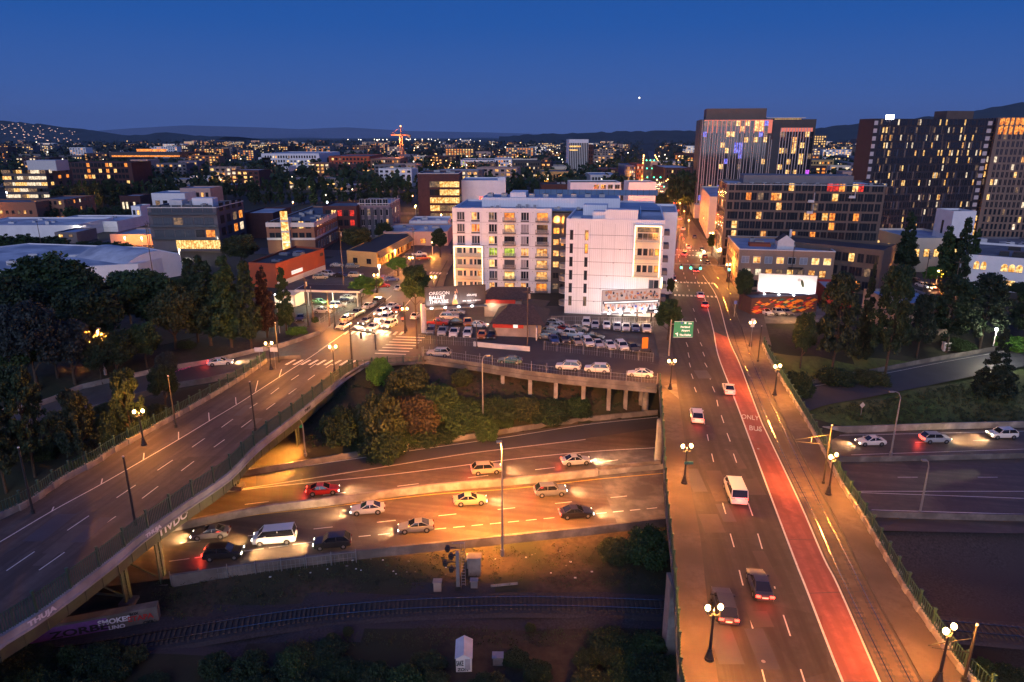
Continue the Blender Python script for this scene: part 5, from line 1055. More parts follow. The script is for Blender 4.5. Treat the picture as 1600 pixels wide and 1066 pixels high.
T_ = [
 # left park
 (95,520,392,170,('round',G,1),'big round dark tree in front of the pale curved warehouse roof'), (235,530,412,130,('round',G,2),'broad dark tree between the warehouse roof and the grey condominium'),
 (20,560,425,120,('round',D,1),'dark tree cut by the left edge of the photo below the warehouse'), (60,610,458,110,('round',BL,2),'bluish dark tree low in the left park'),
 (150,560,440,120,('round',D,3),'dark round tree in the middle of the left park'), (275,545,440,90,('round',OL,1),'rounded tree lit yellow on its right side near the dirt patch'),
 (118,600,490,90,('round',BL,3),'bluish loose-crowned tree above the left ramp'), (185,590,510,80,('round',D,2),'dark tree just behind the left ramp wall'),
 (330,540,398,62,('col',D,1),'leftmost of the tall dark cypress-like trees beside the junction'), (362,543,398,55,('col',G,2),'second tall dark cypress-like tree beside the junction'), (393,545,408,46,('col',D,3),'third tall dark cypress-like tree, above the lamp with sign boards'),
 (418,528,415,34,('col',MR,1),'tall reddish-dark columnar tree at the corner of the junction'), (448,522,418,30,('col',G,3),'slim dark columnar tree beside the clipped hedge'), (310,535,402,44,('col',D,2),'dark column-shaped tree at the left end of the tall row'),
 (55,745,585,80,('pine',D,1),'dark conifer in front of the left ramp, far left'), (135,740,620,64,('pine',CO,2),'dark fir standing before the lit stretch of the left ramp'), (215,725,590,60,('pine',D,3),'dark fir in the gap between left ramp and left bridge'),
 (10,770,640,70,('pine',CO,1),'dark conifer at the left edge beside the bridge railing'), (180,730,640,50,('round',D,1),'small dark tree in the hollow left of the left bridge'), (260,640,565,50,('round',D,2),'small dark tree beside the end of the left ramp parapet'),
 # street trees around the junction
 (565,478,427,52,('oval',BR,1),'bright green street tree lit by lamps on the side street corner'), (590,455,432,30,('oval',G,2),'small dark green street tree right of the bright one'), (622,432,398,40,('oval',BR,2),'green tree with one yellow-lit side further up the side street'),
 (650,498,405,54,('oval',G,3),'large dark green street tree left of the ballet billboard'), (688,402,352,34,('oval',D,1),'round dark street tree at the left foot of the white apartments'),
 (560,398,350,52,('round',OL,2),'golden-green broad tree in front of the brick condominium'), (600,380,345,34,('round',D,3),'dark round tree before the mauve apartments'), (378,418,363,66,('round',OL,3),'round olive tree in front of the grey condominium'),
 (262,428,395,36,('oval',OL,1),'small tree beside the lit lane near the grey condominium'), (672,330,280,34,('col',G,1),'tall rounded tree before the brown office'), (735,325,295,12,('cone',CO,1),'small pointed conifer beside the brown office'),
 # right
 (1043,533,460,54,('oval',G,1),'dark green street tree at the left side of the tram street beside the green sign'), (1158,485,412,36,('oval',D,2),'dark green tree at the right kerb in front of the white billboard'),
 (1046,470,430,16,('oval',OL,2),'small tree at the right corner of the white apartments'), (1112,400,362,22,('oval',G,3),'small street tree in front of the mural wall'), (1078,330,300,40,('round',D,1),'dark leafy tree along the far tram street'), (1062,315,280,30,('round',D,2),'dark tree furthest along the right kerb of the tram street'),
 (1298,590,438,76,('pine',CO,1),'dark bushy conifer right of the white billboard'), (1382,590,430,70,('pine',D,2),'dark conifer in the middle of the right-hand wood'), (1432,560,468,46,('pine',CO,3),'smaller dark conifer before the blue-roofed workshop'),
 (1478,550,442,86,('pine',D,1),'broad flat-topped dark pine right of the blue-roofed workshop'), (1530,545,438,76,('pine',CO,2),'dark pine in front of the white arched building'), (1598,540,455,60,('pine',D,3),'dark pine at the right edge of the photo'),
 (1552,616,512,66,('cone',CO,1),'pointed dense conifer standing alone on the grass slope'), (1345,560,410,36,('cone',CO,2),'tall thin conifer rising behind the dark pines'), (1250,575,480,40,('round',D,3),'small dark tree beside the bridge railing'),
 (1410,430,330,34,('col',D,1),'tall dark poplar in front of the dark tower'), (1470,445,352,32,('col',G,2),'left poplar of the cluster before the white tower block'), (1495,448,340,30,('col',D,3),'tallest poplar before the white tower block'), (1512,446,356,24,('col',G,1),'right poplar of the cluster by the white arched building'),
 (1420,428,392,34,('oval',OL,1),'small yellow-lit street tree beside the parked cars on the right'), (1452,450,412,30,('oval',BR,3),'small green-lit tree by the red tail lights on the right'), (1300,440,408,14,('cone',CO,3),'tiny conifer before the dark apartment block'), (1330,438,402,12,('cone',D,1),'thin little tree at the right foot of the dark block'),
 (1590,468,440,50,('round',D,1),'dark tree before the arched building at the right edge'),
]
for px, pyb, pyt, wp, kind, lab in T_: tr_px(px, pyb, pyt, wp, kind, lab, z=0 if pyb < 500 else None)
for px, pyb, pyt, wp in ((205,505,415,60),(150,515,412,70),(40,600,520,80),(90,590,500,70),(230,575,500,60),(160,600,520,60),(265,600,545,40),(290,480,430,40),(330,500,470,24)):
    tr_px(px, pyb, pyt, wp, ('round', RNG.choice([G,D,BL,OL]), RNG.choice([1,2,3])), 'one of the crowded dark trees filling the left park', z=0 if pyb < 520 else None, group='crowded trees of the left park')
for i in range(34):
    p = PT(RNG.uniform(0, 330), RNG.uniform(530, 740)); tree(p, ('bush', RNG.choice([G,D,OL]), 1+i % 2), RNG.uniform(1.5, 3), RNG.uniform(4, 8), 'dark undergrowth shrub beneath the trees of the left park', 'undergrowth of the left park', 'shrub', 'shrub') if min((p.xy-q_.xy).length for q_ in LRAMP) > 9 and not (p.x > -57) else None
# shrubs on the slopes
S_ = [
 (600,690,592,70,('bush',OL,1),'big olive-brown shrub below the junction end of the left bridge'), (545,690,622,60,('bush',D,1),'dark shrub at the foot of the left bridge piers'), (650,680,600,60,('bush',RU,2),'slightly reddish shrub in the middle of the freeway slope'),
 (592,598,548,34,('bush',BR,1),'yellow-green shrub at the corner where railing and street meet'), (640,620,560,60,('bush',OL,2),'olive shrub mass just below the cross street'), (690,650,585,60,('bush',G,1),'green shrub mass left of the dirt patch on the slope'),
 (725,675,620,56,('bush',G,2),'rounded green shrub left of the tall mast'), (775,660,610,50,('bush',D,2),'dark shrub under the viaduct left end'), (820,655,612,46,('bush',OL,3),'olive shrub below the viaduct columns'), (600,720,660,60,('bush',D,3),'low dark shrub along the freeway barrier'),
 (670,695,650,50,('bush',D,1),'dark low shrub behind the freeway barrier'), (720,600,570,28,('bush',OL,1),'dry wiry shrub hanging over the viaduct wall'), (760,690,640,30,('bush',G,3),'small shrub at the mast base'), (860,650,625,30,('bush',RU,1),'low brown shrub between the viaduct columns'),
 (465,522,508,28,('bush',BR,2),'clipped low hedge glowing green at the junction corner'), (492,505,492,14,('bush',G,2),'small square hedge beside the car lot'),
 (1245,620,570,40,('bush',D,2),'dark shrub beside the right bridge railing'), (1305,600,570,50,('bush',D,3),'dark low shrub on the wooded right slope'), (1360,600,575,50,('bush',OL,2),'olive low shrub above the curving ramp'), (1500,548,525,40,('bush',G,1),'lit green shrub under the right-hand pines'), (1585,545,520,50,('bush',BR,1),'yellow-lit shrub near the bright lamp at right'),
 (1010,880,815,60,('bush',G,3),'leafy shrub under the left edge of the right bridge'), (960,870,835,50,('bush',OL,1),'low green shrub on the dirt bank by the freeway'),
]
for px, pyb, pyt, wp, kind, lab in S_: tr_px(px, pyb, pyt+(pyb-pyt)*.15, wp*(1.5 if wp > 26 else 1), kind, lab, cat_='shrub')
for i in range(40):
    px = RNG.uniform(545, 905); py = RNG.uniform(640, interp(px, [(545,712),(700,690),(800,668),(905,652)])); p = PT(px, py); tree(p, ('bush', [D,G,OL,D,D][i % 5], 1+i % 2), RNG.uniform(1.5, 3.2), RNG.uniform(4, 8), 'dense green undergrowth shrub filling the bank between viaduct and freeway', 'undergrowth on the freeway bank', 'shrub', 'shrub')
# brush at the bottom edge
RB2 = random.Random(3); nb = 0
for i in range(120):
    px = RB2.choice([RB2.uniform(0, 200), RB2.uniform(200, 700), RB2.uniform(300, 1050), RB2.uniform(750, 1050), RB2.uniform(1350, 1600)]); 
    lo = 1005 if px < 700 else 992
    if 690 < px < 800: lo = 1062
    if px > 1300: lo = 1040
    py = RB2.uniform(lo+20, 1120); p = PT(px, py)
    tree(p, ('bush', RB2.choice([D, OL, G, D]), RB2.choice([1,2])), RB2.uniform(1.2, 2.4), RB2.uniform(3, 5.5), 'shaggy dark brush along the bottom edge of the photo below the railway', 'brush below the railway', 'shrub', 'shrub')
for i, (px, py) in enumerate(((520,1000),(545,992),(830,985),(1330,1020),(1520,1000))):
    tree(PT(px, py), ('bush', OL, 1), .9, 1.5, 'small pale weed clump growing in the ballast', 'weeds in the ballast', 'shrub', 'shrub')
# grass and weeds as ground cover
def ground_cover(name, pts, m_, size, seed):
    rg = np.random.default_rng(seed); B = [(p.x, p.y, p.z+.1, .5) for p in pts]; me = leaf_mesh(name, B, len(pts)*14, size, m_, seed); struct(link(name, me), 'stuff')
pts = []
while len(pts) < 900:
    px, py = RB2.uniform(1260, 1600), RB2.uniform(600, 668); p = PT(px, py)
    d = min((p.xy-q.xy).length for q in RAMP)
    if d > 6 and p.x > 50 and p.y > 113.5: pts.append(p)
ground_cover('grass', pts, 'leaf_olive', .16, 1)
pts = []
while len(pts) < 1100:
    px, py = RB2.uniform(240, 1040), RB2.uniform(852, 1010); p = PT(px, py)
    if p.y < interp(p.x, FNEAR)-1.5 and abs(p.y-interp(p.x, [(-60,56),(-37,60),(-25,63.3),(-8,65.8),(18,65)])) > 3.5: pts.append(p)
ground_cover('weeds', pts[:700], 'leaf_olive', .10, 2)
ground_cover('dry_grass', pts[700:], 'dirt', .10, 3)
pts = []
while len(pts) < 500:
    px, py = RB2.uniform(480, 1020), RB2.uniform(590, 700); p = PT(px, py)
    if interp(p.x, TOE)+.5 < p.y < interp(p.x, TOP): pts.append(p)
ground_cover('ivy', pts, 'leaf_dark', .2, 4)
# litter on the bank
mb = MB()
for i in range(50):
    px, py = RB2.uniform(400, 950), RB2.uniform(862, 905); p = PT(px, py, .05); s_ = RB2.uniform(.05, .16); mb.box(p.x-s_, p.x+s_, p.y-s_*.7, p.y+s_*.7, p.z-.02, p.z+.05, RB2.choice(['paint', 'concrete_pale', 'concrete', 'graffiti_white']))
struct(mb.obj('litter'), 'stuff')
# ================================================================== STREET LAMPS AND POLES
AMB = (1.0, .33, .045)
def plight(name, par, loc, e, col=AMB, r=.18):
    l = bpy.data.lights.new(name, 'POINT'); l.energy = e; l.color = col; l.shadow_soft_size = r; o = bpy.data.objects.new(name, l); C.objects.link(o); o.parent = par; o.location = loc; return o
def twin_meshes():
    mb = MB(); mb.cyl((0,0,0),(0,0,.25),.42,.40,'metal_dark',12).cyl((0,0,.25),(0,0,.95),.34,.17,'metal_dark',12).cyl((0,0,.95),(0,0,1.05),.21,.21,'metal_dark',12).cyl((0,0,1.05),(0,0,4.35),.13,.09,'metal_dark',10).cyl((0,0,4.35),(0,0,4.45),.16,.16,'metal_dark',10)
    post = mb.mesh('post'); mb = MB()
    for s in (-1, 1):
        pts = [Vector((0,0,4.4)), Vector((s*.25,0,4.3)), Vector((s*.48,0,4.45)), Vector((s*.55,0,4.7))]
        for a, b in zip(pts, pts[1:]): mb.cyl(a, b, .05, .045, 'metal_dark', 6)
        mb.cyl((s*.55,0,4.62),(s*.55,0,4.8),.07,.14,'metal_dark',8)
    mb.cyl((0,0,4.45),(0,0,4.7),.07,.05,'metal_grey',8).sphere((0,0,4.8),.09,'metal_grey',8).cyl((0,0,4.85),(0,0,5.1),.04,.005,'metal_grey',6)
    arm = mb.mesh('bracket'); mb = MB(); mb.sphere((0,0,0),.22,'globe',14,1.25); g = mb.mesh('globe'); mb = MB().sphere((0,0,0),.22,'lamp_off',14,1.25); g0 = mb.mesh('globe'); return post, arm, g, g0
TW_ = twin_meshes()
def twin_lamp(p, label, rz=0.0, e=1500, group=None, half=False):
    r_ = root('twin_street_lamp', label, 'street lamp', p, rz, group); link('post', TW_[0], r_); link('bracket', TW_[1], r_)
    for s in (-1, 1): o = link('globe', TW_[3] if (half and s > 0) else TW_[2], r_, (s*.55, 0, 5.1)); o.visible_shadow = True
    if e: plight('lamp_light', r_, (0, 0, 5.55), e, r=.35)
    return r_
LE = 8000
for px, py, rz, lab in ((1108,1030,.1,'nearest twin-globe lamp on the left sidewalk of the right bridge'), (1069,755,.1,'twin-globe lamp with a small teal sign, second on the left sidewalk of the right bridge'), (1047,608,.1,'twin-globe lamp at the corner of cross street and right bridge'),
    (1466,1066,.5,'nearest twin-globe lamp on the right side of the right bridge, at the bottom edge'), (1294,772,.5,'twin-globe lamp with one dim globe on the right side of the right bridge'), (1210,617,.4,'third twin-globe lamp on the right side of the right bridge'), (1172,541,.3,'twin-globe lamp near the white street signs at the bridge end'),
    (225,695,.3,'lone twin-globe lamp on the far sidewalk of the left bridge'), (424,577,.3,'twin-globe lamp carrying two pale sign boards at the junction'), (523,583,.2,'pale-post twin-globe lamp on the near side of the left bridge by the zebra crossing'),
    (524,513,.2,'twin-globe lamp at the kerb beside the car lot'), (634,517,.2,'twin-globe lamp with red signal right of the waiting cars'), (589,458,.2,'twin-globe lamp behind the bright green tree'), (643,428,.2,'twin-globe lamp up the side street by the motel car park'), (678,462,.2,'twin-globe lamp left behind the ballet billboard'),
    (1045,455,.1,'twin-globe lamp at the right corner of the white apartment wing'), (1122,416,.2,'twin-globe lamp at the tan brick corner'), (1136,440,.2,'twin-globe lamp next to the green signal at the brick corner'), (1110,385,.2,'twin-globe lamp in front of the mural wall'), (1100,358,.2,'far twin-globe lamp below the fin tower'), (1044,395,.1,'twin-globe lamp on the left kerb beyond the white apartments')):
    twin_lamp(P(px, py, .14 if px > 1000 else 0), lab, rz, LE*(.55 if px < 400 or px in (424, 523) else 1), 'twin-globe street lamps', half=(px == 1294))
# cobra masts
def mast(px, pyb, pyt, arm_px, label, z=None, e=0, col=AMB, m_='metal_grey', r0=.16, tilt=30):
    p = PT(px, pyb) if z is None else P(px, pyb, z); h = zat(p.y, pyt)-p.z; r_ = root('highway_lamp', label, 'lamp post', p)
    k = arm_px/F_PX*(p.y*CP+(CAM_H-p.z)*SP)
    MB().cyl((0,0,-.3),(0,0,h-1.0),r0,r0*.55,m_,10).cyl((0,0,-.2),(0,0,.9),r0*1.7,r0*1.6,m_,10).obj('pole', r_)
    mb = MB(); pts = [Vector((0,0,h-1.0)), Vector((k*.25,0,h-.25)), Vector((k*.6,0,h)), Vector((k,0,h))]
    for a, b in zip(pts, pts[1:]): mb.cyl(a, b, r0*.45, r0*.4, m_, 6)
    mb.obj('arm', r_); s = 1 if k >= 0 else -1
    MB().box(k-.35, k+.35, -.16, .16, h-.12, h+.08, 'metal_grey').box(k-.28, k+.28, -.13, .13, h-.15, h-.121, 'lamp_far' if e else 'lamp_off').obj('lamp_head', r_)
    if e:
        l = bpy.data.lights.new('lamp_light', 'SPOT'); l.energy = e; l.color = col; l.spot_size = 2.5; l.spot_blend = .8; l.shadow_soft_size = .3
        o = bpy.data.objects.new('lamp_light', l); C.objects.link(o); o.parent = r_; o.location = (k, 0, h-.3); o.rotation_euler = (math.radians(tilt), 0, math.radians(0))
    return r_
mast(785,868,690,-4,'tall grey highway mast rising from the dirt bank near the signal post', e=125000, tilt=50)  # strong amber spot added on this mast to make the roadway glow
mast(755,678,555,9,'tall grey mast in front of the viaduct', e=2500, tilt=-36); mast(478,716,655,-9,'grey mast carrying a small green sign below the left bridge', e=110000, tilt=-50); mast(1391,714,612,-15,'tall curved lamp post between grass slope and right freeway', e=0); mast(1436,808,719,-9,'curved lamp post on the elevated freeway at right', z=FZ, e=0)  # first two masts carry added spots for the freeway glow
mast(165,585,513,2,'pale pole in the dark trees of the left park with an added lamp head', e=70000, tilt=-45)  # bare pole given an arm and lamp to light the ramp
MB_ = root('highway_sign', 'small green road sign beside the mast under the left bridge', 'sign', P(466,705,-8)); MB().box(-1.1,1.1,-.05,.05,4.2,5.6,'sign_green').box(-1.0,1.0,-.058,-.051,4.8,5.0,'sign_white').obj('panel', MB_); MB().box(-.06,.06,.06,.16,-.5,5.6,'metal_grey').obj('post', MB_)
# catenary poles
def pole(px, pyb, pyt, label, z=0.0, r=.14, m_='metal_dark', arm=None, c='pole', nm='tram_wire_pole', group=None):
    p = P(px, pyb, z); h = zat(p.y, pyt)-z; r_ = root(nm, label, c, p, 0, group); MB().cyl((0,0,-.2),(0,0,h),r,r*.7,m_,10).cyl((0,0,0),(0,0,.5),r*1.7,r*1.5,m_,10).obj('shaft', r_)
    MB().cyl((0,0,h),(0,0,h+.12),r*.8,r*.8,'trim_white',8).obj('cap', r_)
    if arm: mb = MB(); mb.bar((0,0,h-1.2),(arm,0,h-1.9),.06,.06,'metal_dark').bar((0,0,h-2.6),(arm*.9,0,h-2.1),.05,.05,'metal_dark').bar((arm*.5,0,h-1.55),(arm*.5,0,h-2.35),.04,.04,'metal_grey'); mb.obj('bracket_arm', r_)
    return r_
for px, pyb, pyt, lab, arm in ((52,802,700,'dark tram-wire pole at the far railing near the left edge',None), (212,822,714,'dark tram-wire pole rising in the middle of the left bridge',None), (275,668,588,'brown tram-wire pole on the far sidewalk of the left bridge',None), (399,673,597,'dark tram-wire pole between two lanes of dashes on the left bridge',None),
    (1506,1066,977,'dark tram-wire pole with arms at the bottom right corner',-3.5), (1286,757,665,'dark tram-wire pole with a bracket arm over the tracks',-4.5), (1184,566,510,'dark tram-wire pole at the bridge end',None), (436,566,505,'brown timber pole next to the lamp with sign boards',None)):
    pole(px, pyb, pyt, lab, arm=arm)
for px, pyb, pyt, lab in ((482,512,432,'tall dark utility pole beside the canopy car lot'), (490,505,449,'dark signal pole between two utility poles'), (515,510,457,'utility pole nearest the kerb of the car lot'), (537,448,357,'tall pale utility pole in front of the golden-green tree'), (648,430,355,'utility pole beside the motel car park'), (240,415,345,'red-brown utility pole left of the grey condominium'),
    (243,455,350,'dark utility pole crossing the curved warehouse roof'), (68,400,345,'reddish pole behind the curved warehouse roof'), (1440,468,392,'timber pole beside the cars on the right street'), (1488,470,405,'pale timber pole before the right poplars'), (824,544,450,'utility pole with white lamp at the red car shop'), (1233,455,385,'thin pole before the tan brick front'), (652,545,495,'thin dark post at the left end of the car row'), (682,540,500,'thin dark post among the parked cars below the billboard'), (745,545,505,'thin dark post by the white parapet')):
    r_ = pole(px, pyb, pyt, lab, nm='utility_pole', m_='wood_pole', r=.13); h = zat(P(px, pyb).y, pyt)
    if px in (482, 537, 648, 240, 243, 824, 1440, 1488): MB().box(-1.1, 1.1, -.06, .06, h-.9, h-.75, 'wood_pole').obj('crossarm', r_); MB().cyl((.35,0,h-2.2),(.35,0,h-1.2),.22,.22,'metal_grey',8).obj('transformer', r_)
# signal mast with arm
def signal_mast(px, pyb, pyt, armx, drop, label, heads=(), rz=0):
    p = P(px, pyb); h = zat(p.y, pyt); r_ = root('signal_mast', label, 'traffic light', p, rz); MB().cyl((0,0,-.1),(0,0,h),.17,.13,'metal_dark',10).obj('pole', r_)
    mb = MB().bar((0,0,h-.8),(armx,0,h-1.6),.16,.16,'metal_dark'); mb.bar((armx,0,h-1.6),(armx,0,h-1.6-drop),.14,.14,'metal_dark') if drop else None; mb.obj('arm', r_)
    for hx, m_ in heads:
        o = MB().box(hx-.18, hx+.18, -.12, .12, h-2.6-0*hx, h-1.5, 'metal_dark').obj('signal_head', r_); zz = {'lamp_red': h-1.75, 'lamp_green': h-2.35}.get(m_)
        if zz: MB().sphere((hx, -.14, zz), .2, m_, 10).obj('signal_light', o)
    return r_
signal_mast(551,577,508,4.6,3.2,'dark signal mast with a bent arm at the junction',((2.0,None),))
signal_mast(482,512,470,-3.0,2.5,'signal mast with drooping arm beside the clipped hedge'); 
r_ = root('traffic_light','red signal on a dark post right of the waiting cars','traffic light',P(633,521)); MB().cyl((0,0,0),(0,0,7.2),.16,.12,'metal_dark',10).obj('pole', r_); o = MB().box(-.6,-.2,-.15,.15,2.7,3.7,'metal_dark').obj('signal_head', r_); MB().sphere((-.4,-.17,3.4),.2,'lamp_red',10).obj('signal_light', o)
q = P(1138,452); r_ = root('signal_mast','signal gantry with three green lights across the tram street','traffic light',(q.x,q.y,0)); hg_ = 6.3
MB().cyl((0,0,0),(0,0,7.0),.17,.13,'metal_dark',10).obj('pole', r_); MB().bar((0,0,6.8),(-15,4,6.6),.14,.14,'metal_grey').obj('arm', r_)
for k, x in enumerate((-13.2,-10.6,-8.0,-.3)): o = MB().box(x-.2,x+.2,3.6*abs(x)/15-.15,3.6*abs(x)/15+.15,5.5,6.7,'metal_dark').obj('signal_head', r_); MB().sphere((x,3.6*abs(x)/15-.25,5.7),.34,'lamp_green',10).obj('signal_light', o)
plight('green_glow', r_, (-9,2,5.4), 110, (.1,1,.5))
# green direction sign
q = P(1045,556,.14); r_ = root('direction_sign','large green overhead direction sign on a pole by the cross street corner','sign',q); yz = zat(q.y,527)-.14; y1_ = zat(q.y,502)-.14
MB().cyl((0,0,0),(0,0,y1_+.3),.16,.13,'metal_grey',10).obj('pole', r_); MB().bar((0,0,y1_-.6),(1.2,0,y1_-.6),.12,.12,'metal_grey').obj('arm', r_)
pw = 3.8; pn = MB().box(.6,.6+pw,-.14,-.08,yz,y1_,'sign_green').box(.62,.58+pw,-.145,-.141,yz+.02,yz+.06,'sign_white').box(.62,.58+pw,-.145,-.141,y1_-.06,y1_-.02,'sign_white').obj('panel', r_)
for t_, x, z, s_ in (('Exit', 3.4, .83, .42), ('Portland', 1.9, .60, .56), ('Airport', 2.1, .38, .56), ('The Dalles', 1.75, .1, .56)):
    o = link('lettering', text_mb(t_, s_*.95, 'sign_white', .012, .005), pn); o.matrix_local = Matrix.Translation((x, -.16, yz+(y1_-yz)*(z)))@Matrix.Rotation(math.pi/2, 4, 'X')
MB().box(1.9,2.3,-.15,-.142,y1_-.5,y1_-.15,'sign_blue').box(2.6,2.95,-.15,-.142,y1_-.5,y1_-.15,'sign_white').face([(1.3,-.15,yz+.25),(1.45,-.15,yz+.25),(1.45,-.15,yz+.7),(1.3,-.15,yz+.7)],'sign_white').face([(.85,-.15,yz+.75),(1.45,-.15,yz+.55),(1.45,-.15,yz+1.0)],'sign_white').obj('shields', pn)
# small signs
def small_sign(px, pyb, pyt, w_, m_, label, n=1, z=.14):
    q = P(px, pyb, z); h = zat(q.y, pyt)-z; r_ = root('street_sign', label, 'sign', q); MB().cyl((0,0,0),(0,0,h),.05,.05,'metal_grey',6).obj('post', r_)
    for k in range(n): MB().box(-w_/2, w_/2, -.1, -.06, h-.8-k*.95, h-k*.95, m_).obj('panel', r_)
small_sign(1172,545,498,.75,'trim_white','stack of white street signs on the post at the bridge end',2); small_sign(1147,495,470,.7,'sign_blue','blue parking sign beside the dark green tree'); small_sign(408,578,543,1.6,'trim_white','pale blank board beside the lamp at the junction',z=0); small_sign(431,577,543,1.4,'trim_white','second pale blank board right of the junction lamp',z=0); small_sign(450,520,500,.5,'sign_blue','blue sign before the columnar trees',z=0)
o = MB().box(-.55,.55,-.05,.05,2.8,3.15,'car_teal').obj('street_name_sign'); tag(o,'small teal street-name plate halfway up the second bridge lamp','sign'); q = P(1070,755,.14); o.location = (q.x+.25, q.y-.12, q.z-.1)
o = MB().face([(0,0,1.5),(.5,0,2.1),(0,0,2.7),(-.5,0,2.1)],'lamp_off').box(-.04,.04,.02,.08,-.3,1.6,'metal_grey').obj('warning_sign'); tag(o,'back of a small diamond road sign on the grass slope','sign'); o.location = PT(1345,650)
# ---------------------------------------------------------------- billboards
bb = root('billboard', 'long dark ballet billboard with white lettering and a dancer, on a pale column', 'billboard'); p0 = P(659,521,0); y0_ = p0.y
zL, zLb = zat(y0_, 450.5), zat(y0_, 480); bb.location = (P(659,521,0).x, y0_, 0)
ax = math.radians(14); bw = 13.6; bb.rotation_euler = (0,0,ax); bh = (zL-zLb)*1.02
MB().cyl((.6,.8,-.3),(.6,.8,zLb+.5),.62,.62,'trim_white',16).obj('column', bb); MB().bar((.4,.8,zLb+.6),(bw,.8,zLb+.6),.5,.5,'metal_dark').obj('beam', bb)
pn = MB().box(1.0,1.0+bw,.0,.35,zLb,zLb+bh,'metal_dark').box(1.15,.85+bw,-.02,-.001,zLb+.12,zLb+bh-.12,'bb_dark').obj('panel', bb)
MB().box(.8,1.0+bw,-1.6,-.05,zLb-.35,zLb-.25,'metal_grey').obj('catwalk', bb)
for t_, z, b_ in (('OREGON', 2.55, .0), ('BALLET', 1.62, .03), ('THEATRE', .7, .0)): 
    o = link('lettering', text_mb(t_, 1.02, 'bb_white', b_+.004, .006), pn); o.matrix_local = Matrix.Translation((1.9, -.04, zLb+z))@Matrix.Rotation(math.pi/2, 4, 'X')@Matrix.Diagonal((1.05 if t_ != 'THEATRE' else 1.0,1,1,1))
o = link('lettering', text_mb('obt.org', .75, 'bb_white', .02, .006), pn); o.matrix_local = Matrix.Translation((10.3, -.04, zLb+1.95))@Matrix.Rotation(math.pi/2, 4, 'X')
o = link('lettering', text_mb('APRIL  KELLER  \u2022  8  MAY 2024', .32, 'bb_white', .01, .006), pn); o.matrix_local = Matrix.Translation((9.3, -.04, zLb+.75))@Matrix.Rotation(math.pi/2, 4, 'X')
# dancer printed on the board: flat layered shapes
def ell(mb, cx, cz, rx, rz_, y, m_, n=20, a0=0): mb.face([(cx+rx*math.cos(2*math.pi*i/n)*math.cos(a0)-rz_*math.sin(2*math.pi*i/n)*math.sin(a0), y, cz+rx*math.cos(2*math.pi*i/n)*math.sin(a0)+rz_*math.sin(2*math.pi*i/n)*math.cos(a0)) for i in range(n)][::-1][::-1], m_)
mb = MB(); dz_ = zLb; mb.face([(7.0,-.03,dz_+.2),(8.3,-.03,dz_+.2),(8.0,-.03,dz_+1.3),(7.6,-.03,dz_+2.4),(7.2,-.03,dz_+1.3)],'bb_amber'); ell(mb,7.75,dz_+1.9,.34,.62,-.035,'bb_cloth'); ell(mb,7.75,dz_+2.95,.2,.27,-.04,'skin'); ell(mb,7.4,dz_+1.5,.13,.75,-.045,'skin',a0=-.3); ell(mb,8.1,dz_+3.2,.1,.55,-.045,'skin',a0=.25); ell(mb,7.75,dz_+2.5,.09,.2,-.042,'skin'); ell(mb,8.5,dz_+1.6,.3,1.1,-.028,'bronze'); mb.obj('dancer_picture', pn)
for x in (2.2,5.2,8.2,11.2):
    o = MB().box(x-.25,x+.25,-1.6,-1.35,zLb-.15,zLb+.05,'lamp_white').obj('floodlight', bb)
    l = bpy.data.lights.new('floodlight_beam','SPOT'); l.energy = 260; l.spot_size = 2.2; l.color = (1,.92,.85); l.shadow_soft_size = .15; lo = bpy.data.objects.new('floodlight_beam', l); C.objects.link(lo); lo.parent = bb; lo.location = (x,-1.6,zLb+.15); lo.rotation_euler = (math.radians(152),0,0)
def board(name, label, A, B, zb, zt, m_, posts=3, rz_up=None):
    A, B = Vector(A), Vector(B); d = B-A; L = d.length; r_ = root(name, label, 'billboard', (A.x, A.y, 0), math.atan2(d.y, d.x))
    pn = MB().box(0,L,0,.3,zb,zt,'metal_grey').box(.1,L-.1,-.02,-.001,zb+.1,zt-.1,m_).obj('panel', r_)
    for k in range(posts): x = L*(k+.5)/posts; MB().box(x-.15,x+.15,.35,.6,-.2,zb+.5,'metal_dark').obj('post', r_)
    MB().box(-.2,L+.2,-1.3,-.05,zb-.5,zb-.38,'metal_grey').obj('catwalk', r_)
    return r_, pn, L
A, B = P(939,507,0), P(1030,504,0)
r_, pn, L = board('billboard','bright double-row photo billboard of people in pale clothes before the white apartment wing',(A.x,A.y),(B.x,B.y+.5),zat(A.y,487),zat(A.y,454),'bb_white_lit',4)
zb_, zt_ = zat(A.y,487), zat(A.y,454); mb = MB(); RP = random.Random(9)
for k in range(170):
    x, z = RP.uniform(.6, L-.6), RP.choice([RP.uniform(zb_+.2, zb_+1.5), RP.uniform(zb_+2.9, zt_-.4)]); y = -.022-.0008*k; c1 = RP.choice(['skin','bb_cloth','curtain','glass_mid','car_tan','skin','sign_blue' if RP.random() < .3 else 'curtain']); ell(mb, x, z, RP.uniform(.14,.34), RP.uniform(.2,.45), y, c1, 10)
mb.box(.2,L-.2,-.2,-.175,zb_+1.75,zb_+2.45,'glass_mid').box(.5,L-.6,-.22,-.205,zb_+1.95,zb_+2.25,'sign_white').obj('printed_crowd', pn)
for k in range(5):
    x = L*(k+.5)/5; MB().box(x-.2,x+.2,-1.35,-1.1,zb_-.3,zb_-.1,'lamp_white').obj('floodlight', r_); l = bpy.data.lights.new('floodlight_beam','SPOT'); l.energy = 130; l.spot_size = 2.5; l.color = (.95,.95,1); l.shadow_soft_size = .15; lo = bpy.data.objects.new('floodlight_beam', l); C.objects.link(lo); lo.parent = r_; lo.location = (x,-1.3,zb_-.05); lo.rotation_euler = (math.radians(155),0,0)
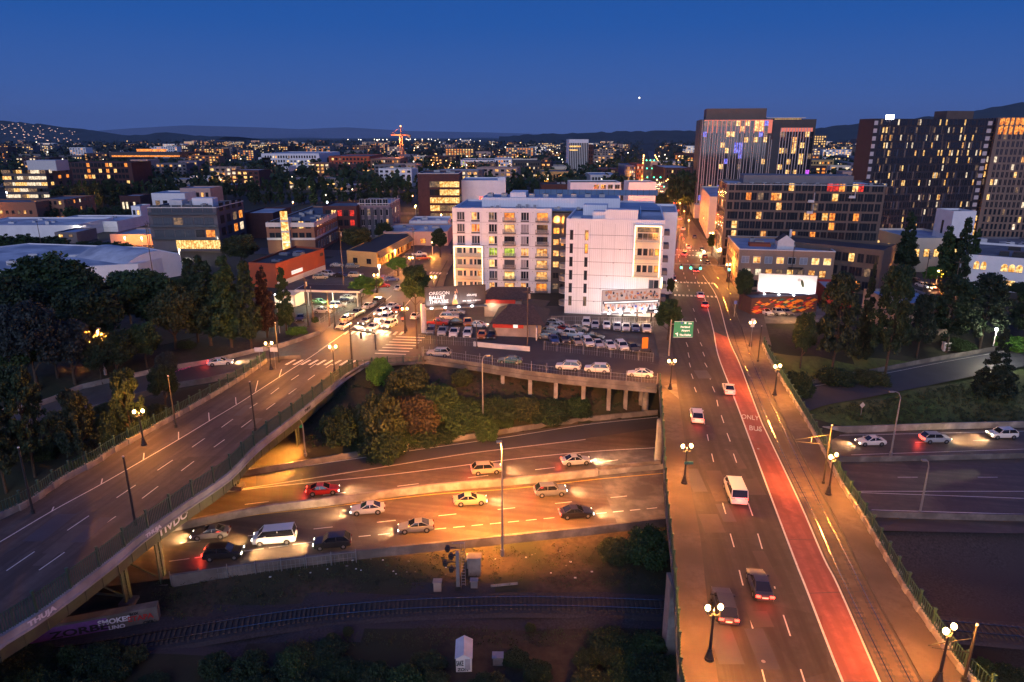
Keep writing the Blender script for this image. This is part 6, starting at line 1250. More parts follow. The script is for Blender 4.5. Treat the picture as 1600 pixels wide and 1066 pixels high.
plight('wall_wash', r_, (L*.35,1.5,zb_-.9), 1700, (1,.93,.85)); plight('wall_wash', r_, (L*.8,1.5,zb_-.9), 900, (1,.6,.3))  # bare points added to wash the wing's wall, in place of floodlight spill
A, B = P(1180,480,0), P(1271,485,0); zb_, zt_ = zat(A.y,456), zat(A.y,427)
r_, pn, L = board('billboard','blank-looking white billboard with a small printed figure, above the mural shop',(A.x,A.y),(B.x,B.y),zb_,zt_,'bb_white',4)
mb = MB(); ell(mb,L*.76,zb_+2.6,.35,1.1,-.03,'leaf_olive',14,.3); ell(mb,L*.7,zb_+3.5,.45,.4,-.032,'bb_cloth'); ell(mb,L*.6,zb_+1.2,.2,.6,-.034,'bb_amber',10,.5); ell(mb,L*.55,zb_+1.0,.15,.4,-.036,'bb_amber'); mb.obj('printed_figure', pn)
for k in range(4):
    x = L*(k+.5)/4; MB().box(x-.2,x+.2,-1.3,-1.1,zb_-.3,zb_-.1,'lamp_white').obj('floodlight', r_); l = bpy.data.lights.new('floodlight_beam','SPOT'); l.energy = 600; l.spot_size = 2.4; l.color = (.95,1,.95); l.shadow_soft_size = .15; lo = bpy.data.objects.new('floodlight_beam', l); C.objects.link(lo); lo.parent = r_; lo.location = (x,-1.25,zb_-.05); lo.rotation_euler = (math.radians(155),0,0)
plight('shop_fill', r_, (L*.5,-12.5,3.4), 1500, (1,.5,.15))  # orange fill without a fixture, added to brighten the mural front
# car shop with pitched roof, red fascia, parapet
A = P(765,527,0); r_ = root('car_shop','low car shop with dark shingle roof and red fascia between the two car lots','shop',(A.x,A.y,0),-.12)
W_s = (P(848,536,0)-A).length
MB().box(1,W_s-1,1,14,-.3,3.0,'stucco').obj('wall', r_); MB().box(.6,W_s*.6,.7,.98,2.0,3.0,'awning_red').obj('red_fascia', r_)
mb = MB(); a, b, c_, d_ = (0,0,3.0),(W_s,0,3.0),(W_s,15,3.0),(0,15,3.0); e_, f_ = (3.5,6.5,6.0),(W_s-3.5,6.5,6.0)
for q in ((a,b,f_,e_),(b,c_,f_),(c_,d_,e_,f_),(d_,a,e_)): mb.face(q,'roof_brown')
mb.face((d_,c_,b,a),'roof_dark').obj('roof', r_); MB().box(W_s*.42,W_s*.5,.6,.69,2.1,2.9,'sign_white').obj('shop_sign', r_)
r_ = root('car_shop_annex','small annex with dark pitched roof and orange-red fascia left of the car shop','shop',(P(757,495,0).x,P(757,495,0).y,0),-.05); MB().box(0,9,0,8,-.2,4.0,'stucco').obj('wall', r_); MB().box(-.1,7.5,-.3,-.01,3.4,4.3,'awning_red').obj('red_fascia', r_); MB().face([(-.5,-.5,4.4),(11,-.5,4.4),(11,4,6.6),(1.5,4,6.6)],'roof_brown').face([(1.5,4,6.6),(11,4,6.6),(11,9,4.4),(-.5,9,4.4)],'roof_brown').face([(-.5,-.5,4.4),(1.5,4,6.6),(-.5,9,4.4)],'roof_brown').obj('roof', r_); plight('door_lamp', r_, (2,-1,3.2), 260, (1,.75,.45))
wall('low_wall','white low parapet with black graffiti along the car shop',[P(740,541,0),P(780,545,0),P(828,549,0)],[(-.12,0),(-.12,1.0),(.12,1.0),(.12,0)],'trim_white',c='wall'); wall('low_wall','bright lit side wall of the car shop beside the row of parked cars',[P(838,532,0),P(843,515,0)],[(-.12,0),(-.12,2.8),(.12,2.8),(.12,0)],'trim_white',c='wall'); 
q = P(833,505,0); r_ = root('wall_lamp','very bright wall lamp on the right end of the car shop','lamp',(q.x,q.y,0)); MB().box(-.25,.25,-.3,.0,3.4,3.8,'lamp_white').obj('lamp_head', r_); MB().box(-.05,.05,0,.1,0,3.8,'metal_dark').obj('post', r_); plight('lamp_light', r_, (0,-.8,3.5), 1800, (1,.85,.6))
# gas-station style canopy
A = P(470,478,0); r_ = root('canopy','flat brown canopy on thin posts over the car lot at the corner','canopy',(A.x,A.y,0),-.1); MB().box(0,17,-3,4,4.4,4.9,'trim_white').box(.3,16.7,-2.7,3.7,4.9,4.95,'roof_brown').obj('roof', r_)
for x in (2,8.5,15): MB().cyl((x,.5,0),(x,.5,4.4),.15,.15,'trim_white',8).obj('post', r_)
MB().box(1,16,-2,3,4.36,4.395,'win_white').obj('canopy_light', r_); plight('canopy_lamp', r_, (5,.5,4.0), 1500, (.9,1,.65)); plight('canopy_lamp', r_, (12,.5,4.0), 1500, (.9,1,.65))
MB().box(-6,-.5,-2,4,-.2,3.2,'cream').box(-5.5,-1,-2.03,-2.001,.6,2.6,'win_white').obj('kiosk', r_)
def globe_pole(px, pyb, pyt, label, m_='lamp_white', e=3000, col=(1,.9,.72)):
    p = P(px, pyb); h = zat(p.y, pyt); r_ = root('lamp_post', label, 'lamp post', p); MB().cyl((0,0,-.1),(0,0,h),.1,.07,'trim_white',8).obj('pole', r_); MB().sphere((0,0,h+.15),.32,m_,12).obj('globe', r_); plight('lamp_light', r_, (0,-.2,h-.35), e, col); return r_
globe_pole(594,448,416,'white-hot lamp on a pale post in the upper car lot'); globe_pole(437,520,462,'glaring white lamp between the columnar trees'); globe_pole(1552,540,516,'bright white lamp among the pines at right',col=(1,.9,.6)); globe_pole(282,405,391,'bright yellowish lamp at the right tip of the warehouse','globe'); globe_pole(197,385,372,'left of the two glaring wall lamps on the low warehouse','globe',2600,AMB); globe_pole(223,385,372,'right of the two glaring wall lamps on the low warehouse','globe',2600,AMB); globe_pole(16,330,301,'bright lamp beside the banded office','lamp_white',1500); globe_pole(127,372,358,'bright white lamp above the grey-fronted shop'); globe_pole(512,325,316,'white lamp behind the brick condominium roof'); globe_pole(252,425,412,'amber lamp in the lane right of the warehouse','globe',6000,AMB); globe_pole(60,470,444,'amber lamp glimmering through the big left tree','globe',500,AMB)
globe_pole(1386,404,384,'first amber lamp up the right back street','globe',7000,AMB); globe_pole(1412,420,398,'amber lamp glowing behind the small yellow-lit tree on the back street','globe',6000,AMB); globe_pole(1462,446,424,'amber lamp behind the poplars by the red tail lights','globe',6000,AMB); globe_pole(676,398,380,'amber lamp in the motel car park','globe',7000,AMB); globe_pole(618,408,392,'amber lamp at the bend of the motel walkway','globe',5000,AMB); globe_pole(690,352,336,'amber lamp in the lane behind the pale-roofed shed','globe',7000,AMB); globe_pole(650,340,322,'orange lamp under the trees by the brown office','globe',7000,AMB); globe_pole(330,500,478,'small amber lamp beside the dirt patch','globe',2500,AMB)
q = P(1164,372,0); r_ = root('floodlight','cluster of yellow floodlights lighting the mural wall','lamp',P(1100,395,0)); MB().box(-.3,.3,-.2,.2,0,.6,'globe').obj('lamp_head', r_); plight('lamp_light', r_, (-1,-1,1.6), 2600, (1,.75,.3), .4)
plight('stair_glow', st_, (W_*.4,-3,3), 500, (1,.8,.35)); 
# signal post, cabinets, shed by the railway
p = PT(716,921); h = zat(p.y,862)-p.z; r_ = root('railway_signal','railway signal post with round black heads, ladder and stickers','railway signal',p)
MB().box(-.2,.2,-.18,.18,0,h,'metal_grey').box(-.35,.35,-.3,.3,0,.5,'metal_dark').obj('post', r_)
for x, z in ((-1.1,h+.5),(-.7,h-.5),(-1.4,h-1.4),(-.7,h-2.2)): MB().cyl((x,-.25,z),(x,.1,z),.33,.33,'metal_dark',14).box(x,-.1,-.05,.05,z-.06,z+.06,'metal_dark').box(x-.2,x+.2,-.4,.2,z-.35,z+.2,'metal_dark').obj('signal_head', r_)
MB().box(.4,.44,-.03,.03,.5,h+1.2,'metal_grey').box(.85,.89,-.03,.03,.5,h+1.2,'metal_grey').obj('ladder', r_); mb = MB()
for k in range(12): mb.box(.44,.85,-.02,.02,.7+k*.4,.74+k*.4,'metal_grey')
mb.obj('ladder_rungs', r_); MB().box(-.6,.9,-.05,.05,h+1.1,h+1.16,'metal_grey').obj('top_frame', r_)
def cabinet(px, py, w_, d_, h, m_, label, rz=0, legs=False):
    p = PT(px, py); r_ = root('equipment_cabinet', label, 'cabinet', p, rz); MB().box(-w_/2,w_/2,-d_/2,d_/2,0,h,m_).obj('housing', r_); MB().box(-w_/2-.08,w_/2+.08,-d_/2-.08,d_/2+.08,h,h+.1,m_).obj('lid', r_); MB().box(-w_*.4,-w_*.02,-d_/2-.03,-d_/2-.002,.1,h-.1,m_).box(w_*.02,w_*.4,-d_/2-.03,-d_/2-.002,.1,h-.1,m_).obj('doors', r_); return r_
cabinet(742,896,1.5,1.1,2.4,'concrete_pale','tall pale equipment cabinet beside the railway signal'); cabinet(740,884,1.6,1.3,1.2,'concrete_pale','low pale cabinet just behind the tall one'); cabinet(684,922,.9,.7,1.2,'stucco','small dark graffitied box left of the railway signal'); cabinet(741,917,.8,.6,.9,'metal_grey','small box in front of the tall equipment cabinet'); cabinet(1477,548,1.4,1,1.8,'trim_white','white cabinet between pine trunks on the right')
q = cabinet(778,1036,1.0,.8,.9,'metal_grey','small grey box among the brush right of the white shed')
p = PT(725,1050); r_ = root('equipment_shed','small white gabled shed with graffiti on its front in the brush','shed',p,.04); r_.scale = (.78,.78,.85); MB().box(-1,1,0,3.2,0,2.0,'trim_white').face([(-1,-.001,2.0),(1,-.001,2.0),(0,-.001,2.5)],'trim_white').obj('wall', r_); MB().face([(-1.12,-.15,1.95),(0,-.15,2.55),(0,3.4,2.55),(-1.12,3.4,1.95)],'roof_pale').face([(0,-.15,2.55),(1.12,-.15,1.95),(1.12,3.4,1.95),(0,3.4,2.55)],'roof_pale').obj('roof', r_); MB().box(.15,.8,-.05,-.002,.3,1.8,'curtain').obj('door', r_)
o = link('graffiti', text_mb('SAKE', .8, 'graffiti_black', .02, .005), r_); o.matrix_local = Matrix.Translation((-.95,-.03,.9))@Matrix.Rotation(math.pi/2,4,'X')@Matrix.Diagonal((.5,1.3,1,1)); o = link('graffiti', text_mb('ZON', .6, 'graffiti_black', .02, .005), r_); o.matrix_local = Matrix.Translation((-.8,-.03,.15))@Matrix.Rotation(math.pi/2,4,'X')
o = MB().bar((0,0,.1),(3.2,.5,.1),.25,.2,'concrete_pale').obj('concrete_beam'); tag(o,'pale concrete beam lying on the ground right of the cabinets','beam'); o.location = PT(767,917,.02)
# trailer sign, fence between car lot and apartments
q = P(1007,551,0); r_ = root('board_trailer','tall orange message board on a small trailer at the end of the car row','trailer',(q.x,q.y,0),.1); MB().box(-.6,.6,-.1,.1,.9,3.2,'orange_board').obj('board', r_); MB().box(-1.1,1.1,-.9,.9,.45,.6,'metal_dark').bar((0,-.9,.5),(0,-2.6,.4),.1,.1,'metal_dark').bar((-.6,.1,.5),(-.6,.1,2),.1,.1,'metal_dark').bar((.6,.1,.5),(.6,.1,2),.1,.1,'metal_dark').obj('chassis', r_)
for s in (-1,1): MB().cyl((s*1.1,0,.32),(s*1.3,0,.32),.32,.32,'tyre',12).obj('wheel', r_)
def chain(name, label, pts, h=1.8, m_='metal_grey', step=2.5):
    L = [p-pts[0] for p in pts]; r_ = root(name, label, 'fence', pts[0]); mb = MB(); 
    for a, b in zip(L, L[1:]):
        n = max(1, int((b-a).length/step))
        for i in range(n+1): c_ = a.lerp(b, i/n); link('post', PM, r_, c_)
        mb.bar(a+Vector((0,0,h)), b+Vector((0,0,h)), .04, .04, m_); k = int((b-a).length/.5)
        for i in range(k): c_ = a.lerp(b, i/k); mb.box(c_.x-.012, c_.x+.012, c_.y-.012, c_.y+.012, 0, h, m_)
        mb.bar(a+Vector((0,0,h*.5)), b+Vector((0,0,h*.5)), .025, .025, m_)
    mb.obj('mesh_panel', r_)
PM = MB().box(-.04,.04,-.04,.04,0,1.9,'metal_grey').mesh('post')
chain('chain_link_fence','wire fence between the far car row and the white apartment wing',[P(862,506,0),P(1028,509,0)]); chain('chain_link_fence','wire fence along the front of the car row facing the cross street',[P(850,547,0),P(1020,566,0)]); chain('chain_link_fence','wire fence in front of the billboard car lot',[P(655,536,0),P(745,542,0)]); chain('chain_link_fence','wire fence along the viaduct edge of the cross street',[v_+Vector((0,0,.75)) for v_ in vdn],1.3); chain('chain_link_fence','wire fence on the kerb between car lot and side street',[P(500,508,0),P(560,470,0),P(615,432,0)],1.4); chain('chain_link_fence','low wire fence on the dirt bank beside the freeway wall',[PT(268,915),PT(400,897),PT(557,879)],1.5)
# overhead wires
def wire(a, b, sag=.5, r=.018):
    return cat([a, a.lerp(b, .5)-Vector((0,0,sag)), b], 8)
mb = MB()
def wadd(a, b, sag=.5):
    q = wire(a, b, sag)
    for c_, d_ in zip(q, q[1:]): mb.bar(c_, d_, .03, .03, 'metal_dark')
wadd(P(482,432,9.5), P(537,357,14), 1); wadd(P(537,357,14), P(648,355,12), 1.5); wadd(P(243,350,11), P(68,345,11), 2); wadd(P(1440,392,11), P(1488,405,9), .8)
o = mb.obj('overhead_wires'); tag(o, 'thin dark overhead wires slung between the utility poles', 'wires')
# ================================================================== VEHICLES
def car_data(kind):
    # stations along x (front = -x): (x, half width, z bottom, z belt); greenhouse: list of (x, z top, half width top)
    if kind == 'sedan': L, W, st, gh = 4.7, .9, [(-2.35,.55,.35,.55),(-2.25,.8,.25,.68),(-1.5,.9,.22,.82),(-.75,.9,.2,.92),(.9,.9,.2,.95),(1.7,.9,.22,.98),(2.2,.85,.28,.93),(2.35,.75,.38,.78)], [(-.95,.92,.78),(-.15,1.38,.64),(.85,1.42,.64),(1.75,.97,.76)]
    elif kind == 'suv': L, W, st, gh = 4.7, .94, [(-2.35,.62,.4,.75),(-2.25,.88,.3,.92),(-1.4,.94,.28,1.02),(-.9,.94,.26,1.06),(1.0,.94,.26,1.08),(1.9,.94,.3,1.08),(2.25,.9,.34,1.02),(2.35,.82,.42,.9)], [(-1.15,1.05,.84),(-.5,1.62,.72),(1.6,1.68,.72),(2.22,1.08,.82)]
    elif kind == 'van': L, W, st, gh = 5.4, 1.0, [(-2.7,.7,.45,.85),(-2.6,.95,.35,1.05),(-2.0,1.0,.3,1.2),(-1.6,1.0,.3,1.25),(1.0,1.0,.3,1.25),(2.2,1.0,.3,1.25),(2.6,.98,.35,1.25),(2.7,.95,.45,1.1)], [(-2.05,1.22,.92),(-1.3,2.0,.86),(2.4,2.1,.88),(2.62,1.24,.94)]
    elif kind == 'pickup': L, W, st, gh = 5.5, .98, [(-2.75,.7,.45,.85),(-2.65,.92,.35,1.0),(-1.7,.98,.32,1.1),(-1.1,.98,.3,1.12),(.4,.98,.3,1.12),(.6,.98,.3,1.12),(2.6,.98,.35,1.12),(2.75,.95,.45,1.08)], [(-1.25,1.12,.86),(-.6,1.72,.74),(.3,1.74,.74),(.75,1.12,.84)]
    return L, W, st, gh
CM = {}
def car_meshes(kind, col):
    k = (kind, col)
    if k in CM: return CM[k]
    L, W, st, gh = car_data(kind); m_ = 'car_'+col; mb = MB(); n = 8; V = []
    for x, hw, zb, zt in st: V += [(x,-hw*.94,zb),(x,-hw,(zb+zt)*.5),(x,-hw*.95,zt-.03),(x,-hw*.86,zt),(x,hw*.86,zt),(x,hw*.95,zt-.03),(x,hw,(zb+zt)*.5),(x,hw*.94,zb)]
    mb.v = V; mi = mb.mi(m_)
    for i in range(len(st)-1):
        for j in range(n): j2 = (j+1) % n; mb.f.append((i*n+j, (i+1)*n+j, (i+1)*n+j2, i*n+j2)); mb.m.append(mi)
    mb.f.append(tuple(range(n))); mb.m.append(mi); mb.f.append(tuple(range((len(st)-1)*n, len(st)*n))[::-1]); mb.m.append(mi)
    # wheel arches and roof
    for x in (-L*.31, L*.30):
        for s in (-1, 1): mb.cyl((x, s*(W-.12), .34), (x, s*(W+.012), .34), .40, .40, 'frame_dark', 14)
    r0, r1 = gh[1], gh[2]
    mb.face([(r0[0],-r0[2],r0[1]),(r0[0],r0[2],r0[1]),(r1[0],r1[2],r1[1]),(r1[0],-r1[2],r1[1])][::-1], m_)
    for s in (-1, 1):
        for a, b in ((gh[0],gh[1]),(gh[2],gh[3])): mb.bar((a[0],s*a[2],a[1]),(b[0],s*b[2],b[1]),.07,.07,m_)
        xm = (r0[0]+r1[0])/2; mb.bar((xm,s*(W-.13),1.0 if kind == 'sedan' else 1.1),(xm,s*r0[2],r0[1]-.02),.07,.07,m_); mb.box(-L*.2,-L*.16,s*(W+.02)-.1,s*(W+.02)+.1,gh[0][1],gh[0][1]+.16,m_)
    if kind == 'pickup': mb.box(.9,2.6,-.8,.8,1.121,1.125,'metal_dark')
    mb.box(-L/2-.02,-L/2+.06,-.5,.5,.42,.62,'frame_dark').box(L/2-.06,L/2+.015,-.28,.28,.62,.76,'trim_white')
    body = mb.mesh('body'); g = MB(); P_ = [[(x,-h,z),(x,h,z)] for x, z, h in gh]
    for a, b in ((0,1),(2,3)): g.face([P_[a][0],P_[a][1],P_[b][1],P_[b][0]], 'car_glass')
    for s in (0, 1): g.face([P_[0][s],P_[1][s],P_[2][s],P_[3][s]], 'car_glass')
    glass = g.mesh('windows'); r = .34; w_ = MB().cyl((0,-.11,0),(0,.11,0),r,r,'tyre',16).mesh('tyre'); rm = MB().cyl((0,-.115,0),(0,.115,0),.2,.2,'rim',10).mesh('rim')
    CM[k] = (body, glass, w_, rm, L, W, st); return CM[k]
def lamp_mesh(k):
    if k not in CM: CM[k] = MB().box(-.06,.06,-.2,.2,-.09,.09,k).mesh('lamp')
    return CM[k]
CARP = {}
def car_proto(kind, col, lights):
    k = (kind, col, lights)
    if k in CARP: return CARP[k], False
    b, g, t, rm, L, W, st = car_meshes(kind, col); r_ = root('car', 'x', 'car'); link('body', b, r_); link('windows', g, r_)
    for x in (-L*.31, L*.30):
        for s in (-1, 1): w_ = link('wheel', t, r_, (x, s*(W-.09), .34)); link('rim', rm, w_)
    hz = st[1][3]-.16; hl, tl = ('head_on' if lights & 1 else 'head_off'), ('tail_on' if lights & 2 else 'tail_off')
    for s in (-1, 1): link('headlight', lamp_mesh(hl), r_, (-L/2+.07, s*(W-.3), hz)); link('taillight', lamp_mesh(tl), r_, (L/2-.04, s*(W-.27), st[-2][3]-.14))
    for s in (-1, 1):
        if lights & 1:
            l = bpy.data.lights.new('headlight_beam', 'SPOT'); l.energy = 2400; l.spot_size = 1.6; l.spot_blend = 1; l.color = (1,.60,.27); l.shadow_soft_size = .12; o = bpy.data.objects.new('headlight_beam', l); C.objects.link(o); o.parent = r_; o.location = (-L/2-.15, s*(W-.3), hz); o.rotation_euler = (math.radians(80), 0, math.radians(90))
    if lights & 2:
        l = bpy.data.lights.new('taillight_glow', 'POINT'); l.energy = 90; l.color = (1,.06,.03); l.shadow_soft_size = .3; o = bpy.data.objects.new('taillight_glow', l); C.objects.link(o); o.parent = r_; o.location = (L/2+.5, 0, .75)
    CARP[k] = r_; index_kids(r_); return r_, True
def car(p, face, kind, col, label, lights=0, group=None, rampz=None):
    """face: heading in degrees of the FRONT, 0 = +x, 90 = away from the camera"""
    r0, first = car_proto(kind, col, lights); r_ = r0 if first else copy_tree(r0)
    nm = dict(sedan='sedan', suv='suv', van='van', pickup='pickup_truck')[kind]; r_.name = nm
    r_.location = p; r_.rotation_euler = (0, 0, math.radians(face+180)); tag(r_, label, dict(sedan='car', suv='car', van='van', pickup='pickup truck')[kind], group)
    if first: KIDS[r_.name] = list(r_.children)
    return r_
def cpx(px, py, face, kind, col, label, lights=0, z=0.0, group=None): return car(P(px, py, z), face, kind, col, label, lights, group)
g1 = 'cars in the lot before the white apartment wing'
for i, (px, py, col, k, lab) in enumerate(((865,534,'blue','sedan','dark blue car at the left end of the front row'),(881,535,'black','suv','black car second from the left in the front row'),(901,537,'tan','sedan','beige car third from the left in the front row'),(918,539,'white','suv','white car fourth from the left in the front row'),(934,541,'silver','sedan','silver car fifth from the left in the front row'),(952,543,'white','sedan','white car sixth from the left in the front row'),(971,545,'white','suv','white car near the orange board, seventh in the front row'),(988,547,'black','sedan','black car next to the orange message board'))):
    cpx(px, py, 280, k, col, lab+' of the car lot', group=g1)
for i, (px, py, col, k, lab) in enumerate(((916,508,'white','suv','white car at the left end of the back row'),(930,511,'silver','sedan','silver car second from left in the back row'),(948,512,'white','sedan','white car before the thin yellow post in the back row'),(964,514,'silver','sedan','silver car fourth in the back row'),(978,515,'white','sedan','white car fifth in the back row'),(993,516,'blue','sedan','blue sports car in the back row'),(1010,517,'white','pickup','white pickup at the right end of the back row'))):
    cpx(px, py, 262, k, col, lab+' of the car lot', group=g1)
for px, py, f_, k, col, lab in ((863,522,345,'suv','silver','silver car angled at the left end of the car lot'),(895,526,340,'suv','white','white car angled in the middle of the car lot'),(927,530,340,'sedan','black','black sedan angled in the middle of the car lot'),(904,517,338,'sedan','tan','cream car behind the angled white one'),(874,513,340,'sedan','white','white car near the bright wall lamp'),(866,507,345,'sedan','silver','silver car furthest in the left corner of the lot'),(887,517,338,'sedan','red','red car squeezed between white ones in the lot'),(855,529,350,'sedan','grey','grey car at the near left corner of the lot')):
    cpx(px, py, f_, k, col, lab, group=g1)
g2 = 'cars on the cross street'
for px, py, f_, k, col, lab in ((686,556,172,'suv','silver','silver car on the cross street beside the wiry shrub'),(797,567,172,'sedan','teal','dark teal car on the cross street near the viaduct edge'),(888,577,168,'suv','white','large white off-roader parked on the cross street'),(933,581,168,'suv','white','smaller white crossover parked between the other two white cars'),(1000,588,166,'sedan','white','white hatchback parked nearest the right bridge')):
    cpx(px, py, f_, k, col, lab, group=g2)
g3 = 'cars in the lot below the ballet billboard'
for px, py, f_, k, col, lab in ((674,521,268,'suv','grey','grey car at the left end of the billboard lot'),(692,522,268,'pickup','silver','silver pickup second in the billboard lot'),(710,524,268,'pickup','white','white pickup third in the billboard lot'),(731,525,268,'suv','white','white car fourth in the billboard lot'),(753,527,268,'sedan','orange','amber car fifth in the billboard lot'),(748,511,350,'sedan','white','white car parked across behind the front row below the billboard'),(683,508,355,'pickup','red','red and yellow work truck below the billboard'),(702,499,0,'suv','white','white car with blue roof below the billboard'),(715,507,0,'sedan','black','dark car in the middle of the billboard lot'),(731,508,275,'pickup','orange','orange tow truck in the billboard lot'),(769,527,265,'sedan','black','black car in the shade of the car shop roof'),(712,491,355,'sedan','silver','silver car furthest back below the billboard')):
    cpx(px, py, f_, k, col, lab, group=g3)
g4 = 'cars waiting at the junction'
for px, py, f_, k, col, lab in ((583,515,250,'sedan','white','white taxi with headlights on at the stop line'),(572,505,250,'sedan','grey','dark car with headlights on left of the white taxi'),(609,511,250,'suv','white','white car with headlights on at the right of the stop line'),(605,500,250,'suv','white','second white car waiting behind the white one'),(596,492,252,'suv','silver','silver car with bright headlights in the left waiting lane'),(612,482,253,'sedan','white','white car with headlights third in the waiting lane'),(622,487,253,'sedan','orange','amber-lit car with headlights at the right of the queue')):
    cpx(px, py, f_, k, col, lab, 1, group=g4)
for px, py, f_, k, col, lab in ((543,501,72,'sedan','tan','cream sedan parked first at the kerb by the car lot'),(558,493,72,'pickup','grey','grey pickup parked second at the kerb by the car lot'),(577,481,72,'sedan','white','white car parked third at the kerb by the car lot'),(593,473,74,'suv','grey','dark car parked fourth at the kerb by the car lot'),(650,497,80,'sedan','white','white car half hidden left of the billboard column'),(624,453,76,'sedan','silver','small silver car up the side street under the trees'),(537,513,250,'sedan','tan','light-coloured car crossing into the junction at the kerb corner')):
    cpx(px, py, f_, k, col, lab, 0)
g5 = 'cars in the upper left lots'
for i, (px, py, f_, k, col, lab) in enumerate(((501,436,10,'suv','tan','beige car beside the orange wall'),(513,431,330,'suv','silver','silver car beside the end of the orange wall'),(533,433,340,'sedan','black','black car in the upper car lot'),(556,433,5,'suv','tan','cream car before the upper car lot lamp'),(551,419,5,'suv','grey','dark car in front of the motel end wall'),(527,417,5,'sedan','silver','silver car left of the motel end wall'),(601,437,10,'sedan','red','red car under blue tarpaulin beside the bright lamp'),(612,439,20,'sedan','blue','blue car beside the red one in the upper lot'),(597,449,20,'sedan','red','small red car at the lower end of the upper lot'),(499,475,330,'sedan','green','pale green car under the canopy'),(528,481,10,'suv','white','white car beside the kerb fence of the canopy lot'),(540,474,15,'sedan','black','black car between canopy and kerb fence'),(545,468,15,'sedan','white','white car furthest right beside the canopy'),(505,489,350,'sedan','silver','silver car near the square hedge'),(470,500,280,'sedan','black','black car behind the clipped hedge'),(640,404,20,'suv','grey','grey car in the motel car park'),(655,400,10,'pickup','white','white pickup in the motel car park'),(662,406,10,'pickup','red','red pickup in the motel car park'))):
    cpx(px, py, f_, k, col, lab, 0, group=g5)
for px, py, f_, k, col, lab, li in ((1094,464,100,'sedan','white','white car with lit tail lights beyond the zebra crossing',2),(1101,479,262,'sedan','red','red car with glowing tail lights beyond the zebra crossing',2)):
    cpx(px, py, 78 if li else f_, k, col, lab, li)
for i, (px, py, col, lab) in enumerate(((1105,413,'black','first dark car parked at the right kerb of the tram street'),(1101,403,'red','red-lit car parked at the right kerb of the tram street'),(1096,392,'black','third dark car parked up the right kerb of the tram street'),(1085,372,'grey','grey car far up the tram street'))): cpx(px, py, 78, 'sedan', col, lab, 0)
for i, (px, py, k, col, lab) in enumerate(((1196,491,'sedan','white','white car parked before the mural shop'),(1213,491,'suv','silver','silver car parked before the mural shop'),(1227,491,'sedan','grey','dark grey car parked before the mural shop'))): cpx(px, py, 285, k, col, lab, 0)
for i, (px, py, k, col, lab) in enumerate(((1392,421,'sedan','silver','silver car first in the row on the right back street'),(1400,426,'sedan','grey','grey car second in the row on the right back street'),(1409,431,'suv','black','black car third in the row on the right back street'),(1418,437,'sedan','grey','grey car fourth in the row on the right back street'),(1430,443,'suv','black','black car fifth in the row on the right back street'),(1417,455,'suv','silver','silver car standing alone on the right back street'),(1425,459,'sedan','grey','grey car beside the blue-roofed workshop'))): cpx(px, py, 290, k, col, lab, 0)
cpx(1454,451,100,'sedan','black','dark car with red tail lights on the right back street',2); cpx(1442,449,285,'sedan','white','car with white headlights on the right back street',1)
for i in range(26):
    y = 175+i*13+i*i*.35; s_ = RNG.choice([-6.5,-3,3.5,6.5]); x = 43.5+(y-165)*.2+s_*.8; away = s_ > 0 or i % 3 == 0
    if i in (0, 1, 4): continue
    col_ = RNG.choice(['white','black','silver','red','grey']); nm_ = 'first second third fourth fifth sixth seventh eighth ninth tenth eleventh twelfth thirteenth fourteenth fifteenth sixteenth seventeenth eighteenth nineteenth twentieth'.split()
    car(Vector((x, y, .01)), 79 if away else 259, RNG.choice(['sedan','suv']), col_, 'small lit car in the %s stretch of traffic up the far tram street' % ('near' if i < 9 else 'middle' if i < 18 else 'farthest'), 2 if away else 1, 'traffic up the far tram street '+('near' if i < 9 else 'middle' if i < 18 else 'farthest'))
# moving cars on the right bridge (stationary here, lights on)
for px, py, k, col, lab in ((1088,655,'suv','white','white car with tail lights in the left lane of the right bridge'),(1138,612,'sedan','white','pale car with red tail lights beside the start of the red lane'),(1148,775,'van','white','white van with red tail lights in the middle of the right bridge'),(1131,955,'suv','dark','dark car with strong red tail lights beside the nearest lamp'),(1186,920,'sedan','dark','dark sedan with red tail lights in the middle lane')):
    q = P(px, py, .012); car(q, 80 if q.y > 90 else 83, k, col, lab, 2)
# freeway cars
FW = [(520,853,188,'suv','black',1,'black car in the outer lane of the near roadway'),(650,828,188,'sedan','grey',1,'grey car with headlights before the dotted line of the near roadway'),(330,838,188,'sedan','grey',1,'grey car under the left bridge on the near roadway'),(575,800,188,'sedan','silver',1,'silver car beside the median on the near roadway'),(430,846,188,'van','white',1,'white van in the middle of the near roadway, left'),(735,786,8,'sedan','tan',3,'tan car with red tail lights near the tall mast'),(860,772,8,'suv','grey',3,'grey car at the edge of the pale concrete roadway'),(900,806,8,'sedan','black',3,'black car in the outer lane near the right bridge'),(350,870,8,'suv','black',3,'black car behind the truss pier on the outer lane'),
  (505,770,10,'sedan','red',3,'red car on the far roadway left of the median'),(760,738,10,'suv','tan',3,'tan car on the far roadway in front of the tall mast'),(900,724,10,'sedan','silver',3,'silver car on the far roadway before the right bridge'),
  (1360,694,182,'sedan','white',1,'white car just right of the bridge on the far right freeway'),(1460,690,2,'suv','silver',3,'silver car in the middle of the right freeway'),(1565,683,182,'suv','white',1,'white car at the right edge of the right freeway'),(345,570,15,'sedan','white',3,'white car with headlights on the left ramp')]
for px, py, f_, k, col, li, lab in FW: cpx(px, py, f_, k, col, lab, li, z=(FZ+.03 if px != 345 else -1.15))
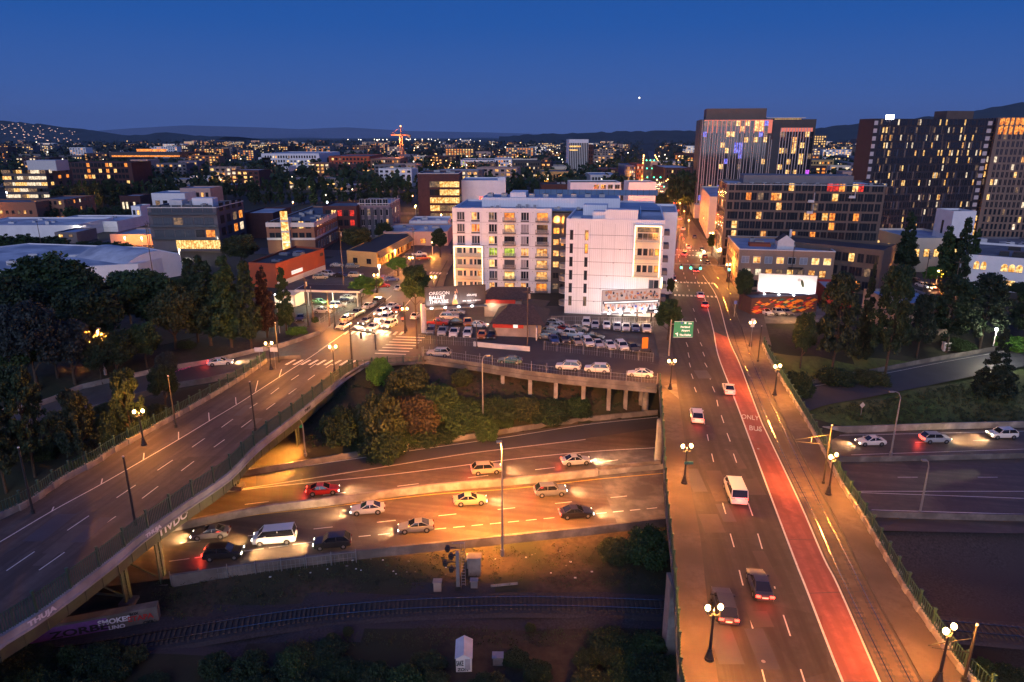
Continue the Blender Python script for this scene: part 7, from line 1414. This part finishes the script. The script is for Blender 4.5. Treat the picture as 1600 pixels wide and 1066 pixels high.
# ================================================================== DISTANCE
RD = random.Random(21)
def ridge(name, prof, dist, depth, m_, jag=0, seed=1):
    """prof: (px, py) skyline in the photograph, at the given distance"""
    rg = random.Random(seed); nx = 160; x0, x1 = prof[0][0], prof[-1][0]; V = []; mb = MB(); rows = [(-.5, 0), (-.25, .45), (-.1, .8), (0, 1), (.3, .85), (1, .2)]
    for t, k in rows:
        for i in range(nx+1):
            px = x0+(x1-x0)*i/nx; py = interp(px, prof); y = dist+depth*t; ray = (px-800)/F_PX/(CP); x = ray*dist*1.0; h = zat(dist, py)
            # points on the camera's ray at 'dist'
            f = dist*CP+(CAM_H-h)*SP; x = (px-800)/F_PX*f
            V.append((x, y, max(-5, h*k+(rg.uniform(-jag, jag) if k > .7 else 0)+(dist*.001*math.sin(px*.05+t*9) if k < 1 else 0))))
    mb.v = V; mi = mb.mi(m_)
    for r in range(len(rows)-1):
        for i in range(nx): a = r*(nx+1)+i; mb.f.append((a, a+1, a+nx+2, a+nx+1)); mb.m.append(mi)
    struct(mb.obj(name, smooth=True))
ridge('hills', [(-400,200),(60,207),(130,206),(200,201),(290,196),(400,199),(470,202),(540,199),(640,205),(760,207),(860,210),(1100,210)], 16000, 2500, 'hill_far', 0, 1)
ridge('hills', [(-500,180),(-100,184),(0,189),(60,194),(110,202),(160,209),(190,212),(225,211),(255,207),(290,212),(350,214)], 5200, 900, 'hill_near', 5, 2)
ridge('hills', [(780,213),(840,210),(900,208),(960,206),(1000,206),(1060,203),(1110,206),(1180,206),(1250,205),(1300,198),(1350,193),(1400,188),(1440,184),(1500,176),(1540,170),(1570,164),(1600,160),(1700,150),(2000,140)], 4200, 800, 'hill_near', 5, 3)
# far wood that reads as one mass
def far_mass(name, n, ybounds, xspan, m_, hr, seed, leaves=14):
    rg = np.random.default_rng(seed); y0_, y1_ = ybounds; y = y0_*(y1_/y0_)**rg.random(n); x = (rg.random(n)*2-1)*xspan*y+y*.0
    keep = ~((np.abs(x-(66+(y-300)*.187)) < 10+y*.004)); x, y = x[keep], y[keep]
    # leave the near right tower zone and streets clear
    s = hr[0]+(hr[1]-hr[0])*rg.random(len(x)); B = []
    blobs = np.stack([x, y, s*.55, s*.5], axis=1); k = leaves; idx = np.repeat(np.arange(len(x)), k); d = rg.normal(size=(len(idx),3)); d /= np.linalg.norm(d, axis=1)[:,None]
    c = blobs[idx,:3]+d*(blobs[idx,3]*rg.random(len(idx))**.4)[:,None]; c[:,2] = np.maximum(c[:,2], .3); nn = rg.normal(size=(len(idx),3))+d; nn /= np.linalg.norm(nn, axis=1)[:,None]
    a = np.cross(nn, rg.normal(size=(len(idx),3))); a /= np.linalg.norm(a, axis=1)[:,None]; b = np.cross(nn, a); sz = (blobs[idx,3]*.42)[:,None]
    V = np.stack([c-a*sz, c-b*sz*.8, c+a*sz, c+b*sz*.8], axis=1).reshape(-1,3); N_ = len(idx); me = bpy.data.meshes.new(name)
    me.vertices.add(N_*4); me.vertices.foreach_set('co', V.ravel().astype(np.float32)); me.loops.add(N_*4); me.loops.foreach_set('vertex_index', np.arange(N_*4, dtype=np.int32)); me.polygons.add(N_)
    me.polygons.foreach_set('loop_start', np.arange(0, N_*4, 4, dtype=np.int32)); me.polygons.foreach_set('loop_total', np.full(N_, 4, dtype=np.int32)); me.materials.append(M[m_]); me.update(); struct(link(name, me), 'stuff')
far_mass('city_woods', 1500, (520, 1500), .85, 'leaf_dark', (8, 15), 1)
far_mass('city_woods', 2200, (1300, 4500), .85, 'leaf_blue', (12, 26), 2, 9)
# nearer dark poplar rows and trees one can tell apart
def row(n, x0, x1, pyb, pyt, kinds, label, group, jit=6, wd=(7, 11)):
    for i in range(n):
        px = x0+(x1-x0)*(i+.5)/n+RD.uniform(-6, 6); py = pyb+RD.uniform(-jit, jit)*.5; p = P(px, py); h = max(5, zat(p.y, pyt+RD.uniform(-4, 6))); kd = RD.choice(kinds)
        r_ = tree(p, kd, h, RD.uniform(*wd)*(.55 if 'col' in kd[0] else 1), label, group)
SP_ = [('smallcol', D, 1), ('smallcol', G, 2), ('smallcol', D, 2)]; SR_ = [('small', D, 1), ('small', G, 1), ('small', D, 2)]
row(34, 95, 240, 322, 284, SP_+SR_[:1], 'dark poplar in the crowded row between the far-left brick houses and the hotel', 'poplars at the far left')
row(46, 385, 655, 318, 278, SP_, 'dark poplar in the long row behind the brick condominium', 'poplars behind the brick condominium')
row(26, 250, 400, 312, 282, SR_+SP_, 'dark tree among the roofs left of the long poplar row', 'trees among the far roofs')
row(14, 240, 640, 292, 272, SR_, 'dark tree among the roofs beyond the long poplar row', 'trees beyond the poplar row', 8, (9, 14))
row(18, 0, 230, 345, 322, SR_, 'dark tree between the warehouses and the far-left brick houses', 'trees behind the warehouses', 8, (8, 12))
row(14, -10, 110, 392, 366, SR_, 'low dark tree beside the white flat-roofed warehouses', 'trees beside the warehouses', 6, (7, 10))
row(26, 790, 1000, 300, 280, SR_+SP_[:1], 'dark street tree among the blocks beyond the white apartments', 'street trees beyond the white apartments', 8, (7, 11))
row(20, 1050, 1082, 325, 262, SR_, 'dark leafy tree of the row along the right side of the far tram street', 'trees along the far tram street', 26, (9, 12))
row(10, 1030, 1040, 330, 300, SR_, 'small dark tree on the left kerb of the far tram street', 'trees on the left kerb of the far tram street', 20, (5, 7))
row(10, 1240, 1350, 272, 260, SR_, 'dark tree near the far elevated road between the two towers', 'trees between the towers', 4, (9, 14))
row(9, 1510, 1600, 410, 390, SR_, 'dark tree before the low roofs at the foot of the brown tower', 'trees at the foot of the brown tower', 6, (6, 9))
row(8, 120, 200, 398, 376, SR_, 'dark tree between the curved roof and the lamp-lit warehouse', 'trees by the lamp-lit warehouse', 5, (7, 9))
# recognisable far buildings
def far(name, label, x0, x1, pyb, pyt, depth, wall, roof='roof_grey', cols=6, rows=3, lit=.4, mats=WARM, side=True, **k):
    A = P(x0, pyb); h = zat(A.y, pyt); dz = (h-1.5)/max(1, rows); Wd = (P(x1, pyb)-A).length
    sp = dict(cols=cols, rows=rows, w=Wd/cols*.5, h=dz*.55, z0=1.2, dz=dz, lit=lit, mats=mats, mull=0) if cols else None
    r_, L_ = bpx(name, label, x0, x1, pyb, pyt, depth, wall, roof, sp, None, **k); return r_
r_ = far('slab_tower', 'slim white office tower with vertical ribs rising alone over the far city', 888, 918, 272, 218, 40, 'white_wall', 'roof_dark', 0, 0, cat='tower'); hh = zat(P(888, 272).y, 218); ww = (P(918,272)-P(888,272)).length
mb = MB()
for k in range(11): x = ww*(k+.5)/11; mb.box(x-ww*.028, x+ww*.028, -.5, -.01, hh*.06, hh*.9, 'frame_dark')
o = mb.obj('dark_window_bands', r_); MB().box(ww*.03, ww*.6, -.55, -.51, hh*.78, hh*.82, 'win_gold').box(ww*.03, ww*.45, -.55, -.51, hh*.68, hh*.71, 'win_gold').obj('lit_floor', r_)
far('brick_tower', 'dark red brick building behind the slim white tower', 918, 926, 270, 226, 30, 'brick_dark', cols=2, rows=6, lit=.1)
far('blue_block', 'six-storey apartment block with blue left half', 975, 993, 290, 258, 40, 'car_blue', cols=5, rows=5, lit=.25, cat='apartment building'); far('red_block', 'red right half of the blue and red apartment block', 993.5, 1004, 291, 257, 40, 'orange_wall', cols=3, rows=5, lit=.3, cat='apartment building')
far('low_hall', 'pale vaulted hall left of the blue and red block', 922, 963, 292, 273, 40, 'trim_white', 'roof_blue', 8, 2, .05)
far('tan_block', 'low tan building glowing amber left of the lamp-lined avenue', 846, 900, 290, 268, 40, 'gold_wall', 'roof_grey', 10, 2, .3); far('tan_block', 'upper tan terrace building behind the low tan one', 850, 885, 276, 260, 40, 'cream', 'roof_grey', 8, 1, .3)
far('grid_block', 'grey gridded block left of the slim white tower', 800, 845, 278, 252, 40, 'bronze', 'roof_dark', 12, 4, .35, ['win_white','win_dim','win_gold'])
far('dark_row', 'long dark brick row with amber wall lamps behind the white roofs', 895, 1015, 306, 287, 22, 'brick_dark', 'roof_dark', 9, 1, .8, ['win_orange'])
far('maroon_block', 'maroon building with rooftop sheds behind the white roofs', 845, 892, 308, 288, 25, 'maroon', 'roof_dark', 5, 1, .1, units=3)
far('parking_block', 'wide dark block with white top right of the tram street', 1038, 1080, 287, 262, 60, 'brick_dark', 'roof_pale', 10, 3, .1); far('white_low', 'low pale stores beyond the parking block', 1030, 1078, 262, 254, 60, 'cream', 'roof_pale', 10, 1, .8, ['win_gold'])
far('white_office', 'distant white office terrace at upper left of the skyline', 410, 500, 262, 240, 120, 'white_wall', 'roof_pale', 20, 3, .15); far('white_office', 'small white block left of the distant white terrace', 405, 424, 262, 246, 60, 'white_wall', 'roof_pale', 5, 2, .2)
far('red_block', 'red-lit distant building left of the crane', 515, 578, 264, 244, 100, 'orange_wall', 'roof_grey', 10, 3, .2, ['win_gold','win_dim']); far('amber_block', 'wide distant block with amber windows below the crane', 580, 626, 272, 248, 60, 'brick', 'roof_grey', 12, 4, .5)
far('lime_block', 'distant block with white and lime lit floors right of the crane', 720, 772, 266, 250, 60, 'white_wall', 'roof_grey', 12, 3, .8, ['win_white','win_gold','win_lime']); far('row_houses', 'distant white and violet row of flats at the right of the lime block', 773, 800, 266, 248, 60, 'white_wall', 'roof_grey', 6, 3, .5)
far('gold_office', 'distant office glowing gold between the two towers', 1265, 1290, 234, 211, 90, 'charcoal', 'roof_dark', 6, 6, .9, ['win_gold'], cat='office'); far('grey_office', 'distant grey office left of the golden one', 1254, 1265, 236, 213, 60, 'grey_clad', 'roof_dark', 3, 5, .4, cat='office')
far('tan_hotel', 'stepped tan building between the two towers', 1262, 1300, 276, 250, 60, 'gold_wall', 'roof_grey', 8, 4, .35, ['win_gold','win_orange']); far('tan_hotel', 'lower right wing of the stepped tan building', 1258, 1345, 278, 264, 40, 'gold_wall', 'roof_grey', 16, 2, .5, ['win_gold','win_orange'])
far('far_office', 'small gold-lit office left of the dark tower', 1340, 1352, 232, 217, 60, 'charcoal', 'roof_dark', 4, 3, .9, ['win_gold'])
far('brick_house', 'low salmon building between the grey condominium and the poplars', 285, 332, 326, 294, 18, 'stucco_pink', 'roof_blue', 6, 2, .1); far('flat_house', 'low pale house with blue roof above the grey condominium', 240, 292, 330, 302, 20, 'white_wall', 'roof_blue', 4, 1, .3); far('gable_house', 'small white gabled house below the poplars', 209, 223, 352, 322, 10, 'white_wall', 'roof_grey', 2, 2, .2)
far('dark_house', 'small dark red building with two lit windows left of the white gable', 190, 222, 330, 306, 14, 'maroon', 'roof_pale', 5, 1, .4)
# elevated road between the towers
er = root('far_elevated_road', 'distant elevated road with light-strewn deck between the two towers', 'overpass'); q = cat([P(1225,240,8), P(1290,240,8), P(1330,246,8), P(1352,250,8)], 4); MB().sweep(q, [(-12,-2),(-12,1),(12,1),(12,-2)], 'concrete').obj('deck', er)
q2 = cat([P(1250,250,8), P(1290,250,8), P(1330,256,8), P(1352,262,8)], 4); mb = MB(); mb.sweep(q2, [(-6,-1.5),(-6,1),(6,1),(6,-1.5)], 'concrete').obj('deck', er)
for i in range(6): p = q2[min(len(q2)-1, i*2)]; MB().cyl((p.x, p.y, -1), (p.x, p.y, 6.4), 1.2, 1.2, 'concrete', 8).obj('column', er)
# tower crane
p = P(629, 268); hh = zat(p.y, 198); r_ = root('tower_crane', 'orange-lit tower crane standing over the distant roofs', 'crane', p); s_ = 1.6; mb = MB()
for a, b in ((-s_,-s_),(s_,-s_),(-s_,s_),(s_,s_)): mb.box(a-.35,a+.35,b-.35,b+.35,0,hh*.84,'brick')
n_ = int(hh/4)
for k in range(n_): z = k*hh*.84/n_; e = 1 if k % 2 else -1; mb.bar((-s_*e,-s_,z),(s_*e,-s_,z+hh*.84/n_),.3,.3,'brick')
mb.obj('mast', r_); MB().box(-12,10,-1,1,hh*.80,hh*.83,'brick').box(8,12,-1.5,1.5,hh*.76,hh*.82,'concrete').bar((0,0,hh*.84),(0,0,hh),.9,.9,'brick').bar((0,0,hh),(-12,0,hh*.83),.25,.25,'brick').bar((0,0,hh),(9,0,hh*.83),.25,.25,'brick').obj('jib', r_); MB().sphere((0,0,hh+.6),1.0,'lamp_far',8).obj('beacon', r_); plight('crane_light', r_, (-3,-6,hh*.3), 60000, (1,.3,.08), 1); plight('crane_light', r_, (-3,-6,hh*.7), 40000, (1,.3,.08), 1)
LM_ = {}
# small far houses and blocks, each one a thing
GRID = math.atan2(-.19, .982); walls_ = ['white_wall','stucco','brick','grey_clad','cream','maroon','grey_panel','brick_dark','stucco_pink','mauve_wall','charcoal']; roofs_ = ['roof_pale','roof_grey','roof_blue','roof_dark','roof_grey']
WN = dict(white_wall='white', stucco='buff', brick='brick', grey_clad='grey', cream='cream', maroon='maroon', grey_panel='grey', brick_dark='dark brick', stucco_pink='salmon', mauve_wall='mauve', charcoal='charcoal'); placed = []
def rowx(px):  # words for where in the photo
    return 'at the left edge' if px < 120 else 'left of the crane' if px < 600 else 'right of the crane' if px < 860 else 'near the slim white tower' if px < 1010 else 'along the far tram street' if px < 1090 else 'between the towers'
cnt_ = 0; tries = 0; seen = {}
while cnt_ < 292 and tries < 6000:
    tries += 1; py = 216+RD.random()**1.5*86; px = RD.uniform(-40, 1100) if RD.random() < .9 else RD.uniform(1255, 1350); p = P(px, py); dist = p.y
    if 95 < px < 240 and py > 285 or dist > 4200: continue
    if 690 < px < 1030 and py > 296: continue
    wd_, dp = RD.uniform(17, 38)*(1 if dist < 900 else 1.7), RD.uniform(12, 22); h = RD.choice([5, 6, 7, 9, 12, 15] if dist < 1200 else [8, 10, 14, 18, 22])
    if abs(p.x-(66+(p.y-300)*.187)) < 16+wd_: continue
    if any((p.x-a)**2+(p.y-b)**2 < (.75*(wd_+c_))**2 for a, b, c_ in placed): continue
    placed.append((p.x, p.y, wd_)); cnt_ += 1; wm = RD.choice(walls_); st_h = 'low' if h < 8 else 'mid-height' if h < 13 else 'tall'
    g = math.cos(GRID), math.sin(GRID); A = Vector((p.x-wd_/2*g[0], p.y-wd_/2*g[1])); B = Vector((p.x+wd_/2*g[0], p.y+wd_/2*g[1])); rows = max(1, int(h/3.6)); cols = max(3, int(wd_/5))
    nmn = 'far_house' if h < 8 else 'far_block'; lab = '%s %s block %s' % (st_h, WN[wm], rowx(px)); seen[lab] = seen.get(lab, 0)+1
    r0, LL = building(nmn, lab, rect(A, B, dp), h, wm, RD.choice(roofs_), None, 'building', .4, group=lab+' group')
    lit_ = RD.uniform(.25, .9); cc = RD.choice([['win_gold','win_orange'],['win_white','win_gold'],['win_warm','win_dim'],['win_gold','win_white','win_warm']]); mb = MB(); ww = round(wd_/cols*.28, 1)
    for rr_ in range(rows):
        for c in range(cols):
            x = wd_*(c+.5)/cols; m_ = RD.choice(cc) if RD.random() < lit_ else 'glass_dark'
            if dist < 700: link('window', LM_.setdefault((ww, m_), MB().face([(-ww,-.06,0),(ww,-.06,0),(ww,-.06,1.9),(-ww,-.06,1.9)], m_).mesh('window')), r0, (x, 0, 1+rr_*3.5))
            else: mb.face([(x-ww,-.06,1+rr_*3.5),(x+ww,-.06,1+rr_*3.5),(x+ww,-.06,2.9+rr_*3.5),(x-ww,-.06,2.9+rr_*3.5)], m_)
    if dist >= 700: mb.obj('windows', r0)
# far street lamps and signals
def far_lamp(p, m_, h=8, r=None, label='', group='', e=0):
    k = (m_, round(r, 1), h)
    if k not in LM_: LM_[k] = MB().cyl((0,0,-.1),(0,0,h-.2),.12,.08,'metal_dark',5).sphere((0,0,h),r,m_,6).mesh('street_lamp')
    o = link('street_lamp', LM_[k], None, p); tag(o, label, 'street lamp', group)
    if e: plight('lamp_light', o, (0, 0, h-r-.3), e, AMB, .4)
    return o
n = 0
for i in range(16):       # both kerbs of the far tram street
    y = 300+i*34+i*i*2.4
    for s in (-1, 1):
        x = 66+(y-300)*.187+s*11; far_lamp((x, y, 0), 'lamp_far', 7, max(.36, y*.0008), 'amber street lamp lining the far tram street towards the horizon', 'amber lamps along the far tram street', 7500 if i < 9 else (9000 if i < 16 else 0))
for i in range(22):        # the lamp-lined avenue running off to the right of the slim tower
    y = 330+i*40; x = P(900, 300).x+ (y-330)*.33-4; far_lamp((x, y, 0), 'lamp_far', 7, max(.35, y*.0009), 'amber lamp lining the avenue beside the slim white tower', 'amber lamps along the avenue', 7000 if i < 12 and i % 2 == 0 else 0)
for ln, (x0_, y0_, dx_, dy_, nn) in enumerate(((-60, 420, 24, 3, 16), (-330, 640, 45, -6, 14), (120, 520, 30, -5, 10), (-700, 1100, 70, -12, 20), (-260, 330, 3, 42, 12), (-120, 380, 6, 46, 14))):
    nm_ = ('first', 'second', 'third', 'fourth', 'fifth', 'sixth')[ln]
    for i in range(nn): far_lamp((x0_+dx_*i, y0_+dy_*i, 0), 'lamp_far' if ln % 2 == 0 else 'lamp_far_white', 7.5, round(max(.4, (y0_+dy_*i)*.0008), 1), 'one lamp of the '+nm_+' lamp-lined street crossing the middle distance', nm_+' lamp-lined street', 6500 if y0_ < 700 and i % 2 == 0 else 0)
for i in range(230):
    py = 214+RD.random()**1.3*60; px = RD.choice([RD.uniform(0, 1100), RD.uniform(650, 1090), RD.uniform(530, 860)]); p = P(px, py)
    if p.y > 6000 or abs(p.x-(66+(p.y-300)*.187)) < 14: continue
    wh = RD.random() < .35; far_lamp(p, 'lamp_far_white' if wh else 'lamp_far', 10, round(max(.4, p.y*(.0008 if py > 225 else .0006)), 1), ('white' if wh else 'amber')+' pinpoint street lamp scattered over the distant city', ('white' if wh else 'amber')+' lamps of the distant city', 8000 if p.y < 900 and i % 2 == 0 else 0)
for i in range(26): px = RD.uniform(540, 740); p = P(px, RD.uniform(219.5, 222.5)); far_lamp(p, 'lamp_far_white', 14, 4.2, 'white floodlight in the bright string beside the crane near the horizon', 'white floodlights by the crane', 0)
for i in range(18): p = P(RD.uniform(1256, 1350), RD.uniform(238, 262)); far_lamp(p, 'lamp_far', 14, .9, 'amber lamp on or below the elevated road between the towers', 'lamps between the towers', 0)
for i, (y, m_) in enumerate(((250,'lamp_red'),(262,'lamp_red'),(285,'lamp_red'),(330,'lamp_red'),(345,'lamp_red'),(430,'lamp_green'),(520,'lamp_green'),(640,'lamp_green'),(820,'lamp_green'),(1100,'lamp_green'))):
    for s in (-6, 0, 6): x = 66+(y-300)*.187+s; far_lamp((x, y, 0), m_, 6, max(.28, y*.0009), ('red' if m_ == 'lamp_red' else 'green')+' traffic light hanging over the far tram street', ('red' if m_ == 'lamp_red' else 'green')+' signals over the far tram street')
for y in (262, 335, 440): 
    l = plight('signal_glow', None, (66+(y-300)*.187, y-3, 5), 9000 if y < 400 else 6000, (1,.05,.02) if y < 400 else (.1,1,.5), .5)
# house lights on the left hill
for i in range(70):
    px = RD.uniform(0, 125)*1.0; sky_ = interp(px, [(0,189),(60,194),(110,202),(160,209)]); py = sky_+RD.uniform(2, 24)
    t = (py-sky_)/26; y = 5200-2600*t*.9-120; f = y*CP; d_ = (533-py)/F_PX; z = zat(y, py); x = (px-800)/F_PX*(y*CP+(CAM_H-z)*SP)
    o = link('hill_house_light', LM_.setdefault('hl', MB().box(-2.4,2.4,-1,1,0,1.6,'lamp_hill').mesh('hill_house_light')), None, (x, y, z)); tag(o, 'tiny warm house light dotted on the dark left hill', 'light', 'house lights on the left hill')
# the bright planet
o = MB().sphere((0,0,0), 22, 'lamp_far_white', 8).obj('planet'); d_ = P(999, 400); ray = Vector(((999-800)/F_PX, CP+(533-153)/F_PX*SP, -SP+(533-153)/F_PX*CP)); o.location = Vector((0,0,CAM_H))+ray*16000; tag(o, 'single bright planet in the evening sky above the tram street', 'planet')
o = None
# ================================================================== EVENING AIR
hb = MB().box(-31000, 31000, -900, 30000, -16, 900, 'paint').obj('haze'); struct(hb, 'stuff'); hm = bpy.data.materials.new('haze_air'); hm.use_nodes = True; hn = hm.node_tree; hn.nodes.clear()
ho = hn.nodes.new('ShaderNodeOutputMaterial'); hv = hn.nodes.new('ShaderNodeVolumePrincipled'); hv.inputs['Color'].default_value = (.50, .72, 1, 1); hv.inputs['Density'].default_value = 3e-5; hn.links.new(hv.outputs[0], ho.inputs['Volume'])
hb.data.materials.clear(); hb.data.materials.append(hm)
